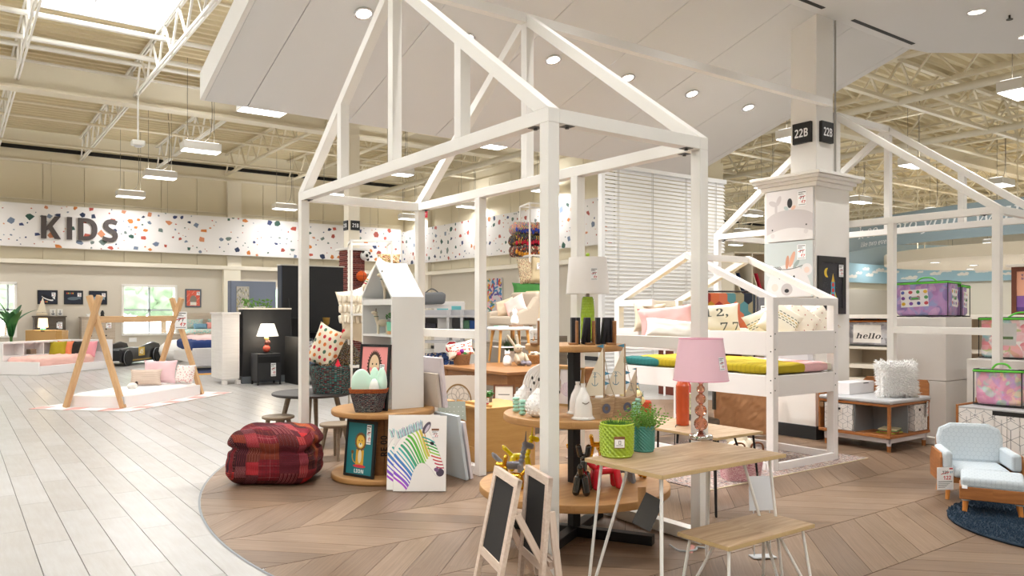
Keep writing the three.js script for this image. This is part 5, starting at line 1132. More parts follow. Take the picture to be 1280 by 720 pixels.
// ---- storage bench with cushion, cubes and fur pillow ----
const hexT = tex(256, 256, (c, w, h) => { c.fillStyle = '#ebe7e3'; c.fillRect(0, 0, w, h); c.strokeStyle = '#666a6e'; c.lineWidth = 1.8; const R = 49; for (let j = -1; j < 6; j++) for (let i = -1; i < 6; i++) { const x = i * R * 1.732 + (j % 2 ? R * .866 : 0), y = j * R * 1.5; c.beginPath(); for (let k = 0; k < 6; k++) { const a = k * PI / 3 + PI / 6; c.lineTo(x + Math.cos(a) * R, y + Math.sin(a) * R); } c.closePath(); c.stroke(); for (let k = 0; k < 3; k++) { const a = k * 2 * PI / 3 + PI / 6; c.beginPath(); c.moveTo(x, y); c.lineTo(x + Math.cos(a) * R, y + Math.sin(a) * R); c.stroke(); } } });
const hexM = M('#ffffff', .6, { map: hexT });
{
  const x0 = 7.74, x1 = 8.56, z1 = -4.15, z0 = -4.95;
  const t = T('storage_bench', 'teak storage bench with a grey cushion and patterned cube drawers', 'bench', [x0, 0, z1]);
  const w = x1 - x0, d = z1 - z0;
  O('base_panel', boxUV(bx(0, w, .14, .17, -d, 0, .004), 2), teak, t); O('top_panel', boxUV(bx(0, w, .465, .49, -d, 0, .004), 2), teak, t);
  O('base_frame', [bx(.03, w - .03, .09, .14, -.05, -.02), bx(.03, w - .03, .09, .14, -d + .02, -d + .05), bx(.03, .06, .09, .14, -d + .02, -.02), bx(w - .06, w - .03, .09, .14, -d + .02, -.02)], M('#d6d3d6', .5), t);
  for (const [x, z] of [[.05, -.04], [w - .06, -.04], [.05, -d + .06], [w - .06, -d + .06]]) { const l = O('leg', cyl(.022, .07, x, .06, z, 14, .026), M('#cfcbd0', .5), t); O('foot_tip', cyl(.018, .06, x, 0, z, 14, .021), teak, l, 'teak foot tip'); }
  O('corner_post', bx(.002, .032, .17, .465, -.034, -.004, .004), teak, t);
  O('inner_panel', [bx(.38, .395, .17, .465, -d + .02, -.02), bx(.02, .38, .17, .465, -d * .5 - .008, -d * .5 + .008)], M('#7c7f82', .7), t, 'grey inner panel');
  O('cube_drawer', bx(.005, .36, .175, .455, -d * .92, -d * .5 - .01, .004), hexM, t); O('cube_drawer', bx(w * .62, w * .95, .175, .455, -.36, -.008, .004), hexM, t);
  O('grommet', [cyl(.014, .006, 0, 0, 0, 14).rotateZ(PI / 2).translate(.002, .40, -d * .7), cyl(.014, .006, 0, 0, 0, 14).rotateX(PI / 2).translate(w * .74, .40, -.006)].map(g => g), black, t).userData.kind = 'stuff';
  O('seat_cushion', bx(-.01, w + .01, .49, .535, -d, .012, .02), M('#bcbcbd', .9), t, 'grey fabric seat cushion');
  const back = ww => ext([[0, .14], [ww, .14], [ww, .64], [ww - .06, .7], [.02, .7], [0, .66]], .022, .003);
  O('back_panel', boxUV(tr(back(d * .45), { p: [0.02, 0, -d - .02], r: [0, 0, 0] }), 2), teak, t); O('back_panel', boxUV(tr(back(d * .95), { p: [w + .005, 0, -.02], r: [0, PI / 2, 0] }), 2), teak, t);
  priceTag(t, w * .9, .40, .012, .3, .09, .16, 1); O('care_tag', bx(-.012, -.01, .40, .46, -d + .01, -d + .06), M('#8a6a48', .8), t);
  const wb = T('white_storage_box', 'plain white storage box on the back of the bench seat', 'box', [7.92, .536, -4.9]); O('box', bx(0, .5, 0, .13, -.02, .2, .006), M('#efecec', .5), wb); O('handle_slot', bx(.28, .38, .11, .118, .2, .203), black, wb);
  const bk = T('magazine_stack', 'pile of children books inside the bench opening', 'books', [8.02, .171, -4.3]); for (let k = 0; k < 4; k++) O('booklet', tr(bx(-.12, .12, k * .012, k * .012 + .01, -.09, .09), { r: [0, rr(-.4, .4), 0] }), M(['#b9c04a', '#a0553f', '#5d8a4c', '#d8cfa8'][k], .6), bk);
  // fur pillow
  const fp = T('fur_pillow', 'white long-haired fur pillow on the grey bench cushion', 'pillow', [QD(1121, 470, 8.25).x, .72, QD(1121, 470, 8.25).z], -.5); fp.rotation.order = 'YXZ'; fp.rotation.x = -.14;
  const pg = pillow(.44, .4, .17, 20, 2, .01); O('cover', pg, M('#fbf9f6', .95), fp);
  const P = pg.attributes.position, N = pg.attributes.normal, hairs = []; const cone = new THREE.ConeGeometry(.0055, 1, 4, 1, true).translate(0, .5, 0);
  for (let k = 0; k < 3200; k++) { const i = Math.floor(rnd() * P.count), n = V(N.getX(i), N.getY(i), N.getZ(i)).add(V(rr(-.6, .6), rr(-.9, .2), rr(-.5, .5))).normalize(); const g = cone.clone().scale(1, rr(.03, .05), 1).applyQuaternion(new THREE.Quaternion().setFromUnitVectors(V(0, 1, 0), n)).translate(P.getX(i) + rr(-.012, .012), P.getY(i) + rr(-.012, .012), P.getZ(i) * .96); hairs.push(g); }
  O('fur', hairs, M('#fdfcfa', .95), fp).userData.kind = 'stuff';
}
// ---- kids' armchair, ottoman, blue rug, toy chest ----
{
  const rg = T('blue_rug', 'round navy blue pile rug under the footstool', 'rug', [6.05, 0, -1.95]);
  O('pile', wobble(new THREE.CylinderGeometry(.78, .78, .018, 90, 1).translate(0, .011, 0), .003, 40, 2), M('#1c2f40', .95), rg);
  const tuft = new THREE.ConeGeometry(.006, .02, 3, 1, true), tf = []; for (let k = 0; k < 9000; k++) { const a = rr(0, 6.283), r = .78 * Math.sqrt(rnd()); tf.push(tuft.clone().rotateX(rr(-.5, .5)).rotateZ(rr(-.5, .5)).translate(Math.cos(a) * r, .024, Math.sin(a) * r)); } O('tufts', tf, M('#22384b', .95), rg).userData.kind = 'stuff';
  const upT = tex(256, 256, (c, w, h) => { c.fillStyle = '#c9d2d8'; c.fillRect(0, 0, w, h); c.strokeStyle = '#a9b5bd'; c.lineWidth = 2; const R = 26; for (let j = -1; j < 8; j++) for (let i = -1; i < 8; i++) { const x = i * R * 1.732 + (j % 2 ? R * .866 : 0), y = j * R * 1.5; c.beginPath(); for (let k = 0; k < 6; k++) { const a = k * PI / 3 + PI / 6; c.lineTo(x + Math.cos(a) * R, y + Math.sin(a) * R); } c.closePath(); c.stroke(); } }, [2.2, 2.2]);
  const up = M('#ffffff', .9, { map: upT });
  const RY = -1.1;
  const pc = G(1216, 634, 0), t = T('kids_armchair', 'kids armchair with light grey-blue cushions and wooden sides', 'armchair', [6.44, 0, -2.78], -.95);
  const W2 = .6; t.scale.setScalar(.9);
  for (const s of [-1, 1]) { O('side_panel', boxUV(tr(ext([[-.22, .14], [.2, .14], [.22, .2], [.22, .36], [.19, .4], [-.16, .4], [-.24, .3]], .018, .003), { p: [s * W2 / 2 + .009, 0, 0], r: [0, -PI / 2, 0] }), 2), teak, t);
    O('arm_cushion', bx(s * (W2 / 2 - .01) - (s > 0 ? .075 : 0), s * (W2 / 2 - .01) + (s > 0 ? 0 : .075), .27, .42, -.18, .24, .03), up, t); }
  O('seat_cushion', boxUV(bx(-.21, .21, .2, .285, -.16, .25, .03), 2), up, t); O('seat_board', bx(-.28, .28, .15, .2, -.2, .21, .006), teak, t);
  const bk2 = ext([[-.25, 0], [.25, 0], [.26, .22], [.235, .30], [.15, .345], [-.15, .345], [-.235, .30], [-.26, .22]], .09, .03); O('back_cushion', boxUV(tr(bk2, { p: [0, .255, -.23], r: [-.2, 0, 0] }), 2), up, t);
  O('back_board', tr(bx(-.25, .25, .15, .48, -.02, 0), { p: [0, 0, -.24], r: [-.14, 0, 0] }), teak, t);
  for (const a of [-1, 1]) for (const b of [-1, 1]) O('leg', rod([a * .25, 0.004, b * .2 - .01], [a * .235, .15, b * .17 - .01], .016, .022, 12), M('#d0883f', .5), t);
  const cardT = tex(128, 160, (c, w, h) => { c.fillStyle = '#f3f1ee'; c.fillRect(0, 0, w, h); c.fillStyle = '#333'; c.font = 'bold 30px sans-serif'; c.fillText('239', 40, 48); c.fillStyle = '#3f8fb0'; c.font = 'bold 22px sans-serif'; c.fillText('97', 100, 44); c.strokeStyle = '#c33'; c.lineWidth = 4; c.beginPath(); c.moveTo(30, 50); c.lineTo(96, 34); c.stroke(); c.fillStyle = '#c22c33'; c.font = 'bold 38px sans-serif'; c.fillText('122', 48, 88); c.fillStyle = '#555'; c.fillRect(10, 100, 108, 5); for (let i = 0; i < 4; i++) c.fillRect(10, 114 + i * 9, 90 - i * 12, 3); c.fillStyle = '#c22c33'; c.fillRect(96, 6, 26, 10); });
  const pcard = O('price_card', tr(bx(-.075, .075, -.19, 0, -.001, .001), { p: [-W2 / 2 + .02, .29, .268], r: [0, .45, 0] }), M('#ffffff', .5, { map: cardT }), t, 'price card reading 239 and 122');
  const o = T('footstool', 'wooden footstool with a light grey-blue cushion in front of the kids armchair', 'footstool', [5.98, .022, -2.47], -1.15); o.scale.set(.84, .92, .9);
  O('box', boxUV(bx(-.24, .24, .1, .2, -.13, .15, .008), 2), teak, o); O('cushion', boxUV(tr(bx(-.23, .23, 0, .085, -.14, .15, .03), { p: [0, .2, 0], r: [.10, 0, 0] }), 2), up, o);
  for (const a of [-1, 1]) for (const b of [-1, 1]) { const l = O('leg', rod([a * .2, 0, b * .1], [a * .19, .09, b * .09], .018, .022, 12), M('#d8883c', .5), o); O('ring', cyl(.034, .02, a * .19, .085, b * .09, 16), M('#ecebe8', .5), l, 'white plastic ring'); }
  O('cushion_tag', tr(bx(-.02, .02, -.015, .015, -.001, .001), { p: [-.2, .2, .155], r: [-.5, 0, 0] }), paper, o);
  // toy chest: hex front to -x
  const c = T('toy_chest', 'teak toy chest with a white hexagon-line front and grey lid', 'chest', [7.76, 0, -3.5]);
  O('front_panel', boxUV(bx(0, .02, .06, .53, 0, .95, .004), 2.2), hexM, c);
  for (let k = 0; k < 9; k++) O('slat', boxUV(bx(-.006, .002, .07, .49, .015 + k * .103, .11 + k * .103, .003), 2.2), hexM, c);
  O('side_panel', boxUV(bx(-.005, .42, 0, .56, .95, .972, .004), 2), teak, c); O('side_panel', boxUV(bx(-.005, .42, 0, .56, -.022, 0, .004), 2), teak, c);
  O('back_panel', boxUV(bx(.40, .42, 0, .6, -.022, .972, .004), 2), teak, c); O('lid', bx(.0, .4, .53, .545, 0, .95, .004), M('#b9b8b8', .6), c); O('handle_gap', bx(-.0065, -.004, .49, .53, .3, .62), black, c);
}
// ---- bedding packs: clear vinyl bags with coloured bedding ----
const packs = {};
const packTex = (base, kind) => packs[kind] ||= tex(256, 192, (c, w, h) => {
  c.fillStyle = base; c.fillRect(0, 0, w, h); let q = kind * 77 + 5; const r = () => { q = (q * 1664525 + 1013904223) >>> 0; return q / 4294967296; };
  const pal = [['#b690c8', '#a878b8', '#8f9fd0', '#d7a8d0', '#7d6fb0'], ['#e7aabf', '#d98fb0', '#a9d8c8', '#f1d3a8', '#c9a0d8'], ['#f0e8e6', '#e98a8a', '#a8c46a', '#e7b0b8', '#7ab0b8'], ['#a7a4a8', '#8d8a90', '#bdbabd', '#76757a']][kind];
  for (let i = 0; i < 90; i++) { c.fillStyle = pal[Math.floor(r() * pal.length)]; c.globalAlpha = .6; c.beginPath(); c.ellipse(r() * w, r() * h, 10 + r() * 30, 6 + r() * 16, r() * 3, 0, 7); c.fill(); }
  c.globalAlpha = 1;
  if (kind === 0) { c.fillStyle = '#f3eff2'; c.save(); c.translate(30, 48); c.rotate(-.06); c.fillRect(0, 0, 130, 92); const k = ['#3a4a9a', '#c23a4a', '#4a9a5a', '#e0b030', '#7a4aa0']; for (let i = 0; i < 12; i++) { c.fillStyle = k[i % 5]; c.beginPath(); c.arc(12 + (i % 4) * 36, 14 + Math.floor(i / 4) * 30, 9, 0, 7); c.fill(); } c.fillStyle = '#9a9a9c'; c.fillRect(46, 38, 46, 18); c.fillStyle = '#3aa83a'; c.fillRect(52, 45, 32, 7); c.restore(); }
  if (kind === 2) { for (let i = 0; i < 8; i++) { const x = 20 + (i % 4) * 64, y = 50 + Math.floor(i / 4) * 80; c.fillStyle = i % 2 ? '#9cb85a' : '#e58a94'; c.beginPath(); c.arc(x, y, 17, PI, 0); c.fill(); c.fillStyle = '#e9a6ae'; c.beginPath(); c.moveTo(x - 15, y); c.lineTo(x + 15, y); c.lineTo(x + 9, y + 22); c.lineTo(x - 9, y + 22); c.fill(); } c.fillStyle = '#c9c9c6'; c.fillRect(60, 30, 60, 100); c.fillStyle = '#4a6a3a'; c.fillRect(70, 90, 40, 12); }
  if (kind === 3) { c.fillStyle = '#e6e1da'; c.fillRect(60, 36, 150, 130); c.fillStyle = '#2a2a2c'; c.font = 'italic bold 52px serif'; c.fillText('hello.', 74, 136); }
});
const vinyl = M('#ffffff', .12, { transmission: .9, thickness: 0, ior: 1.4 });
function beddingPack(label, pos, ry, w, h, d, kind, zip) {
  const t = T('bedding_pack', label, 'bedding pack', pos, ry), map = packTex(['#b58cc4', '#e3a4c0', '#efe8e4', '#a9a6a8'][kind], kind);
  const g = wobble(softBox(w - .02, h - .02, d - .02, .05, 18), .014, 9, kind * 3 + w), P = g.attributes.position, N = g.attributes.normal, U = new Float32Array(P.count * 2);
  for (let i = 0; i < P.count; i++) { const side = Math.abs(N.getX(i)) > .8; U[2 * i] = side ? P.getZ(i) / d + .5 : P.getX(i) / w + .5; U[2 * i + 1] = P.getY(i) / h + .5; } g.setAttribute('uv', new THREE.BufferAttribute(U, 2));
  O('bedding', g.translate(0, h / 2, 0), M('#ffffff', .35, { map, clearcoat: .9, clearcoatRoughness: .15 }), t);
  const f = (y, r, m, n) => O(n, tube([[-w / 2, y, -d / 2], [w / 2, y, -d / 2], [w / 2, y + .01, d / 2], [-w / 2, y, d / 2]].flatMap((a, i, A) => { const b = A[(i + 1) % 4]; return [.02, .5, .98].map(k => [a[0] + (b[0] - a[0]) * k, a[1] + (b[1] - a[1]) * k, a[2] + (b[2] - a[2]) * k]); }), r, 60, 6, true), m, t);
  f(h - .03, .012, zip, 'zip_band'); f(h - .015, .005, black, 'upper_piping'); f(.012, .006, black, 'lower_piping');
  O('seam_piping', [[w / 2, d / 2], [-w / 2, d / 2], [w / 2, -d / 2], [-w / 2, -d / 2]].map(([x, z]) => rod([x * .985, .02, z * .985], [x * .985, h - .02, z * .985], .005, .005, 6)), black, t).userData.kind = 'stuff';
  O('strap', tube([[-w * .2, h - .01, 0], [-w * .1, h + .035, 0], [w * .1, h + .035, 0], [w * .2, h - .01, 0]], .01, 16, 6), zip, t);
}
{
  const zipG = M('#5bc437', .4), zipO = M('#c9762a', .5);
  const ped = (label, x0, x1, z0, z1, h) => { const t = T('display_pedestal', label, 'pedestal', [x0, 0, z1]); O('lower_block', bx(0, x1 - x0, 0, h * .48, z0 - z1, 0, .006), M('#eeeae5', .6), t); O('upper_block', bx(0, x1 - x0, h * .484, h, z0 - z1, 0, .006), M('#eeeae5', .6), t); };
  ped('tall white pedestal carrying the purple bedding packs', 9.0, 9.62, -4.8, -4.19, 1.375);
  ped('white pedestal carrying the cupcake bedding pack', 8.95, 9.7, -3.95, -3.1, .93);
  beddingPack('large purple bedding pack with a green zip on the tall pedestal', [9.2, 1.376, -4.5], -PI / 2, .62, .42, .3, 0, zipG);
  beddingPack('narrow purple bedding pack behind the large one on the tall pedestal', [9.48, 1.376, -4.42], -PI / 2, .46, .38, .2, 0, zipG);
  beddingPack('white bedding pack with pink cupcakes on the low pedestal', [9.3, .931, -3.52], -PI / 2, .8, .46, .3, 2, zipG);
  beddingPack('pink and purple plush bedding pack standing on the toy chest lid', [8.05, .546, -3.24], -PI / 2, .42, .36, .2, 1, zipG);
  beddingPack('small grey bedding pack on the toy chest lid', [8.08, .546, -2.76], -PI / 2, .3, .2, .2, 3, M('#55565a', .5));
  // shelf wall with packs
  const sh = T('bedding_shelf', 'long cream shelf unit with a white ledge behind the second house frame', 'shelf', [11.6, 0, -8.2]), L = 6.2, cw = M('#ddd3c2', .6);
  O('back_panel', bx(.45, .5, 0, 1.36, 0, L), M('#b9a993', .8), sh); O('ledge', bx(-.02, .5, 1.34, 1.4, 0, L, .006), M('#efe9dd', .5), sh); O('shelf_board', bx(0, .45, .86, .9, 0, L), cw, sh); O('shelf_board', bx(0, .45, .56, .62, 0, L), cw, sh); O('plinth', bx(0, .45, 0, .4, 0, L), cw, sh);
  for (let k = 0; k < 6; k++) O('divider', bx(0, .45, .0, 1.34, k * 1.23, k * 1.23 + .04), cw, sh);
  beddingPack('grey bedding pack with a hello cushion on the cream shelf', [11.82, .902, -6.66], -PI / 2, .78, .42, .3, 3, zipO);
  beddingPack('grey bedding pack beside the hello cushion pack', [11.82, .902, -5.7], -PI / 2, .5, .38, .3, 3, zipO);
  const sg = tex(128, 64, (c, w, h) => { c.fillStyle = '#f2efec'; c.fillRect(0, 0, w, h); c.strokeStyle = '#a33'; c.lineWidth = 3; c.beginPath(); c.moveTo(20, 40); c.quadraticCurveTo(30, 20, 38, 40); c.moveTo(48, 36); c.arc(54, 36, 7, 0, 6); c.stroke(); c.fillStyle = '#c3202c'; c.beginPath(); c.arc(108, 20, 12, 0, 7); c.fill(); });
  const s1 = T('promo_card', 'white promotional card with a red dot below the shelf ledge', 'card', [11.55, .98, -4.25], -PI / 2); board('card', .62, .34, .02, sg, M('#d9d5d0', .6), s1);
  const s2t = tex(128, 64, (c, w, h) => { c.fillStyle = '#f2efec'; c.fillRect(0, 0, w, h); c.fillStyle = '#8f2a2c'; c.fillRect(0, 0, w, 22); c.fillStyle = '#666'; for (let i = 0; i < 4; i++) c.fillRect(10, 30 + i * 8, 100 - i * 14, 3); });
  const s2 = T('promo_card', 'white promotional card with a dark red band below the shelf ledge', 'card', [11.55, .98, -3.55], -PI / 2); board('card', .6, .34, .02, s2t, M('#d9d5d0', .6), s2);
  // mattress advert above the ledge
  const ad = tex(256, 192, (c, w, h) => {
    c.fillStyle = '#f0b193'; c.fillRect(0, 0, w, h); c.fillStyle = '#8a5fa8'; c.fillRect(0, 118, w, 74); c.fillStyle = '#5c3a86'; c.fillRect(0, 172, w, 20); c.fillStyle = '#4a2f7a'; c.font = 'bold 15px sans-serif'; c.fillText('THE', 12, 24); c.fillText('SOFTEST', 12, 40);
    c.fillStyle = '#2a1c1c'; c.beginPath(); c.ellipse(150, 66, 17, 26, 0, 0, 7); c.fill(); c.fillRect(134, 66, 14, 46); c.fillStyle = '#c98f74'; c.beginPath(); c.ellipse(154, 64, 10, 14, 0, 0, 7); c.fill(); c.fillStyle = '#cbb3d4'; c.beginPath(); c.moveTo(140, 84); c.lineTo(176, 84); c.lineTo(186, 130); c.lineTo(136, 132); c.fill(); c.beginPath(); c.ellipse(180, 134, 44, 13, .1, 0, 7); c.fill(); c.fillStyle = '#c98f74'; c.fillRect(180, 128, 24, 8);
  });
  const mp = T('mattress_advert', 'brown framed mattress advert with a reclining figure above the ledge', 'advert', [11.9, 1.401, -4.05], -PI / 2);
  O('frame', [bx(-.62, .62, 0, .05, -.04, 0), bx(-.62, .62, .60, .66, -.04, 0), bx(-.62, -.56, .05, .6, -.04, 0), bx(.56, .62, .05, .6, -.04, 0)], M('#6e3a26', .5), mp); O('print', bx(-.56, .56, .05, .6, -.03, -.015), M('#ffffff', .5, { map: ad }), mp); O('crown', bx(-.68, .68, .66, .70, -.08, .03, .008), M('#e9e3d8', .5), mp);
  const lt = T('raised_letters', 'grey raised letters above the mattress advert', 'sign', [11.9, 2.102, -4.0], -PI / 2); let xx = -.1; for (const ch of 'LAR') { const g = text3(ch, .2, .03).translate(xx, 0, 0); O('letter', g, M('#b9b3ab', .6), lt); xx += .28; }
}
// ---- far right: cloud banners, round soffit, curved script sign ----
{
  const cloudT = tex(1024, 96, (c, w, h) => { c.fillStyle = '#a9cbd6'; c.fillRect(0, 0, w, h); c.fillStyle = '#f6efe4'; let q = 9; const r = () => { q = (q * 1664525 + 1013904223) >>> 0; return q / 4294967296; }; for (let i = 0; i < 44; i++) { const x = i * 24 + r() * 10, y = 16 + r() * 64, s = 5 + r() * 7; for (let k = 0; k < 4; k++) { c.beginPath(); c.arc(x + (k - 1.5) * s * .7, y - (k % 2) * s * .45, s * .62, 0, 7); c.fill(); } c.fillRect(x - s * 1.4, y, s * 2.8, s * .5); } });
  const cb = (label, p, ry, L) => { const t = T('cloud_banner', label, 'banner', p, ry); O('board', bx(-L / 2, L / 2, 0, 1.39, -.03, 0), M('#a9cbd6', .7), t); O('print', new THREE.PlaneGeometry(L - .02, 1.37).translate(0, .695, .003), M('#ffffff', .7, { map: cloudT }), t); O('hang_wire', [-.4, 0, .4].map(k => rod([k * L, 1.39, -.01], [k * L, 2.9, -.01], .01, .01, 5)), steelCream, t); };
  cb('blue cloud banner on the far back wall', [39.5, 3.5, ROOM.z0 + .3], 0, 29.5); cb('blue cloud banner on the far side wall', [ROOM.x1 - .3, 3.5, -17.5], -PI / 2, 23.6);
  const sp = QD(1320, 391, 30); const so = SG('ceiling_soffit'); O('drum', new THREE.CylinderGeometry(6, 6, .42, 72).translate(sp.x, 3.6, sp.z), M('#e6d9c2', .7), so);
  for (let k = 0; k < 9; k++) { const a = k * .7 + .3, R = k % 2 ? 4.6 : 2.8, x = sp.x + Math.cos(a) * R, z = sp.z + Math.sin(a) * R; const d = T('soffit_downlight', 'small lit downlight in the round cream soffit', 'downlight', [x, 3.385, z], 0, 'downlights in the round soffit'); O('lens', cyl(.17, .012, 0, -.006, 0, 20), M('#fff', .5, { emissive: LAMP_COLOR, emissiveIntensity: 2.5 }), d); O('trim', new THREE.TorusGeometry(.18, .015, 6, 24).rotateX(PI / 2), chrome, d); const L = new THREE.SpotLight(LAMP_COLOR, 22, 0, 1.1, .6, 2); L.position.set(x, 3.36, z); L.target.position.set(x, 0, z + .001); L.castShadow = true; scene.add(L, L.target); L.name = 'soffit_beam'; }
  for (let k = 0; k < 8; k++) { const a = k * PI / 4; O('hanger', rod([sp.x + Math.cos(a) * 5, 3.8, sp.z + Math.sin(a) * 5], [sp.x + Math.cos(a) * 5, 7.35, sp.z + Math.sin(a) * 5], .02, .02, 6), steelCream, so); }
  const rc = QD(1420, 391, 26), R = 9.3, ring = T('curved_sign', 'grey-blue curved hanging sign band with white script', 'sign', [rc.x, 3.52, rc.z]);
  const bandM = M('#8ea1a8', .5), a0 = Math.atan2(-rc.x, -rc.z);
  O('band', [lathe([[R, 0], [R, .96], [R - .05, .96], [R - .05, 0], [R, 0]], 140)], bandM, ring);
  const stx = tex(1024, 128, (c, w, h) => { c.clearRect(0, 0, w, h); c.fillStyle = '#f2f5f5'; c.font = 'italic 74px serif'; c.fillText('h so   into your wille', 8, 80); c.font = 'italic 30px serif'; c.fillText('like two ever', 30, 120); });
  const arc = .95, cg = new THREE.CylinderGeometry(R + .012, R + .012, .9, 60, 1, true, a0 - arc * .95, arc).translate(0, .48, 0);
  O('script', cg, new THREE.MeshStandardMaterial({ map: stx, transparent: true, alphaTest: .4, roughness: .6, side: THREE.DoubleSide }), ring, 'white script lettering');
  O('hanger', Array.from({ length: 10 }, (_, k) => rod([Math.cos(k * .628) * (R - .03), .96, Math.sin(k * .628) * (R - .03)], [Math.cos(k * .628) * (R - .03), 3.84, Math.sin(k * .628) * (R - .03)], .015, .015, 5)), steelCream, ring).userData.kind = 'stuff';
}
// ======================= LEFT AND MIDDLE BACKGROUND =======================
const washWood = M('#ffffff', .6, { map: woodTex([212, 198, 180], [170, 152, 132], 71.5, 26, [1, 1]) });
const washWhite = M('#ffffff', .55, { map: woodTex([236, 232, 228], [214, 209, 204], 77.5, 26, [1, 1]) });
const darkTaupe = M('#ffffff', .6, { map: woodTex([104, 92, 78], [74, 64, 54], 83.1, 26, [1, 1]) });
const logM = M('#f0d6ac', .65, { map: whiteWash.map });
const pinkFur = M('#f0c0b4', .95), blackWall = M('#141416', .6);
// ---- tipi bed ----
{
  const P1 = G(155, 511, 0), ry = .756;
  const local = (x, y, z) => V(P1.x + x * Math.cos(ry) + z * Math.sin(ry), y, P1.z - x * Math.sin(ry) + z * Math.cos(ry));
  const rugT = tex(256, 128, (c, w, h) => { c.fillStyle = '#efe9e6'; c.fillRect(0, 0, w, h); c.fillStyle = '#e3a79f'; for (let j = 0; j < 6; j++) for (let i = 0; i < 8; i++) if ((i + j) % 2) { c.beginPath(); c.moveTo(i * 32 + 4, j * 22); c.lineTo(i * 32 + 30, j * 22 + 3); c.lineTo(i * 32 + 26, j * 22 + 20); c.lineTo(i * 32 - 2, j * 22 + 17); c.fill(); } });
  const rug = T('pink_rug', 'white rug with pink patches under the tipi bed', 'rug', P1, ry); { const g = bx(-.32, 2.45, 0, .008, -1.35, .32); const U = g.attributes.uv, Q = g.attributes.position; for (let i = 0; i < U.count; i++) U.setXY(i, (Q.getX(i) + .32) / 2.77, (Q.getZ(i) + 1.35) / 1.67); O('pile', g, M('#ffffff', .95, { map: rugT }), rug); }
  const t = T('tipi_bed', 'low white floor bed under a wooden A-frame tipi with a ridge pole', 'bed', [P1.x, .009, P1.z], ry);
  const L = 1.95, Wd = .95;
  O('side_board', bx(0, L, 0, .17, -.022, 0, .003), bedWhite, t); O('side_board', bx(0, L, 0, .17, -Wd, -Wd + .022, .003), bedWhite, t); O('end_board', bx(0, .022, 0, .17, -Wd, 0, .003), bedWhite, t); O('end_board', bx(L - .022, L, 0, .17, -Wd, 0, .003), bedWhite, t);
  for (const x of [-.03, L + .03]) {
    for (const s of [0, 1]) { const a = s ? -.02 : -Wd + .02, c = -Wd / 2; O('tipi_leg', swapUV(boxUV(tr(bar([x + (s ? .04 : -.04), 0, a], [x + (s ? .04 : -.04), 1.68, c + (c - a) * .27], .075, .075, .012), {}), 1.4)), logM, t); }
  }
  O('ridge_pole', boxUV(bar([-.05, 1.32, -Wd / 2], [L + .05, 1.32, -Wd / 2], .05, .1, .01), 1.2), logM, t);
  const card = O('price_card', tr(bx(-.1, .1, -.28, .02, -.001, .001), { p: [L + .0, 1.42, -Wd / 2 + .1], r: [0, -1.2, 0] }), tagM[0], t, 'hanging price card');
  const mt = T('tipi_mattress', 'white speckled sheet and mattress in the tipi bed', 'mattress', [P1.x, .012, P1.z], ry); O('sheet', wobble(softBox(L - .06, .17, Wd - .06, .06, 18), .02, 5, 4).translate(L / 2, .115, -Wd / 2), M('#f6f3f1', .9), mt);
  const cu = (label, x, y, z, w, h, r, m, s) => { const c = T('cushion', label, 'cushion', local(x, y, z), ry - 1.25); O('cover', tr(pillow(w, h, .16, 14, s), { r: [-.35, r, 0] }), m, c); };
  const stripe = M('#ffffff', .9, { map: tex(128, 128, (c, w, h) => { c.fillStyle = '#e2cfc0'; c.fillRect(0, 0, w, h); c.fillStyle = '#cbb19e'; for (let i = 0; i < 12; i++) c.fillRect(0, i * 11, w, 4); }) });
  cu('large pale pink cushion standing in the tipi bed', 1.62, .42, -.55, .55, .42, 0, M('#efccd0', .9), 1); cu('beige striped cushion leaning on the pink one in the tipi bed', 1.35, .35, -.62, .5, .28, .1, stripe, 2); cu('white dotted cushion at the rail of the tipi bed', 1.75, .38, -.16, .34, .34, -.3, M('#ffffff', .9, { map: fabricTex(['#f4ece6', '#f4ece6', '#f4ece6', '#f4ece6', '#f4ece6', '#d89a98'], 3, 14) }), 3);
  const toy = T('plush_toy', 'small dark-eared plush toy lying in the tipi bed', 'plush toy', local(.85, .25, -.5), ry); O('body', sph(.07, 0, 0, 0, [1.3, .8, 1]), M('#f0ece6', .95), toy); O('ear', sph(.04, .1, .03, 0, [.7, 1, .6]), M('#4a3a38', .95), toy);
}
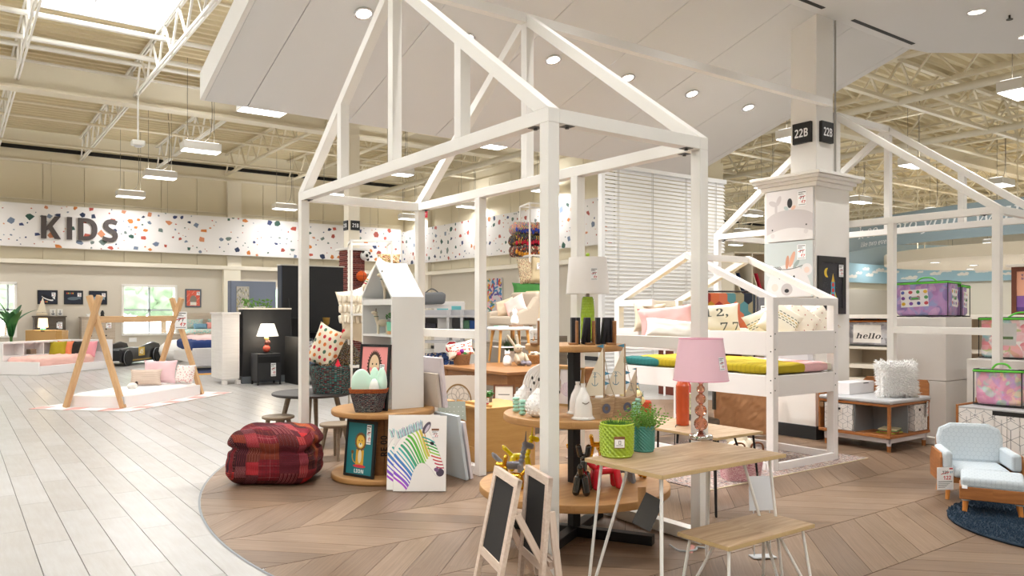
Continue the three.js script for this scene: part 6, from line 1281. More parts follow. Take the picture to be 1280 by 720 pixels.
// ---- white bookcase bed ----
{
  const P = G(50, 469, 0), ry = .756, L = 2.12, Wd = 1.0;
  const local = (x, y, z) => V(P.x + x * Math.cos(ry) + z * Math.sin(ry), y, P.z - x * Math.sin(ry) + z * Math.cos(ry));
  const t = T('bookcase_bed', 'white daybed with open cubbies along its back and end', 'bed', P, ry);
  O('base', bx(0, L, 0, .2, -Wd, 0, .01), bedWhite, t); O('end_panel', bx(-.03, 0, 0, .3, -Wd, 0, .01), bedWhite, t);
  const cub = (o, len, along) => {       // open cubbies: boards
    const at = (a, b, y0, y1, d0, d1) => along ? bx(a, b, y0, y1, -Wd - d1, -Wd - d0) : bx(L + d0, L + d1, y0, y1, -b, -a);
    O('cubby_top', at(0, len, .70, .74, -.02, .28), bedWhite, t); O('cubby_back', at(0, len, .2, .7, .26, .28), M('#e6e0dd', .5), t); O('cubby_floor', at(0, len, .0, .42, 0, .26), bedWhite, t);
    const n = along ? 4 : 2; for (let k = 0; k <= n; k++) O('divider', at(Math.min(len - .03, k * len / n), Math.min(len, k * len / n + .03), .42, .7, 0, .26), bedWhite, t);
  };
  cub(0, L + .28, true); cub(0, Wd, false);
  const th = T('fur_throw', 'peach pink fluffy throw covering the daybed mattress', 'throw', local(L * .45, .2, -Wd * .5), ry); O('pile', wobble(softBox(L * .86, .24, Wd * .9, .1, 18), .035, 6, 9).translate(0, .08, 0), pinkFur, th);
  const cu = (label, x, z, m, r) => { const c = T('cushion', label, 'cushion', local(x, .52, z), ry - PI / 2 + r); O('cover', tr(pillow(.42, .42, .14, 12, x), { r: [-.25, 0, 0] }), m, c); };
  cu('orange and olive colour-block cushion on the daybed', 1.62, -.75, M('#e8865f', .9), .2); cu('black cushion on the daybed', 1.72, -.45, M('#26231f', .9), .1); cu('pink cushion beside the black one on the daybed', 1.8, -.2, M('#e79aa2', .9), 0); cu('olive cushion low behind the throw on the daybed', 1.5, -.85, M('#a9981f', .9), .3);
  const bo = T('storage_tin', 'small brown box standing in a daybed cubby', 'box', local(.95, .421, -Wd - .1), ry); O('box', bx(-.09, .09, 0, .12, -.06, .06, .006), M('#7a6a58', .6), bo); O('lid', bx(-.092, .092, .1, .125, -.062, .062, .006), M('#8d7d6a', .6), bo);
}
// ---- furniture along the back wall ----
const ZW = ROOM.z0;
function dresser(name, label, x0, x1, h, m, rows, d = .5, z = ZW + .05, extra) {
  const t = T(name, label, 'dresser', [x0, 0, z]), w = x1 - x0;
  O('body', boxUV(bx(0, w, .08, h - .04, 0, d, .006), 1.2), m, t); O('top', boxUV(bx(-.03, w + .03, h - .04, h, 0, d + .03, .006), 1.2), m, t); for (const x of [.04, w - .04]) O('foot', [bx(x - .04, x + .04, 0, .08, .02, .08), bx(x - .04, x + .04, 0, .08, d - .08, d - .02)], m, t);
  const rh = (h - .2) / rows; for (let k = 0; k < rows; k++) { const dr = O('drawer', boxUV(bx(.05, w - .05, .12 + k * rh, .12 + (k + 1) * rh - .02, d, d + .02, .005), 1.2), m, t); for (const f of [.28, .72]) O('knob', sph(.025, w * f, .12 + (k + .5) * rh, d + .035, [1, 1, .6], 10), M('#3a342e', .4, { metalness: .6 }), dr); }
  return t;
}
{
  const d1 = dresser('tall_dresser', 'dark taupe five-drawer dresser under the whale picture', 2.12, 3.0, 1.33, darkTaupe, 5); priceTag(d1, .7, 1.02, .53, 0, .16, .22, 0);
  const d2 = dresser('tall_dresser', 'whitewashed wood dresser with dark knobs under the dolphin picture', 3.45, 4.45, 1.30, washWood, 5); priceTag(d2, .8, 1.02, .53, 0, .16, .22, 1);
  // sea pictures
  const sea = (k) => tex(128, 96, (c, w, h) => { c.fillStyle = '#1b2233'; c.fillRect(0, 0, w, h); c.fillStyle = ['#e9e9e6', '#5d6a74', '#8aa0ac'][k]; c.beginPath(); c.ellipse(64, 56, 44, k === 2 ? 20 : 13, k === 0 ? .4 : -.05, 0, 7); c.fill(); c.beginPath(); c.moveTo(96, 50); c.lineTo(118, 36); c.lineTo(116, 66); c.fill(); if (k === 0) { c.fillStyle = '#10141e'; c.beginPath(); c.ellipse(60, 46, 44, 12, .4, 0, 7); c.fill(); } const cs = ['#c8443a', '#d8a83a', '#4a9a6a']; for (let i = 0; i < 5; i++) { c.fillStyle = cs[i % 3]; c.fillRect(12 + i * 11, k === 1 ? 10 : 78, 8, 11); } });
  [['orca', 2.25, 2.82], ['shark', 3.0, 3.56], ['dolphin', 3.73, 4.28]].forEach(([n, a, b], k) => { const f = framed('sea_picture', `dark navy framed picture of ${['an', 'a', 'a'][k]} ${n} on the back wall`, b - a, .46, [(a + b) / 2, 1.71, ZW + .03], 0, 0, sea(k), M('#15171c', .5), .03); priceTag(f, .17, .32, .004, 0, .11, .13, k); });
  const owl = tex(96, 128, (c, w, h) => { c.fillStyle = '#d9604a'; c.fillRect(0, 0, w, h); c.fillStyle = '#f0e2d2'; for (let i = 0; i < 30; i++) c.fillRect((i * 37) % 96, (i * 53) % 128, 4, 4); c.fillStyle = '#8a7f72'; c.beginPath(); c.ellipse(48, 80, 24, 38, 0, 0, 7); c.fill(); c.fillStyle = '#e9e2d6'; c.fillRect(26, 96, 44, 26); });
  const f = framed('owl_picture', 'grey framed coral picture of a grey animal beside the far bed', .55, .66, [7.07, 1.63, ZW + .03], 0, 0, owl, M('#55606a', .5), .05); priceTag(f, .17, .5, .004, 0, .11, .13, 1);
  // ornaments on dressers
  const sb = T('model_sailboat', 'cream model sailboat on the dark taupe dresser', 'model boat', [2.35, 1.331, ZW + .3]); O('hull', bx(-.16, .16, 0, .1, -.05, .05, .03), M('#d9c9ac', .7), sb); O('sail', ext([[-.15, .12], [.13, .12], [.03, .6]], .015), M('#e9ddc4', .8), sb); O('mast', rod([.03, .1, 0], [.03, .62, 0], .008), M('#8a7356', .7), sb);
  const an = (x, l) => { const a = T('anchor_bookend', l, 'bookend', [x, 1.331, ZW + .28]); O('block', bx(-.08, .08, 0, .22, -.05, .05, .006), M('#e6e2da', .6), a); O('anchor', [tube([[-.05, .08, .056], [0, .04, .056], [.05, .08, .056]], .01, 12, 5), rod([0, .04, .056], [0, .18, .056], .01)], M('#27344c', .6), a); }; an(2.66, 'white bookend with a navy anchor on the dark dresser'); an(2.86, 'second white anchor bookend on the dark dresser');
  const dk = T('black_figure', 'small black figurine on the whitewashed dresser', 'figurine', [4.1, 1.301, ZW + .3]); O('body', lathe([[0, 0], [.07, 0], [.05, .06], [.06, .12], [.03, .2], [0, .22]], 14), black, dk);
  const wb = T('white_box', 'white flat box on the whitewashed dresser', 'box', [3.8, 1.301, ZW + .3]); O('box', bx(-.17, .17, 0, .08, -.1, .1, .01), paper, wb); O('lid', bx(-.175, .175, .065, .09, -.105, .105, .01), paper, wb);
  // bed with wood headboard along the wall
  const b = T('wood_bed', 'whitewashed wood bed with teal patterned bedding by the window', 'bed', [6.6, 0, ZW + .1]);
  O('headboard', boxUV(bx(0, 1.7, 0, 1.42, 0, .08, .01), 1), washWood, b); for (let k = 0; k < 4; k++) O('plank', boxUV(bx(.1, 1.6, .62 + k * .18, .785 + k * .18, .08, .1, .005), 1), washWood, b); O('footboard', boxUV(bx(0, 1.7, .08, .74, 2.1, 2.18, .01), 1), washWood, b); O('rail', [bx(0, .04, .2, .5, .08, 2.1), bx(1.66, 1.7, .2, .5, .08, 2.1)], washWood, b); for (let k = 0; k < 3; k++) O('plank', boxUV(bx(.1, 1.6, .14 + k * .18, .305 + k * .18, 2.18, 2.2, .005), 1), washWood, b);
  const bt = fabricTex(['#8fb8b0', '#9cc2b8', '#e6a89a', '#7fa8a6', '#b9d0c4', '#d9c0a8'], 5, 16, [2, 2]); const bd = T('teal_bedding', 'teal patterned comforter on the whitewashed bed', 'bedding', [6.6, 0, ZW + .1]); O('comforter', wobble(softBox(1.64, .36, 1.9, .12, 18), .02, 4, 2).translate(.85, .68, 1.1), M('#ffffff', .9, { map: bt }), bd);
  const cu = (l, x, y, z, w, h, m) => { const c = T('cushion', l, 'cushion', [x, y, z], 0); O('cover', tr(pillow(w, h, .2, 12, x), { r: [-.3, 0, 0] }), m, c); };
  cu('teal patterned pillow leaning on the wood headboard', 7.0, 1.02, ZW + .42, .66, .4, M('#ffffff', .9, { map: bt })); cu('second teal patterned pillow on the wood headboard', 7.8, 1.02, ZW + .42, .66, .4, M('#ffffff', .9, { map: bt })); cu('coral pink cushion in front of the teal pillows', 7.55, .96, ZW + .7, .4, .28, M('#e79a92', .9)); cu('blue long cushion in front of the teal pillows', 7.15, .94, ZW + .7, .5, .22, M('#6f93a8', .9));
  const ns = dresser('nightstand', 'whitewashed nightstand at the foot of the wood bed', 5.9, 6.55, .74, washWood, 2, .45, ZW + 1.7); priceTag(ns, .4, .5, .48, 0, .16, .2, 2);
  const bl = T('white_bean_bag', 'white fluffy bean bag behind the tipi bed', 'bean bag', G(220, 453, 0)); O('body', wobble(new THREE.IcosahedronGeometry(.45, 5), .03, 8, 1).scale(1, .72, 1).translate(0, .33, 0), M('#f4f1ec', .95), bl); O('seam', new THREE.TorusGeometry(.45, .012, 5, 40).rotateX(PI / 2).translate(0, .33, 0), M('#e6e2dc', .95), bl);
  const ws = T('wash_chest', 'low whitewashed chest beside the nightstand', 'chest', [8.35, 0, ZW + 1.2]); O('body', boxUV(bx(0, .9, 0, .62, 0, .5, .01), 1), washWood, ws); O('drawer', boxUV(bx(.06, .84, .3, .56, .5, .52, .005), 1), washWood, ws); O('orange_knob', sph(.05, .45, .44, .55), M('#d99a3a', .5), ws);
}
// ---- plant, storage box, small lamp, low table by the left window ----
{
  const pp = QD(14, 391, 21), t = T('banana_plant', 'large-leaved green plant in front of the window beside the dark dresser', 'plant', [pp.x, 0, pp.z]);
  O('pot', cyl(.2, .36, 0, 0, 0, 20, .24), M('#7a5d3c', .8), t);
  const lm = [M('#2f6b35', .5), M('#24562b', .5), M('#3c7a3a', .5)];
  for (let k = 0; k < 11; k++) {
    const a = k * 2.4, L = rr(.75, 1.1), e = rr(.35, 1.0), g = new THREE.PlaneGeometry(.22, L, 6, 14).translate(0, L / 2, 0), Q = g.attributes.position;
    for (let i = 0; i < Q.count; i++) { const v = Q.getY(i) / L, w = Math.sin(PI * Math.min(1, v * .93 + .05)) ** .7; const x = Q.getX(i) * w, ang = e * v * 1.1; Q.setXYZ(i, x, Q.getY(i) * Math.cos(ang * .7), Q.getY(i) * Math.sin(ang * .7) - Math.abs(x) * .3); }
    g.computeVertexNormals(); O('leaf', tr(g, { p: [0, .75, 0], r: [0, a, 0] }), M(['#2f6b35', '#24562b', '#3c7a3a'][k % 3], .5, { side: THREE.DoubleSide }), t);
    O('stem', rod([0, .34, 0], [Math.sin(a) * .03, .8, Math.cos(a) * .03], .014, .01, 6), M('#4a7a3a', .7), t);
  }
  const c = QD(60, 391, 21.6), ry = -.5;
  const tb = T('low_plank_table', 'pale wooden low table behind the white daybed', 'table', [c.x, 0, c.z], ry); O('top', boxUV(bx(-1.0, .65, .58, .64, -.25, .25, .01), 1), oakPale, tb); O('leg', [bx(-.95, -.85, 0, .58, -.2, .2), bx(.5, .6, 0, .58, -.2, .2)], oakPale, tb);
  const sb = T('cardboard_bin', 'tan storage bin with a handle slot on the pale low table', 'box', [c.x, .641, c.z], ry); O('box', bx(-.5, .28, 0, .31, -.2, .2, .01), M('#c39a63', .8), sb); O('end_block', boxUV(bx(.28, .45, 0, .3, -.2, .2, .01), 1), beech, sb); O('slot', bx(-.1, 0, .27, .295, .2, .203), black, sb);
  const lp = T('small_blue_lamp', 'small lamp with a glowing cream shade and turquoise base on the tan bin', 'lamp', [c.x - .12, .952, c.z], 0); O('base', lathe([[0, 0], [.06, 0], [.07, .04], [.03, .08], [0, .08]], 16), M('#3fb6c9', .3), lp); O('shade', shade(.13, .11, .26, .07), M('#f6e9cf', .8, { emissive: new THREE.Color('#ffe2ae'), emissiveIntensity: .7 }), lp); const L = new THREE.PointLight(new THREE.Color('#ffdca8'), .5); L.position.set(c.x - .12, 1.15, c.z); L.castShadow = true; scene.add(L); L.name = 'small_lamp_glow';
}
// ---- black race-car bed ----
{
  const a = G(141, 460, 0), ry = .946;
  const t = T('race_car_bed', 'black race-car shaped kids bed behind the daybed', 'bed', [a.x + .26, 0, a.z - .36], ry); const L = 2.3, w = 1.0;
  const side = ext([[0, .12], [0, .46], [.5, .50], [1.0, .47], [1.45, .55], [1.85, .60], [2.2, .54], [2.3, .4], [2.3, .14], [2.05, .08], [.2, .08]], .06, .01);
  O('side_shell', side.clone().translate(0, 0, -.06), M('#1b1b1d', .3, { clearcoat: .6 }), t); O('side_shell', side.clone().translate(0, 0, -w), M('#1b1b1d', .3, { clearcoat: .6 }), t); O('mattress_base', bx(.1, L - .1, .14, .42, -w + .06, -.06), M('#2a2a2c', .7), t);
  for (const x of [.26, 1.95]) { const wh = O('wheel', cyl(.2, .08, 0, 0, 0, 28).rotateX(PI / 2).translate(x, .22, 0), M('#111', .8), t); O('rim', [new THREE.TorusGeometry(.15, .012, 6, 30).translate(x, .22, .045), ...Array.from({ length: 6 }, (_, k) => rod([x, .22, .044], [x + Math.cos(k * 1.047) * .14, .22 + Math.sin(k * 1.047) * .14, .044], .014, .014, 6)), new THREE.TorusGeometry(.205, .006, 5, 30).translate(x, .22, .042)], M('#b9bcc0', .4, { metalness: .5 }), wh); }
  const nt = tex(96, 64, (c, w2, h) => { c.fillStyle = '#d9b24a'; c.fillRect(0, 0, w2, h); c.fillStyle = '#f4f1e6'; c.font = 'bold italic 52px sans-serif'; c.fillText('45', 14, 51); }); O('number_decal', tr(new THREE.PlaneGeometry(.36, .24), { p: [1.12, .36, .003] }), M('#ffffff', .5, { map: nt }), t); O('stripe', tr(bx(.5, 1.7, .12, .16, 0, .004), {}), M('#a98a3a', .5), t);
}
// ---- white bed with navy sheet, its rug, white chest ----
{
  const a = G(241, 464, 0), t = T('white_bed', 'whitewashed low bed with a pink cover and navy sheet', 'bed', [a.x, 0, a.z], .0);
  O('footboard', boxUV(bx(0, 1.4, .1, .56, -.06, 0, .02), 1), washWhite, t); O('rail', bx(0, .05, .2, .44, -2, -.06), washWhite, t); for (const x of [.04, 1.36]) O('leg', bx(x - .04, x + .04, 0, .5, -.08, .01, .01), washWhite, t);
  const c = T('pink_cover', 'pale pink comforter with a navy sheet on the low white bed', 'bedding', [a.x, .56, a.z - .1], 0); O('navy_sheet', wobble(softBox(1.35, .26, 1.8, .1, 18), .02, 4, 1).translate(.7, .06, -.9), M('#24396e', .9), c); O('comforter', wobble(softBox(1.2, .3, 1.7, .12, 18), .03, 4, 6).translate(.8, .13, -.95), M('#ecc9c6', .9), c);
  const rg = T('navy_mustard_rug', 'navy rug with a mustard border by the low white bed', 'rug', [a.x - .2, 0, a.z + 1.0]); O('pile', bx(0, 2.2, 0, .008, -1.9, 0), M('#2b3556', .95), rg); O('border', bx(-.1, 2.2, 0, .009, 0, .3), M('#d69a35', .95), rg);
  const ch = dresser('white_chest', 'tall whitewashed chest beside the black partition', 4.36, 4.7, 1.44, washWhite, 4, .02, -15.9); ch.children.filter(o => o.name === 'drawer').forEach(o => ch.remove(o)); ch.children[0].geometry = boxUV(bx(0, .34, .1, 1.4, -.8, 0, .006), 1.2); ch.children[1].geometry = boxUV(bx(-.02, .36, 1.4, 1.44, -.82, .02, .006), 1.2);
}
// ---- black partition, lamp, night table, black bed ----
{
  const low = SG('wall_partition'); O('panel', bx(4.75, 5.75, 0, 1.5, -16.1, -15.85, .01), blackWall, low); O('cap', bx(4.73, 5.75, 1.5, 1.53, -16.12, -15.83, .006), M('#d9d2c4', .6), low); O('plinth', bx(4.735, 5.75, 0, .14, -16.115, -15.835), M('#5d6266', .5), low);
  const tall = SG('wall_partition'); O('panel', bx(6.03, 7.5, 0, 2.5, -17.45, -17.2, .01), blackWall, tall); O('end', bx(6.01, 6.03, 0, 2.5, -17.45, -17.2), M('#2c3340', .6), tall); O('cap', bx(6.0, 7.52, 2.5, 2.53, -17.47, -17.18), M('#c9c2b4', .6), tall);
  const n = G(334, 480, 0), t = T('black_nightstand', 'black metal nightstand in front of the black partition', 'nightstand', [n.x - .05, 0, n.z + .22], -.0);
  O('body', bx(-.22, .26, .08, .62, -.4, 0, .006), M('#1e1f22', .5), t); O('shelf_gap', bx(-.2, .24, .44, .56, -.01, .003), M('#0c0c0d', .8), t); for (const [x, z] of [[-.2, -.02], [.24, -.02], [-.2, -.38], [.24, -.38]]) O('leg', bx(x - .015, x + .015, 0, .08, z - .015, z + .015), black, t); priceTag(t, .1, .3, .006, 0, .1, .26, 0);
  const L = T('sports_ball_lamp', 'lamp with a white cone shade and stacked sports balls on the black nightstand', 'lamp', [n.x - .0, .621, n.z + .02]); O('base', cyl(.1, .02, 0, 0, 0, 20), black, L); O('ball', sph(.075, -.02, .09, 0), M('#a8432f', .6), L, 'basketball'); O('ball', sph(.06, .0, .21, 0), M('#5a2f26', .6), L, 'brown football'); O('ball', sph(.045, -.02, .30, 0), M('#d8b26a', .6), L, 'pale baseball'); O('shade', shade(.215, .13, .25, .34), M('#f8f6f0', .8, { emissive: new THREE.Color('#fff4e0'), emissiveIntensity: .55 }), L); const pl = new THREE.PointLight(new THREE.Color('#fff0d8'), .6); pl.position.set(n.x, 1.05, n.z + .02); pl.castShadow = true; scene.add(pl); pl.name = 'ball_lamp_glow';
  const bd = T('black_bed', 'black bed with a plaid comforter behind the nightstand', 'bed', [n.x + .42, 0, n.z + .82]); O('headboard', bx(0, .06, 0, .95, -1.0, -.1, .01), black, bd); O('side_rail', bx(.06, 2.0, .22, .38, -.14, -.1, .006), black, bd); O('slatted_base', bx(.06, 2, .2, .3, -1, -.14), black, bd); for (const [x, z] of [[1.9, -.12], [1.9, -.98]]) O('leg', bx(x - .03, x + .03, 0, .22, z - .03, z + .03), black, bd);
  const plaid = fabricTex(['#3c4656', '#566274', '#2a303c', '#75808e', '#3f4b5e'], 9, 20, [3, 2]); const cf = T('plaid_comforter', 'blue grey plaid comforter on the black bed', 'bedding', [n.x + .5, .31, n.z + .82]); O('comforter', wobble(softBox(1.4, .26, .86, .1, 18), .05, 4, 3).translate(.75, .15, -.55), M('#ffffff', .9, { map: plaid }), cf);
  const pw = T('black_pattern_pillow', 'black patterned pillows at the head of the black bed', 'pillow', [n.x + .68, .74, n.z + .3], .3); O('cover', tr(pillow(.44, .36, .18, 12, 2), { r: [-.2, 0, 0] }), M('#ffffff', .9, { map: fabricTex(['#1a1c20', '#22252b', '#8a8f96', '#15171a'], 21, 14) }), pw); priceTag(pw, .05, .0, .1, 0, .1, .22, 1);
  // ladder shelf, black cabinet with trophy
  const cb = T('black_cabinet', 'low black cabinet against the tall black partition', 'cabinet', [6.65, 0, -17.15]); O('body', bx(0, .85, 0, .98, 0, .45, .01), M('#1a1b1f', .5), cb); O('door', bx(.03, .41, .06, .94, .45, .465, .004), M('#1f2126', .5), cb); O('door', bx(.44, .82, .06, .94, .45, .465, .004), M('#1f2126', .5), cb);
  const tr1 = T('trophy', 'brass trophy cup on the black cabinet', 'trophy', [6.95, .981, -16.9]); O('cup', lathe([[0, .14], [.03, .15], [.07, .2], [.085, .34], [.075, .34], [.06, .2], [0, .17]], 20), M('#b8924a', .3, { metalness: .8 }), tr1); O('stem', lathe([[0, 0], [.06, 0], [.06, .04], [.015, .07], [.015, .14], [0, .14]], 16), M('#e6e2da', .5), tr1);
  const ld = T('ladder_shelf', 'black leaning ladder shelf beside the trophy', 'shelf', [6.15, 0, -17.15]); O('rail', [bar([0, 0, .4], [0, 1.75, .02], .03), bar([.4, 0, .4], [.4, 1.75, .02], .03)], black, ld); for (const y of [.4, .85, 1.3]) O('shelf', bx(0, .4, y, y + .02, .0, .35 - y * .12), black, ld);
}
// ---- grey-blue partition with an art panel and plant ----
{
  const a = QZ(289, 348, -21.5), b = QZ(327, 348, -21.5), p = SG('wall_partition'); O('panel', bx(a.x, b.x + .4, 0, 2.3, -21.75, -21.5, .01), M('#7d8596', .7), p); O('end', bx(a.x - .02, a.x, 0, 2.3, -21.76, -21.49), M('#5e6676', .7), p);
  const art = tex(64, 192, (c, w, h) => { c.fillStyle = '#b9b4aa'; c.fillRect(0, 0, w, h); let q = 4; const r = () => { q = (q * 1664525 + 1013904223) >>> 0; return q / 4294967296; }; for (let i = 0; i < 160; i++) { c.fillStyle = ['#8f8a7a', '#d8d2c2', '#a89a5a', '#77786e'][i % 4]; c.fillRect(r() * w, r() * h, 3, 10); } });
  const f = T('art_panel', 'tall textured grey art panel on the blue partition', 'picture', [a.x + .3, 1.15, -21.46]); board('canvas', .34, 1.0, .03, art, M('#8a8578', .8), f);
  const pl = T('trailing_plant', 'green trailing plant in front of the blue partition', 'plant', [a.x + .35, 1.44, -20.8]); O('pot', cyl(.14, .16, .2, 0, 0, 16, .16), M('#efece6', .6), pl); const ls = []; for (let k = 0; k < 150; k++) ls.push(tr(sph(.05, 0, 0, 0, [1, .3, .6], 6), { p: [rr(-.25, .5), rr(-.18, .36), rr(-.15, .2)], r: [rr(-1, 1), rr(0, 6), rr(-1, 1)] })); O('foliage', ls, M('#6d9a45', .8), pl).userData.kind = 'stuff';
  const st = T('plant_stand', 'white chest carrying the trailing plant', 'chest', [a.x - .1, 0, -21.0]); O('body', bx(0, 1.3, 0, 1.4, 0, .4, .01), washWhite, st); O('top', bx(-.02, 1.32, 1.4, 1.438, -.02, .42, .006), washWhite, st);
}
// ---- column 21B with brick wrap and sports balls ----
{
  const c = SG('column'), x = 8.25, z = -18.4; O('shaft', bx(x - .15, x + .15, 3.05, 7.3, z - .15, z + .15, .006), creamLight, c); O('brick_core', bx(x - .235, x + .235, 0, 3.0, z - .235, z + .235), M('#d9cfc6', .9), c); O('cap', bx(x - .32, x + .32, 3.0, 3.06, z - .32, z + .32, .01), paintWhite, c);
  const bricks = [[], [], []]; const bw = .115, bh = .042;
  for (let j = 0; j < 62; j++) for (let k = 0; k < 4; k++) { const off = (j % 2) * .06; for (let f = 0; f < 2; f++) { const a = -.24 + k * .122 + off * .5; const u0 = a, u1 = Math.min(.24, a + bw); if (u1 - u0 < .03) continue; bricks[(j * 7 + k * 3 + f) % 3].push(f ? bx(x + u0, x + u1, j * .0485, j * .0485 + bh, z + .23, z + .245) : bx(x - .245, x - .23, j * .0485, j * .0485 + bh, z + u0, z + u1)); } }
  bricks.forEach((l, i) => O('bricks', l, M(['#7a3a34', '#8c4a40', '#652e2b'][i], .9), c).userData.kind = 'stuff');
  const num = tex(128, 96, (q, w, h) => { q.fillStyle = '#17181a'; q.fillRect(0, 0, w, h); q.fillStyle = '#f4f4f4'; q.font = 'bold 58px sans-serif'; q.textAlign = 'center'; q.fillText('21B', w / 2, 69); });
  const plate = (label, pos, ry) => { const t = T('column_sign', label, 'sign', pos, ry); O('plate', bx(-.12, .12, 0, .24, 0, .03), black, t); O('print', new THREE.PlaneGeometry(.23, .23).translate(0, .12, .0315), M('#ffffff', .5, { map: num }), t); };
  plate('black 21B number plate facing the aisle on the brick-wrapped column', [x + .02, 3.52, z + .15], 0); plate('black 21B number plate facing the sign wall on the brick-wrapped column', [x - .15, 3.52, z], -PI / 2);
  const s = T('soccer_ball', 'black and white soccer ball fixed high on the brick column', 'ball', [x + .2, 2.87, z + .35]); O('ball', new THREE.IcosahedronGeometry(.12, 3), M('#ecebe6', .6), s); O('patches', [[0, 0, .115], [.09, .06, .06], [-.07, .08, .06], [.05, -.09, .06]].map(p => sph(.04, ...p, [1, 1, .35], 8)), black, s).userData.kind = 'stuff';
  const b = T('basketball', 'orange basketball fixed on the brick column', 'ball', [x + .1, 2.35, z + .36]); O('ball', sph(.135, 0, 0, 0, [1, 1, 1], 24), M('#e2601c', .7), b); O('seams', [new THREE.TorusGeometry(.135, .004, 5, 40), new THREE.TorusGeometry(.135, .004, 5, 40).rotateY(PI / 2), new THREE.TorusGeometry(.135, .004, 5, 40).rotateX(PI / 2)], black, b);
}
// ---- display racks with cushions ----
const creamPil = M('#ece1cd', .95);
function rack(label, pos, ry, w, d, h, shelves) { const t = T('display_rack', label, 'rack', pos, ry), m = M('#e9e6df', .4), p = .022; for (const x of [0, w]) for (const z of [0, d]) O('post', bx(x - p / 2, x + p / 2, 0, h, z - p / 2, z + p / 2), m, t); for (const y of [h - p, ...shelves]) O('shelf_frame', [bx(0, w, y, y + p, -p / 2, p / 2), bx(0, w, y, y + p, d - p / 2, d + p / 2), bx(-p / 2, p / 2, y, y + p, 0, d), bx(w - p / 2, w + p / 2, y, y + p, 0, d)], m, t); for (const y of shelves) O('shelf', bx(0, w, y + .008, y + .016, 0, d), m, t); return t; }
{
  const p = QD(436, 391, 8.55); rack('white metal rack with macrame cushions behind the house bookcase', [p.x, 0, p.z], -.35, .42, .42, 2.2, [.3, .85, 1.4]);
  const P2 = (px, py, d) => QD(px, py, d);
  const cu = (label, px, py, d, w, h, rz, m, ry = -.5) => { const c = T('cushion', label, 'cushion', P2(px, py, d), ry); O('cover', tr(pillow(w, h, .16, 14, px), { r: [-.15, 0, rz] }), m, c); return c; };
  const c1 = cu('cream macrame cushion with rows of tassels on the white rack', 441, 385, 8.3, .3, .42, .2, creamPil);
  const ts = []; for (let r = 0; r < 3; r++) for (let k = 0; k < 6; k++) ts.push(tr(new THREE.CapsuleGeometry(.02, .05, 3, 6), { p: [-.12 + k * .045, .1 - r * .11, .09], r: [0, 0, rr(-.2, .2)] })); O('tassels', ts, creamPil, c1).userData.kind = 'stuff';
  cu('long cream cushion with coloured stripes standing on the white rack', 470, 345, 8.45, .16, .42, -.5, M('#ffffff', .9, { map: tex(64, 128, (c, w, h) => { c.fillStyle = '#ece1cd'; c.fillRect(0, 0, w, h); c.fillStyle = '#c8762f'; c.fillRect(0, 88, w, 5); c.fillStyle = '#3f5f3a'; c.fillRect(0, 96, w, 4); c.fillStyle = '#a8384a'; c.fillRect(0, 103, w, 5); }) }));
  cu('beige cushion at the foot of the white rack cushions', 446, 410, 8.3, .3, .3, -.2, M('#d9c9ae', .95));
  cu('small fringed cushion on top of the white rack', 486, 325, 8.7, .26, .14, 0, M('#ffffff', .9, { map: fabricTex(['#b9925f', '#e3d3b4', '#8f3a30', '#d9c29a', '#6a7a3a'], 31, 12) }));
  // second rack
  const q = QD(650, 391, 12.3); rack('tall white metal rack with a stack of colourful throws', [q.x, 0, q.z], -.3, .45, .45, 3.12, [1.62, 2.3]);
  const wv = (a, s) => M('#ffffff', .95, { map: fabricTex(a, s, 9, [2, 1]) });
  [['striped multicoloured throw on top of the tall rack stack', 2.68, ['#c9a58a', '#7a9a7a', '#d98a5a', '#5a6a9a', '#b9464a', '#8a6a8a']], ['dark multicoloured throw in the middle of the rack stack', 2.5, ['#2a2426', '#4a3a2a', '#5a6a4a', '#7a3a4a', '#c9a03a', '#2f3f4f']], ['brown multicoloured fringed throw at the bottom of the rack stack', 2.33, ['#5a3a2a', '#8a5a3a', '#2a2426', '#a8382f', '#d9c9a8', '#3a4a5a']]].forEach(([l, y, cs], i) => { const t = T('folded_throw', l, 'throw', [QD(663, 391, 12.3).x, y, QD(663, 391, 12.3).z - .05], -.4); O('fold', wobble(softBox(.56, .18, .46, .08, 18), .03, 8, i * 5).translate(0, .08, 0), wv(cs, 40 + i), t); const fr = []; for (let k = 0; k < 12; k++) fr.push(sph(.03, -.24 + k * .044, .03 + rr(-.02, .03), .21, [.8, 1.2, .8], 7)); O('pompoms', fr, M(['#3a4aa8', '#b9233a', '#c98a2a'][i], .95), t).userData.kind = 'stuff'; });
  const kh = M('#cdbb98', .95); cu('khaki bolster cushion with a woven band standing on the tall rack', 657, 339, 11.9, .24, .44, .12, wv(['#cdbb98', '#cdbb98', '#8a3a3a', '#3a4a4a', '#cdbb98', '#cdbb98'], 51)); const k2 = cu('plain khaki bolster cushion with a white label standing on the tall rack', 673, 338, 11.9, .24, .44, -.12, kh); priceTag(k2, .0, .06, .1, 0, .08, .1, 1); cu('green flat cushion under the bolsters on the tall rack', 664, 363, 11.9, .6, .24, 0, M('#3f7a3a', .95));
}
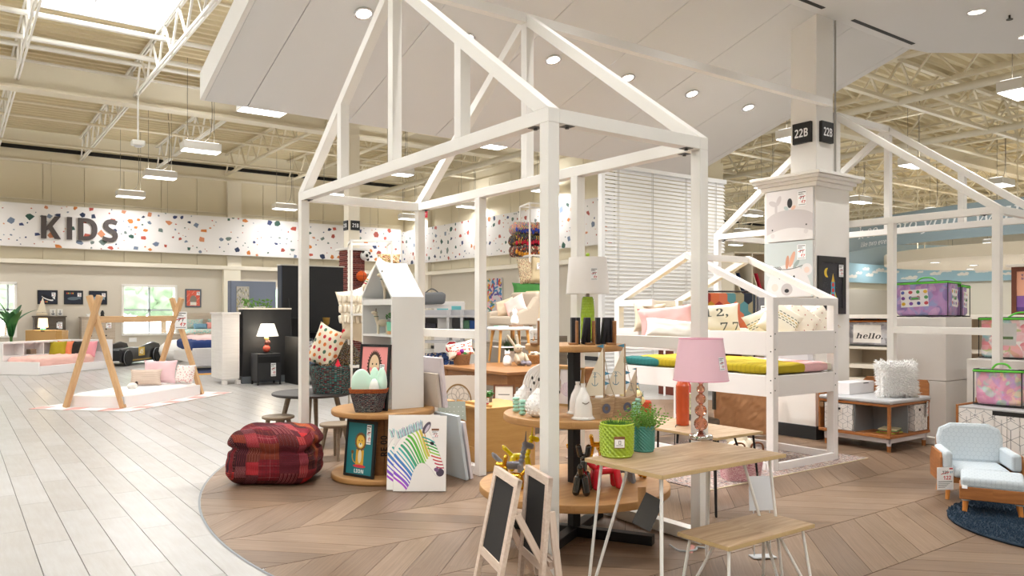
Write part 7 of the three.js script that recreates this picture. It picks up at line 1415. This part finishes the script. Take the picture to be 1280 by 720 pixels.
// ---- big wooden table with its display ----
{
  const pine = honeyDark;
  const x0 = 5.12, x1 = 6.5, z0 = -8.75, z1 = -7.2, h = .75, t = T('farm_table', 'brown wooden farm table with turned legs carrying plush toys', 'table', [x0, 0, z1]);
  const w = x1 - x0, d = z1 - z0; O('top', boxUV(bx(0, w, h - .04, h, -d, 0, .008), 1.2), pine, t); O('apron', [bx(.05, w - .05, h - .18, h - .04, -.08, -.05), bx(.05, w - .05, h - .18, h - .04, -d + .05, -d + .08), bx(.05, .08, h - .18, h - .04, -d + .08, -.08), bx(w - .08, w - .05, h - .18, h - .04, -d + .08, -.08)], pine, t);
  for (const x of [.1, w - .1]) for (const z of [-.1, -d + .1]) { const l = O('leg', lathe([[0, 0], [.03, 0], [.045, .06], [.03, .12], [.05, .3], [.04, .42], [.055, .47], [.055, .5], [0, .5]], 16).translate(x, 0, z), pine, t); O('leg_block', bx(x - .06, x + .06, .48, h - .04, z - .06, z + .06, .006), pine, l); }
  const on = (px, py) => { const g = G(px, py, h); return V(Math.min(x1 - .1, Math.max(x0 + .08, g.x)), h, Math.min(z1 - .08, Math.max(z0 + .08, g.z))); };
  // small white table on it
  const wt = on(625, 452), st = T('small_white_table', 'small white table with wooden legs standing on the farm table', 'table', [wt.x + .1, h, wt.z - .1], -.2); O('top', bx(-.27, .27, .44, .485, -.2, .2, .02), bedWhite, st); O('lower_shelf', bx(-.2, .2, .2, .215, -.15, .15, .005), bedWhite, st); for (const a of [-1, 1]) for (const b of [-1, 1]) O('leg', rod([a * .24, 0, b * .17], [a * .2, .44, b * .14], .014, .022, 10), M('#c9954f', .5), st);
  const cv = T('white_cat_vase', 'white cat-shaped vase on a book on the small white table', 'ornament', [st.position.x + .06, h + .486, st.position.z + .03]); O('book', bx(-.1, .1, 0, .03, -.07, .07, .004), M('#8a6f5a', .6), cv); O('body', lathe([[0, .03], [.05, .03], [.06, .08], [.045, .14], [.025, .17], [.035, .2], [.03, .23], [0, .24]], 20), ceramic, cv); O('ear', [new THREE.ConeGeometry(.012, .03, 8).translate(-.018, .245, 0), new THREE.ConeGeometry(.012, .03, 8).translate(.018, .245, 0)], ceramic, cv);
  const bk = T('mint_book', 'mint green book lying on the small white table', 'book', [st.position.x - .15, h + .486, st.position.z]); O('cover', bx(-.09, .09, 0, .016, -.06, .06, .003), M('#a8d8c8', .6), bk); O('pages', bx(-.085, .085, .003, .013, -.058, .062), paper, bk);
  // upholstered armchair on a plinth behind
  const ac = QD(655, 391, 11.1), pl = T('grey_plinth', 'taupe plinth under the cream armchair', 'plinth', [ac.x + .05, 0, ac.z - .35]); O('block', bx(-.35, .4, 0, 1.0, -.32, .3, .006), M('#8a8074', .7), pl); O('top_board', bx(-.36, .41, 1.0, 1.02, -.33, .31, .004), M('#9a9084', .7), pl);
  const ch = T('cream_armchair', 'cream upholstered armchair with wooden legs on a plinth', 'armchair', [ac.x + .05, 1.021, ac.z - .35], -1.45), cr = M('#b5a795', .9); for (const a of [-1, 1]) for (const b of [-1, 1]) O('leg', rod([a * .24, 0, b * .2], [a * .2, .24, b * .17], .014, .024, 10), M('#b07a3c', .5), ch); O('seat', bx(-.28, .28, .22, .36, -.24, .26, .04), cr, ch); O('backrest', tr(bx(-.29, .29, 0, .42, -.05, .05, .045), { p: [0, .3, -.22], r: [-.12, 0, 0] }), cr, ch); for (const s of [-1, 1]) O('armrest', tr(ext([[-.26, .22], [.26, .22], [.26, .42], [.1, .44], [-.08, .5], [-.2, .64], [-.26, .66]], .09, .03), { p: [s * .25 + .045, 0, 0], r: [0, -PI / 2, 0] }), cr, ch);
  const th = T('beige_throw', 'beige tasselled throw hanging over the back of the cream armchair', 'throw', [ac.x + .36, 1.25, ac.z - .26], -1.2); O('cloth', wobble(bx(-.12, .12, 0, .5, -.02, .03, .02), .012, 10, 2), M('#cdb892', .95), th);
  const pk = T('cushion', 'pink fluffy cushion in the cream armchair', 'cushion', [ac.x + .04, 1.52, ac.z - .26], -1.2); O('cover', tr(pillow(.34, .3, .14, 14, 3), { r: [-.3, 0, .5] }), M('#efc0b8', .95), pk);
  const pk2 = T('cushion', 'beige knitted cushion beside the pink one in the cream armchair', 'cushion', [ac.x + .02, 1.5, ac.z - .5], -1.2); O('cover', tr(pillow(.3, .28, .12, 14, 5), { r: [-.3, 0, .3] }), M('#d9c3a8', .95), pk2);
  // plush bunny, cat, planter, basket
  const b = on(650, 457), bn = T('plush_bunny', 'beige plush bunny with long ears sitting on the farm table', 'plush toy', b, -.4), bm = M('#b7a994', .95), bg = M('#8d8790', .95); O('body', sph(.08, 0, .09, 0, [1, 1.15, .9]), bm, bn); O('head', sph(.058, -.03, .22, .02, [1, 1, .95]), bm, bn); for (const s of [-1, 1]) { O('ear', cap([-.05 + s * .025, .26, 0], [-.1 + s * .06, .38, -.01], .018), bm, bn); O('foot', sph(.04, .06 + s * .03, .035, .07 + s * .02, [1, .9, 1.2]), bg, bn, 'grey foot'); O('arm', cap([s * .06, .14, .03], [s * .06 + .02, .07, .09], .022), bm, bn); } O('eyes', [sph(.006, -.045, .228, .073), sph(.006, -.005, .228, .075)], black, bn).userData.kind = 'stuff'; O('bow', [sph(.014, -.05, .255, .045, [1, .7, .6], 8), sph(.014, -.025, .26, .045, [1, .7, .6], 8)], M('#b58ab0', .8), bn);
  const c = on(634, 457), ct = T('white_cat_figurine', 'white ceramic cat figurine in front of the planter on the farm table', 'figurine', c, -.3); O('body', lathe([[0, 0], [.05, 0], [.06, .04], [.05, .1], [.03, .13], [0, .14]], 20), ceramic, ct); O('head', sph(.036, 0, .155, .005, [1.1, .9, .9]), ceramic, ct); O('ear', [new THREE.ConeGeometry(.013, .03, 4).translate(-.025, .195, 0), new THREE.ConeGeometry(.013, .03, 4).translate(.025, .195, 0)], ceramic, ct); O('face', [tube([[-.02, .16, .037], [-.012, .155, .039], [-.005, .16, .038]], .002, 8, 4), tube([[.005, .16, .038], [.012, .155, .039], [.02, .16, .037]], .002, 8, 4)], black, ct).userData.kind = 'stuff';
  const gp = on(628, 451); pot('white_planter', 'white pot with upright grass behind the white cat figurine', [gp.x - .03, h, gp.z - .1], .06, .15, M('#ece8e2', .5), { n: 170, len: .24, spread: .6, w: .003, c: '#37592c' });
  const wk = on(671, 455), wb = T('wicker_basket', 'round brown wicker basket with shells on the farm table', 'basket', [wk.x + .02, h, wk.z - .05]); O('weave', basketGeo(.2, .24, .12, .18, .22), weave(['#8f6234', '#a8773f', '#6e4722', '#b98a52'], 61), wb); const sl = []; for (let k = 0; k < 14; k++) sl.push(sph(.025, rr(-.08, .08), .12 + rr(0, .03), rr(-.07, .07), [1, .7, 1], 7)); O('shells', sl, M('#d9cdb8', .8), wb).userData.kind = 'stuff';
  const pb = on(577, 456), pbk = T('pompom_basket', 'brown basket with bright pompom garlands on the end of the farm table', 'basket', [pb.x, h, pb.z]); O('weave', basketGeo(.18, .22, .14, .14, .18), weave(['#7a5230', '#9a6d3f', '#5a3a1f'], 63), pbk); const pm = []; const pcs = ['#d0384a', '#7a2f7a', '#3f7a3a', '#e7b0b0']; for (let q = 0; q < 4; q++) O('pompom', sph(.03, -.08 + q * .045, .15 + (q % 2) * .03, .06), M(pcs[q], .95), pbk); const pbc = T('cushion', 'cream and red patterned cushion stuffed in the pompom basket', 'cushion', [pb.x - .02, h + .2, pb.z], -.4); O('cover', tr(pillow(.36, .2, .12, 12, 8), { r: [-.2, 0, .2] }), M('#ffffff', .9, { map: fabricTex(['#efe6d6', '#efe6d6', '#c8443a', '#efe6d6', '#efe6d6'], 71, 22) }), pbc);
  // beech storage box by the sill with its red pot and the dream-catcher canvases
  const bb = T('beech_toy_box', 'beech storage box with a sloping front beside the house frame sill', 'box', [3.86, 0, -5.78]); O('side_panel', boxUV(bx(.0, .58, 0, .55, -.022, 0, .004), 1.5), beech, bb); O('side_panel', boxUV(bx(0, .58, 0, .55, -.62, -.598, .004), 1.5), beech, bb); O('top_panel', boxUV(bx(.0, .58, .55, .572, -.62, 0, .004), 1.5), beech, bb); O('sloping_front', boxUV(tr(bx(0, .018, 0, .48, -.598, -.022), { p: [.02, .12, 0], r: [0, 0, -.14] }), 1.5), beech, bb); O('lower_front', boxUV(bx(.0, .018, 0, .2, -.598, -.022), 1.5), beech, bb); O('back_panel', bx(.56, .58, 0, .55, -.598, -.022), beech, bb);
  const rp = G(608, 507, .573); const rpt = pot('red_patterned_pot', 'small red patterned pot with a green plant on the beech box', [rp.x, .573, rp.z - .04], .045, .085, M('#c3243a', .4), { n: 50, len: .09, spread: 1, w: .003, c: '#3f7a35', leaf: .012 }); priceTag(rpt, -.0, .05, .052, -.4, .035, .045, 0);
  const gc = G(624, 505, .573), gct = T('grey_round_tin', 'grey round tin behind the red pot on the beech box', 'tin', [gc.x + .0, .573, gc.z - .22]); O('tin', cyl(.06, .08, 0, 0, 0, 24), M('#77706a', .5), gct); O('lid', cyl(.062, .02, 0, .08, 0, 24), M('#88817a', .5), gct);
  const dc = tex(128, 192, (x, w2, h2) => { x.fillStyle = '#e6e0d8'; x.fillRect(0, 0, w2, h2); x.strokeStyle = '#8a6a3a'; x.lineWidth = 4; x.beginPath(); x.arc(64, 64, 42, 0, 7); x.stroke(); x.strokeStyle = '#a8a29a'; x.lineWidth = 1.5; for (let i = 0; i < 8; i++) { x.beginPath(); x.arc(64 + Math.cos(i * .785) * 20, 64 + Math.sin(i * .785) * 20, 20, 0, 7); x.stroke(); } for (let i = 0; i < 7; i++) { x.fillStyle = ['#5f8a9a', '#3f5f7a', '#9ab0b0'][i % 3]; x.beginPath(); x.ellipse(24 + i * 14, 130 + (i % 3) * 14, 5, 20, (i - 3) * .12, 0, 7); x.fill(); } for (let i = 0; i < 3; i++) { x.fillStyle = '#6f9aa0'; x.beginPath(); x.ellipse(18 + i * 6, 40 + i * 22, 4, 14, .5, 0, 7); x.fill(); } });
  const dp = V(4.2, .003, -6.75); ['dream-catcher canvas at the front of the leaning stack behind the beech box', 'dream-catcher canvas second in the leaning stack behind the beech box', 'dream-catcher canvas at the back of the leaning stack behind the beech box'].forEach((l, i) => { const t2 = lean(T('dreamcatcher_canvas', l, 'picture', [dp.x - i * .035, .003, dp.z - i * .05], -.35), -.08); board('canvas', .42, .78, .028, dc, M('#ddd7ce', .8), t2); });
  // framed notices leaning by the table, sage banner over the spool edge, wicker stool
  const nt = tex(96, 192, (x, w2, h2) => { x.fillStyle = '#ece6dc'; x.fillRect(0, 0, w2, h2); x.fillStyle = '#5a5650'; x.font = 'italic 13px serif'; for (let i = 0; i < 5; i++) x.fillRect(18, 30 + i * 24, 60 - (i % 2) * 14, 3); x.fillRect(24, 168, 46, 3); });
  framed('verse_frame', 'brown framed verse leaning below the farm table', .24, .62, [5.02, .003, -7.12], -.7, -.12, nt, M('#6a3f24', .5), .02);
  const sb = T('sage_banner', 'sage green scalloped paper banner hanging over the spool edge', 'banner', [3.66, .47, -6.0], -.55); O('cloth', ext([[-.12, .16], [.12, .16], [.13, -.02], [.09, 0], [.05, -.03], [.0, -.01], [-.05, -.03], [-.09, 0], [-.13, -.02]], .004), M('#b9c2b6', .8), sb); O('dots', Array.from({ length: 18 }, (_, k) => cyl(.004, .001, 0, 0, 0, 6).rotateX(PI / 2).translate(-.1 + (k % 6) * .04, .03 + Math.floor(k / 6) * .04, .0045)), paper, sb).userData.kind = 'stuff';
  const bs = T('pine_board_top', 'pale pine board top beside the spool table', 'board', [3.55, .62, -6.35]); bs.position.set(3.62, .59, -6.45); O('board', boxUV(bx(0, .22, 0, .018, -.15, .22, .004), 2), honey, bs);
  const wc = T('wicker_chair', 'round wicker chair back between the canvases', 'chair', [4.05, 0, -7.3]); O('hoop', new THREE.TorusGeometry(.22, .02, 8, 30).translate(0, .45, 0), M('#a8763c', .8), wc); O('weave', Array.from({ length: 9 }, (_, k) => rod([-.2 + k * .05, .45 - Math.sqrt(Math.max(0, .0484 - (k * .05 - .2) ** 2)), 0], [-.2 + k * .05, .45 + Math.sqrt(Math.max(0, .0484 - (k * .05 - .2) ** 2)), 0], .008, .008, 5)), M('#b98a52', .8), wc); O('leg', [rod([-.15, 0, 0], [-.12, .28, 0], .014), rod([.15, 0, 0], [.12, .28, 0], .014), rod([0, 0, -.2], [0, .25, -.02], .014)], M('#a8763c', .8), wc);
}
// ---- giant louvre panel with ladder cords ----
{
  const z = -12.3, x0 = 11.3, x1 = 15.25, t = T('louvre_panel', 'giant white louvre blind hanging behind the loft bed', 'blind', [x0, 0, z]), w = x1 - x0, n = 52, y0 = .14, y1 = 4.55, m = M('#fbfaf9', .5);
  O('head_rail', bx(0, w, y1, y1 + .1, -.08, .08, .01), m, t); O('bottom_rail', bx(0, w, .02, .1, -.06, .06, .01), m, t); O('side_post', bx(-.12, -.02, 0, y1 + .1, -.06, .06, .01), m, t);
  const sl = tr(new RoundedBoxGeometry(w, .006, .094, 1, .0025), { r: [.95, 0, 0] });
  for (let k = 0; k < n; k++) { const o = O('slat', sl, m, t); o.position.set(w / 2, y0 + (k + .5) * (y1 - y0) / n, 0); }
  for (const x of [.35, 1.4, 2.5, 3.55]) O('ladder_cord', [rod([x - .02, .1, .075], [x - .02, y1, .075], .006, .006, 5), rod([x + .02, .1, .075], [x + .02, y1, .075], .006, .006, 5)], M('#d6d3cf', .6), t);
  // shelf with silver boxes in front of it
  const s = T('dark_shelf', 'dark red-brown shelf with framed goods before the louvre panel', 'shelf', [10.15, 0, -9.6]); for (const y of [.9, 1.16, 1.42]) O('shelf_board', bx(0, 1.8, y, y + .035, 0, .35, .004), M('#6a2f20', .5), s); for (const x of [-.03, 1.8]) O('side', bx(x, x + .03, 0, 1.46, 0, .35), M('#6a2f20', .5), s); O('back', bx(0, 1.8, .0, 1.16, .0, .02), M('#1d1a1c', .7), s);
  for (let k = 0; k < 5; k++) { const f = T('silver_picture_box', 'silver boxed photo frame on the dark red-brown shelf', 'photo frame', [10.3 + k * .3, 1.196, -9.4], 0, 'silver boxed frames on the dark shelf'); O('box', bx(-.12, .12, 0, .2, -.03, .03, .004), M('#c9ced4', .3, { metalness: .3 }), f); O('window', bx(-.08, .08, .05, .15, .03, .032), M('#8d949c', .4), f); }
  for (let k = 0; k < 2; k++) { const f = T('pink_gift_box', 'small pink boxed picture on top of the dark shelf', 'box', [10.55 + k * .22, 1.456, -9.4], 0, 'pink boxes on the dark shelf'); O('box', bx(-.09, .09, 0, .12, -.03, .03, .004), M('#d9a8a0', .6), f); O('label', bx(-.06, .06, .03, .09, .03, .032), M('#8a5a54', .6), f); }
  const pt = T('tag_board', 'white board of printed tags beside the dark shelf', 'board', [9.95, .85, -9.3]); O('post', bx(-.015, .015, -.85, 0, -.01, .01), paper, pt); O('board', bx(-.1, .1, 0, .6, -.01, .01), paper, pt); for (let k = 0; k < 3; k++) priceTag(pt, 0, .12 + k * .18, .013, 0, .16, .15, k);
}
// ---- shelves, rug samples between the louvre and the column ----
{
  const s = T('tall_cubby_shelf', 'tall cream cubby shelf with leaning boards behind the loft bed', 'shelf', [13.8, 0, -11.2], -.3), m = M('#e3d8c2', .6); const Wd = .95, h = 2.75; O('back', bx(0, Wd, 0, h, -.02, 0), m, s); for (let k = 0; k < 3; k++) O('divider', bx(k * .46, k * .46 + .03, 0, h, 0, .45), m, s); for (const y of [0, .7, 1.5, h - .03]) O('shelf_board', bx(0, Wd, y, y + .03, 0, .45), m, s);
  const lb = (l, x, col) => { const b = T('leaning_sample', l, 'sample board', s.localToWorld(V(x, 1.54, .25)), -.3); O('board', tr(bx(-.012, .012, 0, .8, -.16, .16, .003), { r: [0, 0, .34] }), col, b); }; s.updateMatrixWorld(); lb('navy sample board leaning in the tall cream cubby', .43, M('#1f2f52', .7)); lb('red sample board leaning in the tall cream cubby', .89, M('#c3203c', .7)); lb('cream dotted sample board in the tall cream cubby', .33, M('#e9dfc9', .7)); lb('second cream dotted sample board in the tall cream cubby', .79, M('#e6dcc4', .7));
  const hx = tex(256, 192, (c, w, hh) => { const cs = ['#8c8468', '#b58a2c', '#c26a4c', '#4e2b3e', '#8a2b26', '#1d2430', '#5a3550', '#4e7f86', '#a79a78', '#c4673f', '#7d7660', '#b0862a']; c.fillStyle = '#777'; c.fillRect(0, 0, w, hh); let k = 0; for (let j = -1; j < 6; j++) for (let i = -1; i < 7; i++) { const R = 27, x = i * 46 + (j % 2 ? 23 : 0), y = j * 40 + 20; c.fillStyle = cs[(k++ * 5 + j * 3 + 7) % 12]; c.beginPath(); for (let q = 0; q < 6; q++) { const a = q * PI / 3 + PI / 6; c.lineTo(x + Math.cos(a) * R, y + Math.sin(a) * R); } c.fill(); } });
  const r = T('hexagon_rug_sample', 'rug sample of coloured hexagons hanging on a stand behind the loft bed', 'rug sample', [7.97, 1.08, -6.34], -.55); O('pile', bx(-.3, .3, 0, .6, -.02, .0), M('#ffffff', .95, { map: hx }), r); O('edge', [bx(-.32, -.3, 0, .62, -.025, .01), bx(.3, .32, -.02, .6, -.025, .01)], M('#2f3a44', .9), r); priceTag(r, .14, .06, .012, 0, .14, .2, 0);
  const sd = T('rug_stand', 'black metal stand holding the hexagon rug sample', 'stand', [7.97, 0, -6.39], -.55); O('frame', [rod([-.34, 0, 0], [-.34, 1.75, 0], .012), rod([.36, 0, 0], [.36, 1.75, 0], .012), rod([-.34, 1.7, 0], [.36, 1.7, 0], .012), rod([-.34, 1.06, 0], [.7, 1.06, 0], .012)], black, sd); O('foot', [bx(-.36, -.32, 0, .02, -.25, .25), bx(.34, .38, 0, .02, -.25, .25)], black, sd);
  const bg = T('bagged_goods', 'clear bag of dark goods hanging beside the hexagon rug', 'bag', [8.36, 1.2, -6.12], -.55); O('bag', wobble(bx(-.1, .1, 0, .45, -.05, .05, .04), .02, 9, 3), M('#5a5a60', .2, { clearcoat: 1 }), bg); priceTag(bg, .0, .2, .075, 0, .14, .24, 1);
  const tv = T('brown_cabinet', 'grey-brown wooden cabinet under the louvre panel', 'cabinet', [11.0, 0, -14.2]); O('body', boxUV(bx(-.6, .5, .1, .9, 0, .45, .01), 1), greyWood, tv); O('door', boxUV(bx(-.55, -.08, .15, .85, .45, .465, .005), 1), greyWood, tv); O('door', boxUV(bx(-.02, .45, .15, .85, .45, .465, .005), 1), greyWood, tv); O('plinth', bx(-.58, .48, 0, .1, .02, .42), black, tv);
  const fl = T('cream_flowers', 'bunch of cream artificial flowers behind the sailboats', 'flowers', [4.35, .561, -4.4]); const fs = []; for (let k = 0; k < 12; k++) fs.push(wobble(new THREE.IcosahedronGeometry(.035, 2), .01, 40, k).translate(rr(-.07, .07), .17 + rr(0, .1), rr(-.06, .06))); O('blooms', fs, M('#efe0a8', .8), fl).userData.kind = 'stuff'; O('vase', cyl(.035, .14, 0, 0, 0, 14, .045), M('#e9e4da', .4), fl); O('stems', Array.from({ length: 8 }, (_, k) => rod([0, .1, 0], [Math.cos(k) * .05, .2, Math.sin(k) * .05], .003, .003, 4)), M('#6d8a4a', .8), fl).userData.kind = 'stuff';
}
// ---- far middle: kids furniture along the jutting wall ----
{
  const P = (px, d) => { const q = QD(px, 391, d); return V(q.x, 0, q.z); };
  const a = P(556, 18.5), g = M('#c6c4c6', .5);
  const bk = T('grey_bunk_shelf', 'light grey loft unit with open shelves far behind the farm table', 'shelf', a, -.625); O('upright', [-.62, .1, .42, 1.0].map(x => bx(x - .03, x + .03, 0, 1.5, -.3, .3)), g, bk); O('shelf_board', [.12, .72, 1.0, 1.32].map(y => bx(-.62, 1.0, y, y + .05, -.3, .3)), g, bk); O('back', bx(-.62, 1.0, 1.0, 1.5, -.32, -.3), M('#b9b7ba', .6), bk);
  for (const [l, x, y, c, w, h] of [['blue toy bin in the light grey loft unit', .7, 1.05, '#2f5fa8', .2, .2], ['green striped toy bin in the light grey loft unit', .5, 1.05, '#6a9a7a', .18, .2], ['white printed box in the light grey loft unit', 0, 1.05, '#ddd9d6', .34, .26], ['dark toy bin in the light grey loft unit', -.35, 1.05, '#3a3a44', .3, .13]]) { const t = T('toy_bin', l, 'bin', [a.x + x * Math.cos(.625), y, a.z + x * Math.sin(.625)], -.625); O('bin', bx(-w / 2, w / 2, 0, h, -.1, .1, .02), M(c, .6), t); O('rim', bx(-w / 2 - .006, w / 2 + .006, h - .02, h, -.106, .106, .006), M(c, .5), t); }
  const b = T('navy_bedding', 'navy blue patterned bedding heaped under the light grey loft unit', 'bedding', [a.x - .1, .3, a.z], -.625); O('heap', wobble(softBox(1.1, .3, .5, .12, 18), .07, 5, 8), M('#ffffff', .9, { map: fabricTex(['#24365e', '#1b2a4a', '#3a5aa0', '#24365e', '#c9b9a8'], 81, 20, [2, 1]) }), b);
  const st = T('stop_sign_toy', 'red octagonal stop sign toy on the light grey loft unit', 'sign', [P(565, 18).x, .62, P(565, 18).z], -.625); O('plate', ext(Array.from({ length: 8 }, (_, k) => [Math.cos((k + .5) * PI / 4) * .17, Math.sin((k + .5) * PI / 4) * .17]), .02), M('#c3202c', .5), st); O('border', new THREE.TorusGeometry(.16, .01, 5, 8).rotateZ(PI / 8).translate(0, 0, .022), paper, st);
  const w2 = P(540, 20), wb = T('white_loft_rail', 'white slatted loft bed end far behind the house bookcase', 'bed', w2, -.5); O('post', [bx(-.5, -.42, 0, 1.62, -.04, .04), bx(.42, .5, 0, 1.62, -.04, .04)], bedWhite, wb); for (const y of [.9, 1.14, 1.34, 1.54]) O('slat', bx(-.42, .42, y, y + .1, -.02, .02), bedWhite, wb); const bag = T('grey_duffel', 'grey bag on top of the white loft bed end', 'bag', [w2.x, 1.645, w2.z - .0], -.5); O('body', wobble(bx(-.35, .35, 0, .3, -.15, .15, .1), .03, 5, 1), M('#77797c', .8), bag); O('strap', tube([[-.2, .28, 0], [0, .4, 0], [.2, .28, 0]], .015, 12, 5), M('#55575a', .8), bag);
  const h2 = P(562, 22), ht = T('white_hutch', 'white hutch with turquoise doors on the far side', 'hutch', h2, -.625); O('body', bx(-.42, .42, 0, 1.75, -.2, .2, .01), bedWhite, ht); O('door', bx(-.34, -.02, 1.35, 1.62, .2, .21), M('#6fc3cc', .4), ht); O('door', bx(.02, .34, 1.35, 1.62, .2, .21), M('#6fc3cc', .4), ht); O('cubby', bx(-.34, .34, .9, 1.2, .2, .205), M('#b9a99a', .7), ht);
  const d2 = P(586, 20.6), dt = T('orange_desk', 'orange-brown desk with a black monitor on the far side', 'desk', d2, -.625); O('top', bx(-.5, .45, 1.0, 1.05, -.25, .25), honeyDark, dt); for (const x of [-.5, .41]) O('side', bx(x, x + .04, 0, 1, -.25, .25), honeyDark, dt); O('drawer', bx(-.4, .4, .8, .97, .2, .26), M('#cfc4b4', .6), dt); const mo = T('black_monitor', 'black flat monitor on the orange-brown desk', 'monitor', [d2.x - .3, 1.051, d2.z - .15], -.625); O('screen', bx(-.22, .22, .08, .42, -.015, .015, .006), black, mo); O('stand', [bx(-.08, .08, 0, .015, -.06, .06), bx(-.02, .02, .01, .1, -.01, .01)], black, mo);
  const pa = tex(64, 128, (c, w, h) => { let q = 6; const r = () => { q = (q * 1664525 + 1013904223) >>> 0; return q / 4294967296; }; c.fillStyle = '#c9c4c4'; c.fillRect(0, 0, w, h); for (let i = 0; i < 70; i++) { c.fillStyle = ['#c9483a', '#3a7ab0', '#d9a83a', '#5a4a8a', '#e7a8b0', '#4a8a7a'][i % 6]; c.save(); c.translate(r() * w, r() * h); c.rotate(r() * 3); c.fillRect(-3, -9, 6, 18); c.restore(); } });
  const ap = T('abstract_panel', 'tall multicoloured abstract panel on the side wall', 'picture', [15.55, 1.35, -22.6], -PI / 2); board('canvas', .9, 1.3, .03, pa, paper, ap);
  const rg = T('grey_pattern_rug', 'grey patterned rug before the light grey loft unit', 'rug', P(546, 16.2), -.625); O('pile', bx(-.9, .9, 0, .008, -.8, .6), M('#ffffff', .95, { map: fabricTex(['#cfcac4', '#b9b3ac', '#dcd7d1', '#a8a29b'], 91, 12, [2, 2]) }), rg);
  const pd = T('pendant_camera', 'white ceiling-hung rod with a small white box', 'fixture', [3.45, 5.25, -19.4]); O('rod', rod([0, .1, 0], [0, 1.3, 0], .02), paintWhite, pd); O('box', bx(-.14, .14, 0, .12, -.12, .12, .03), paintWhite, pd); O('dome', sph(.09, 0, 0, 0, [1, .5, 1]), M('#d9d9dc', .3), pd);
  const ex = T('exit_sign', 'red EXIT sign hanging before the side wall', 'sign', QD(530, 272, 26), -.625); const et = tex(96, 64, (c, w, h) => { c.fillStyle = '#d8344a'; c.fillRect(0, 0, w, h); c.fillStyle = '#fff'; c.font = 'bold 36px sans-serif'; c.fillText('EXIT', 6, 45); }); O('plate', bx(-.12, .12, 0, .22, -.02, .02), M('#ffffff', .5, { map: et, emissive: new THREE.Color('#b02030'), emissiveIntensity: .4 }), ex); O('rod', rod([0, .22, 0], [0, 3.0, 0], .01), steelCream, ex);
}
renderer.render(scene, camera);
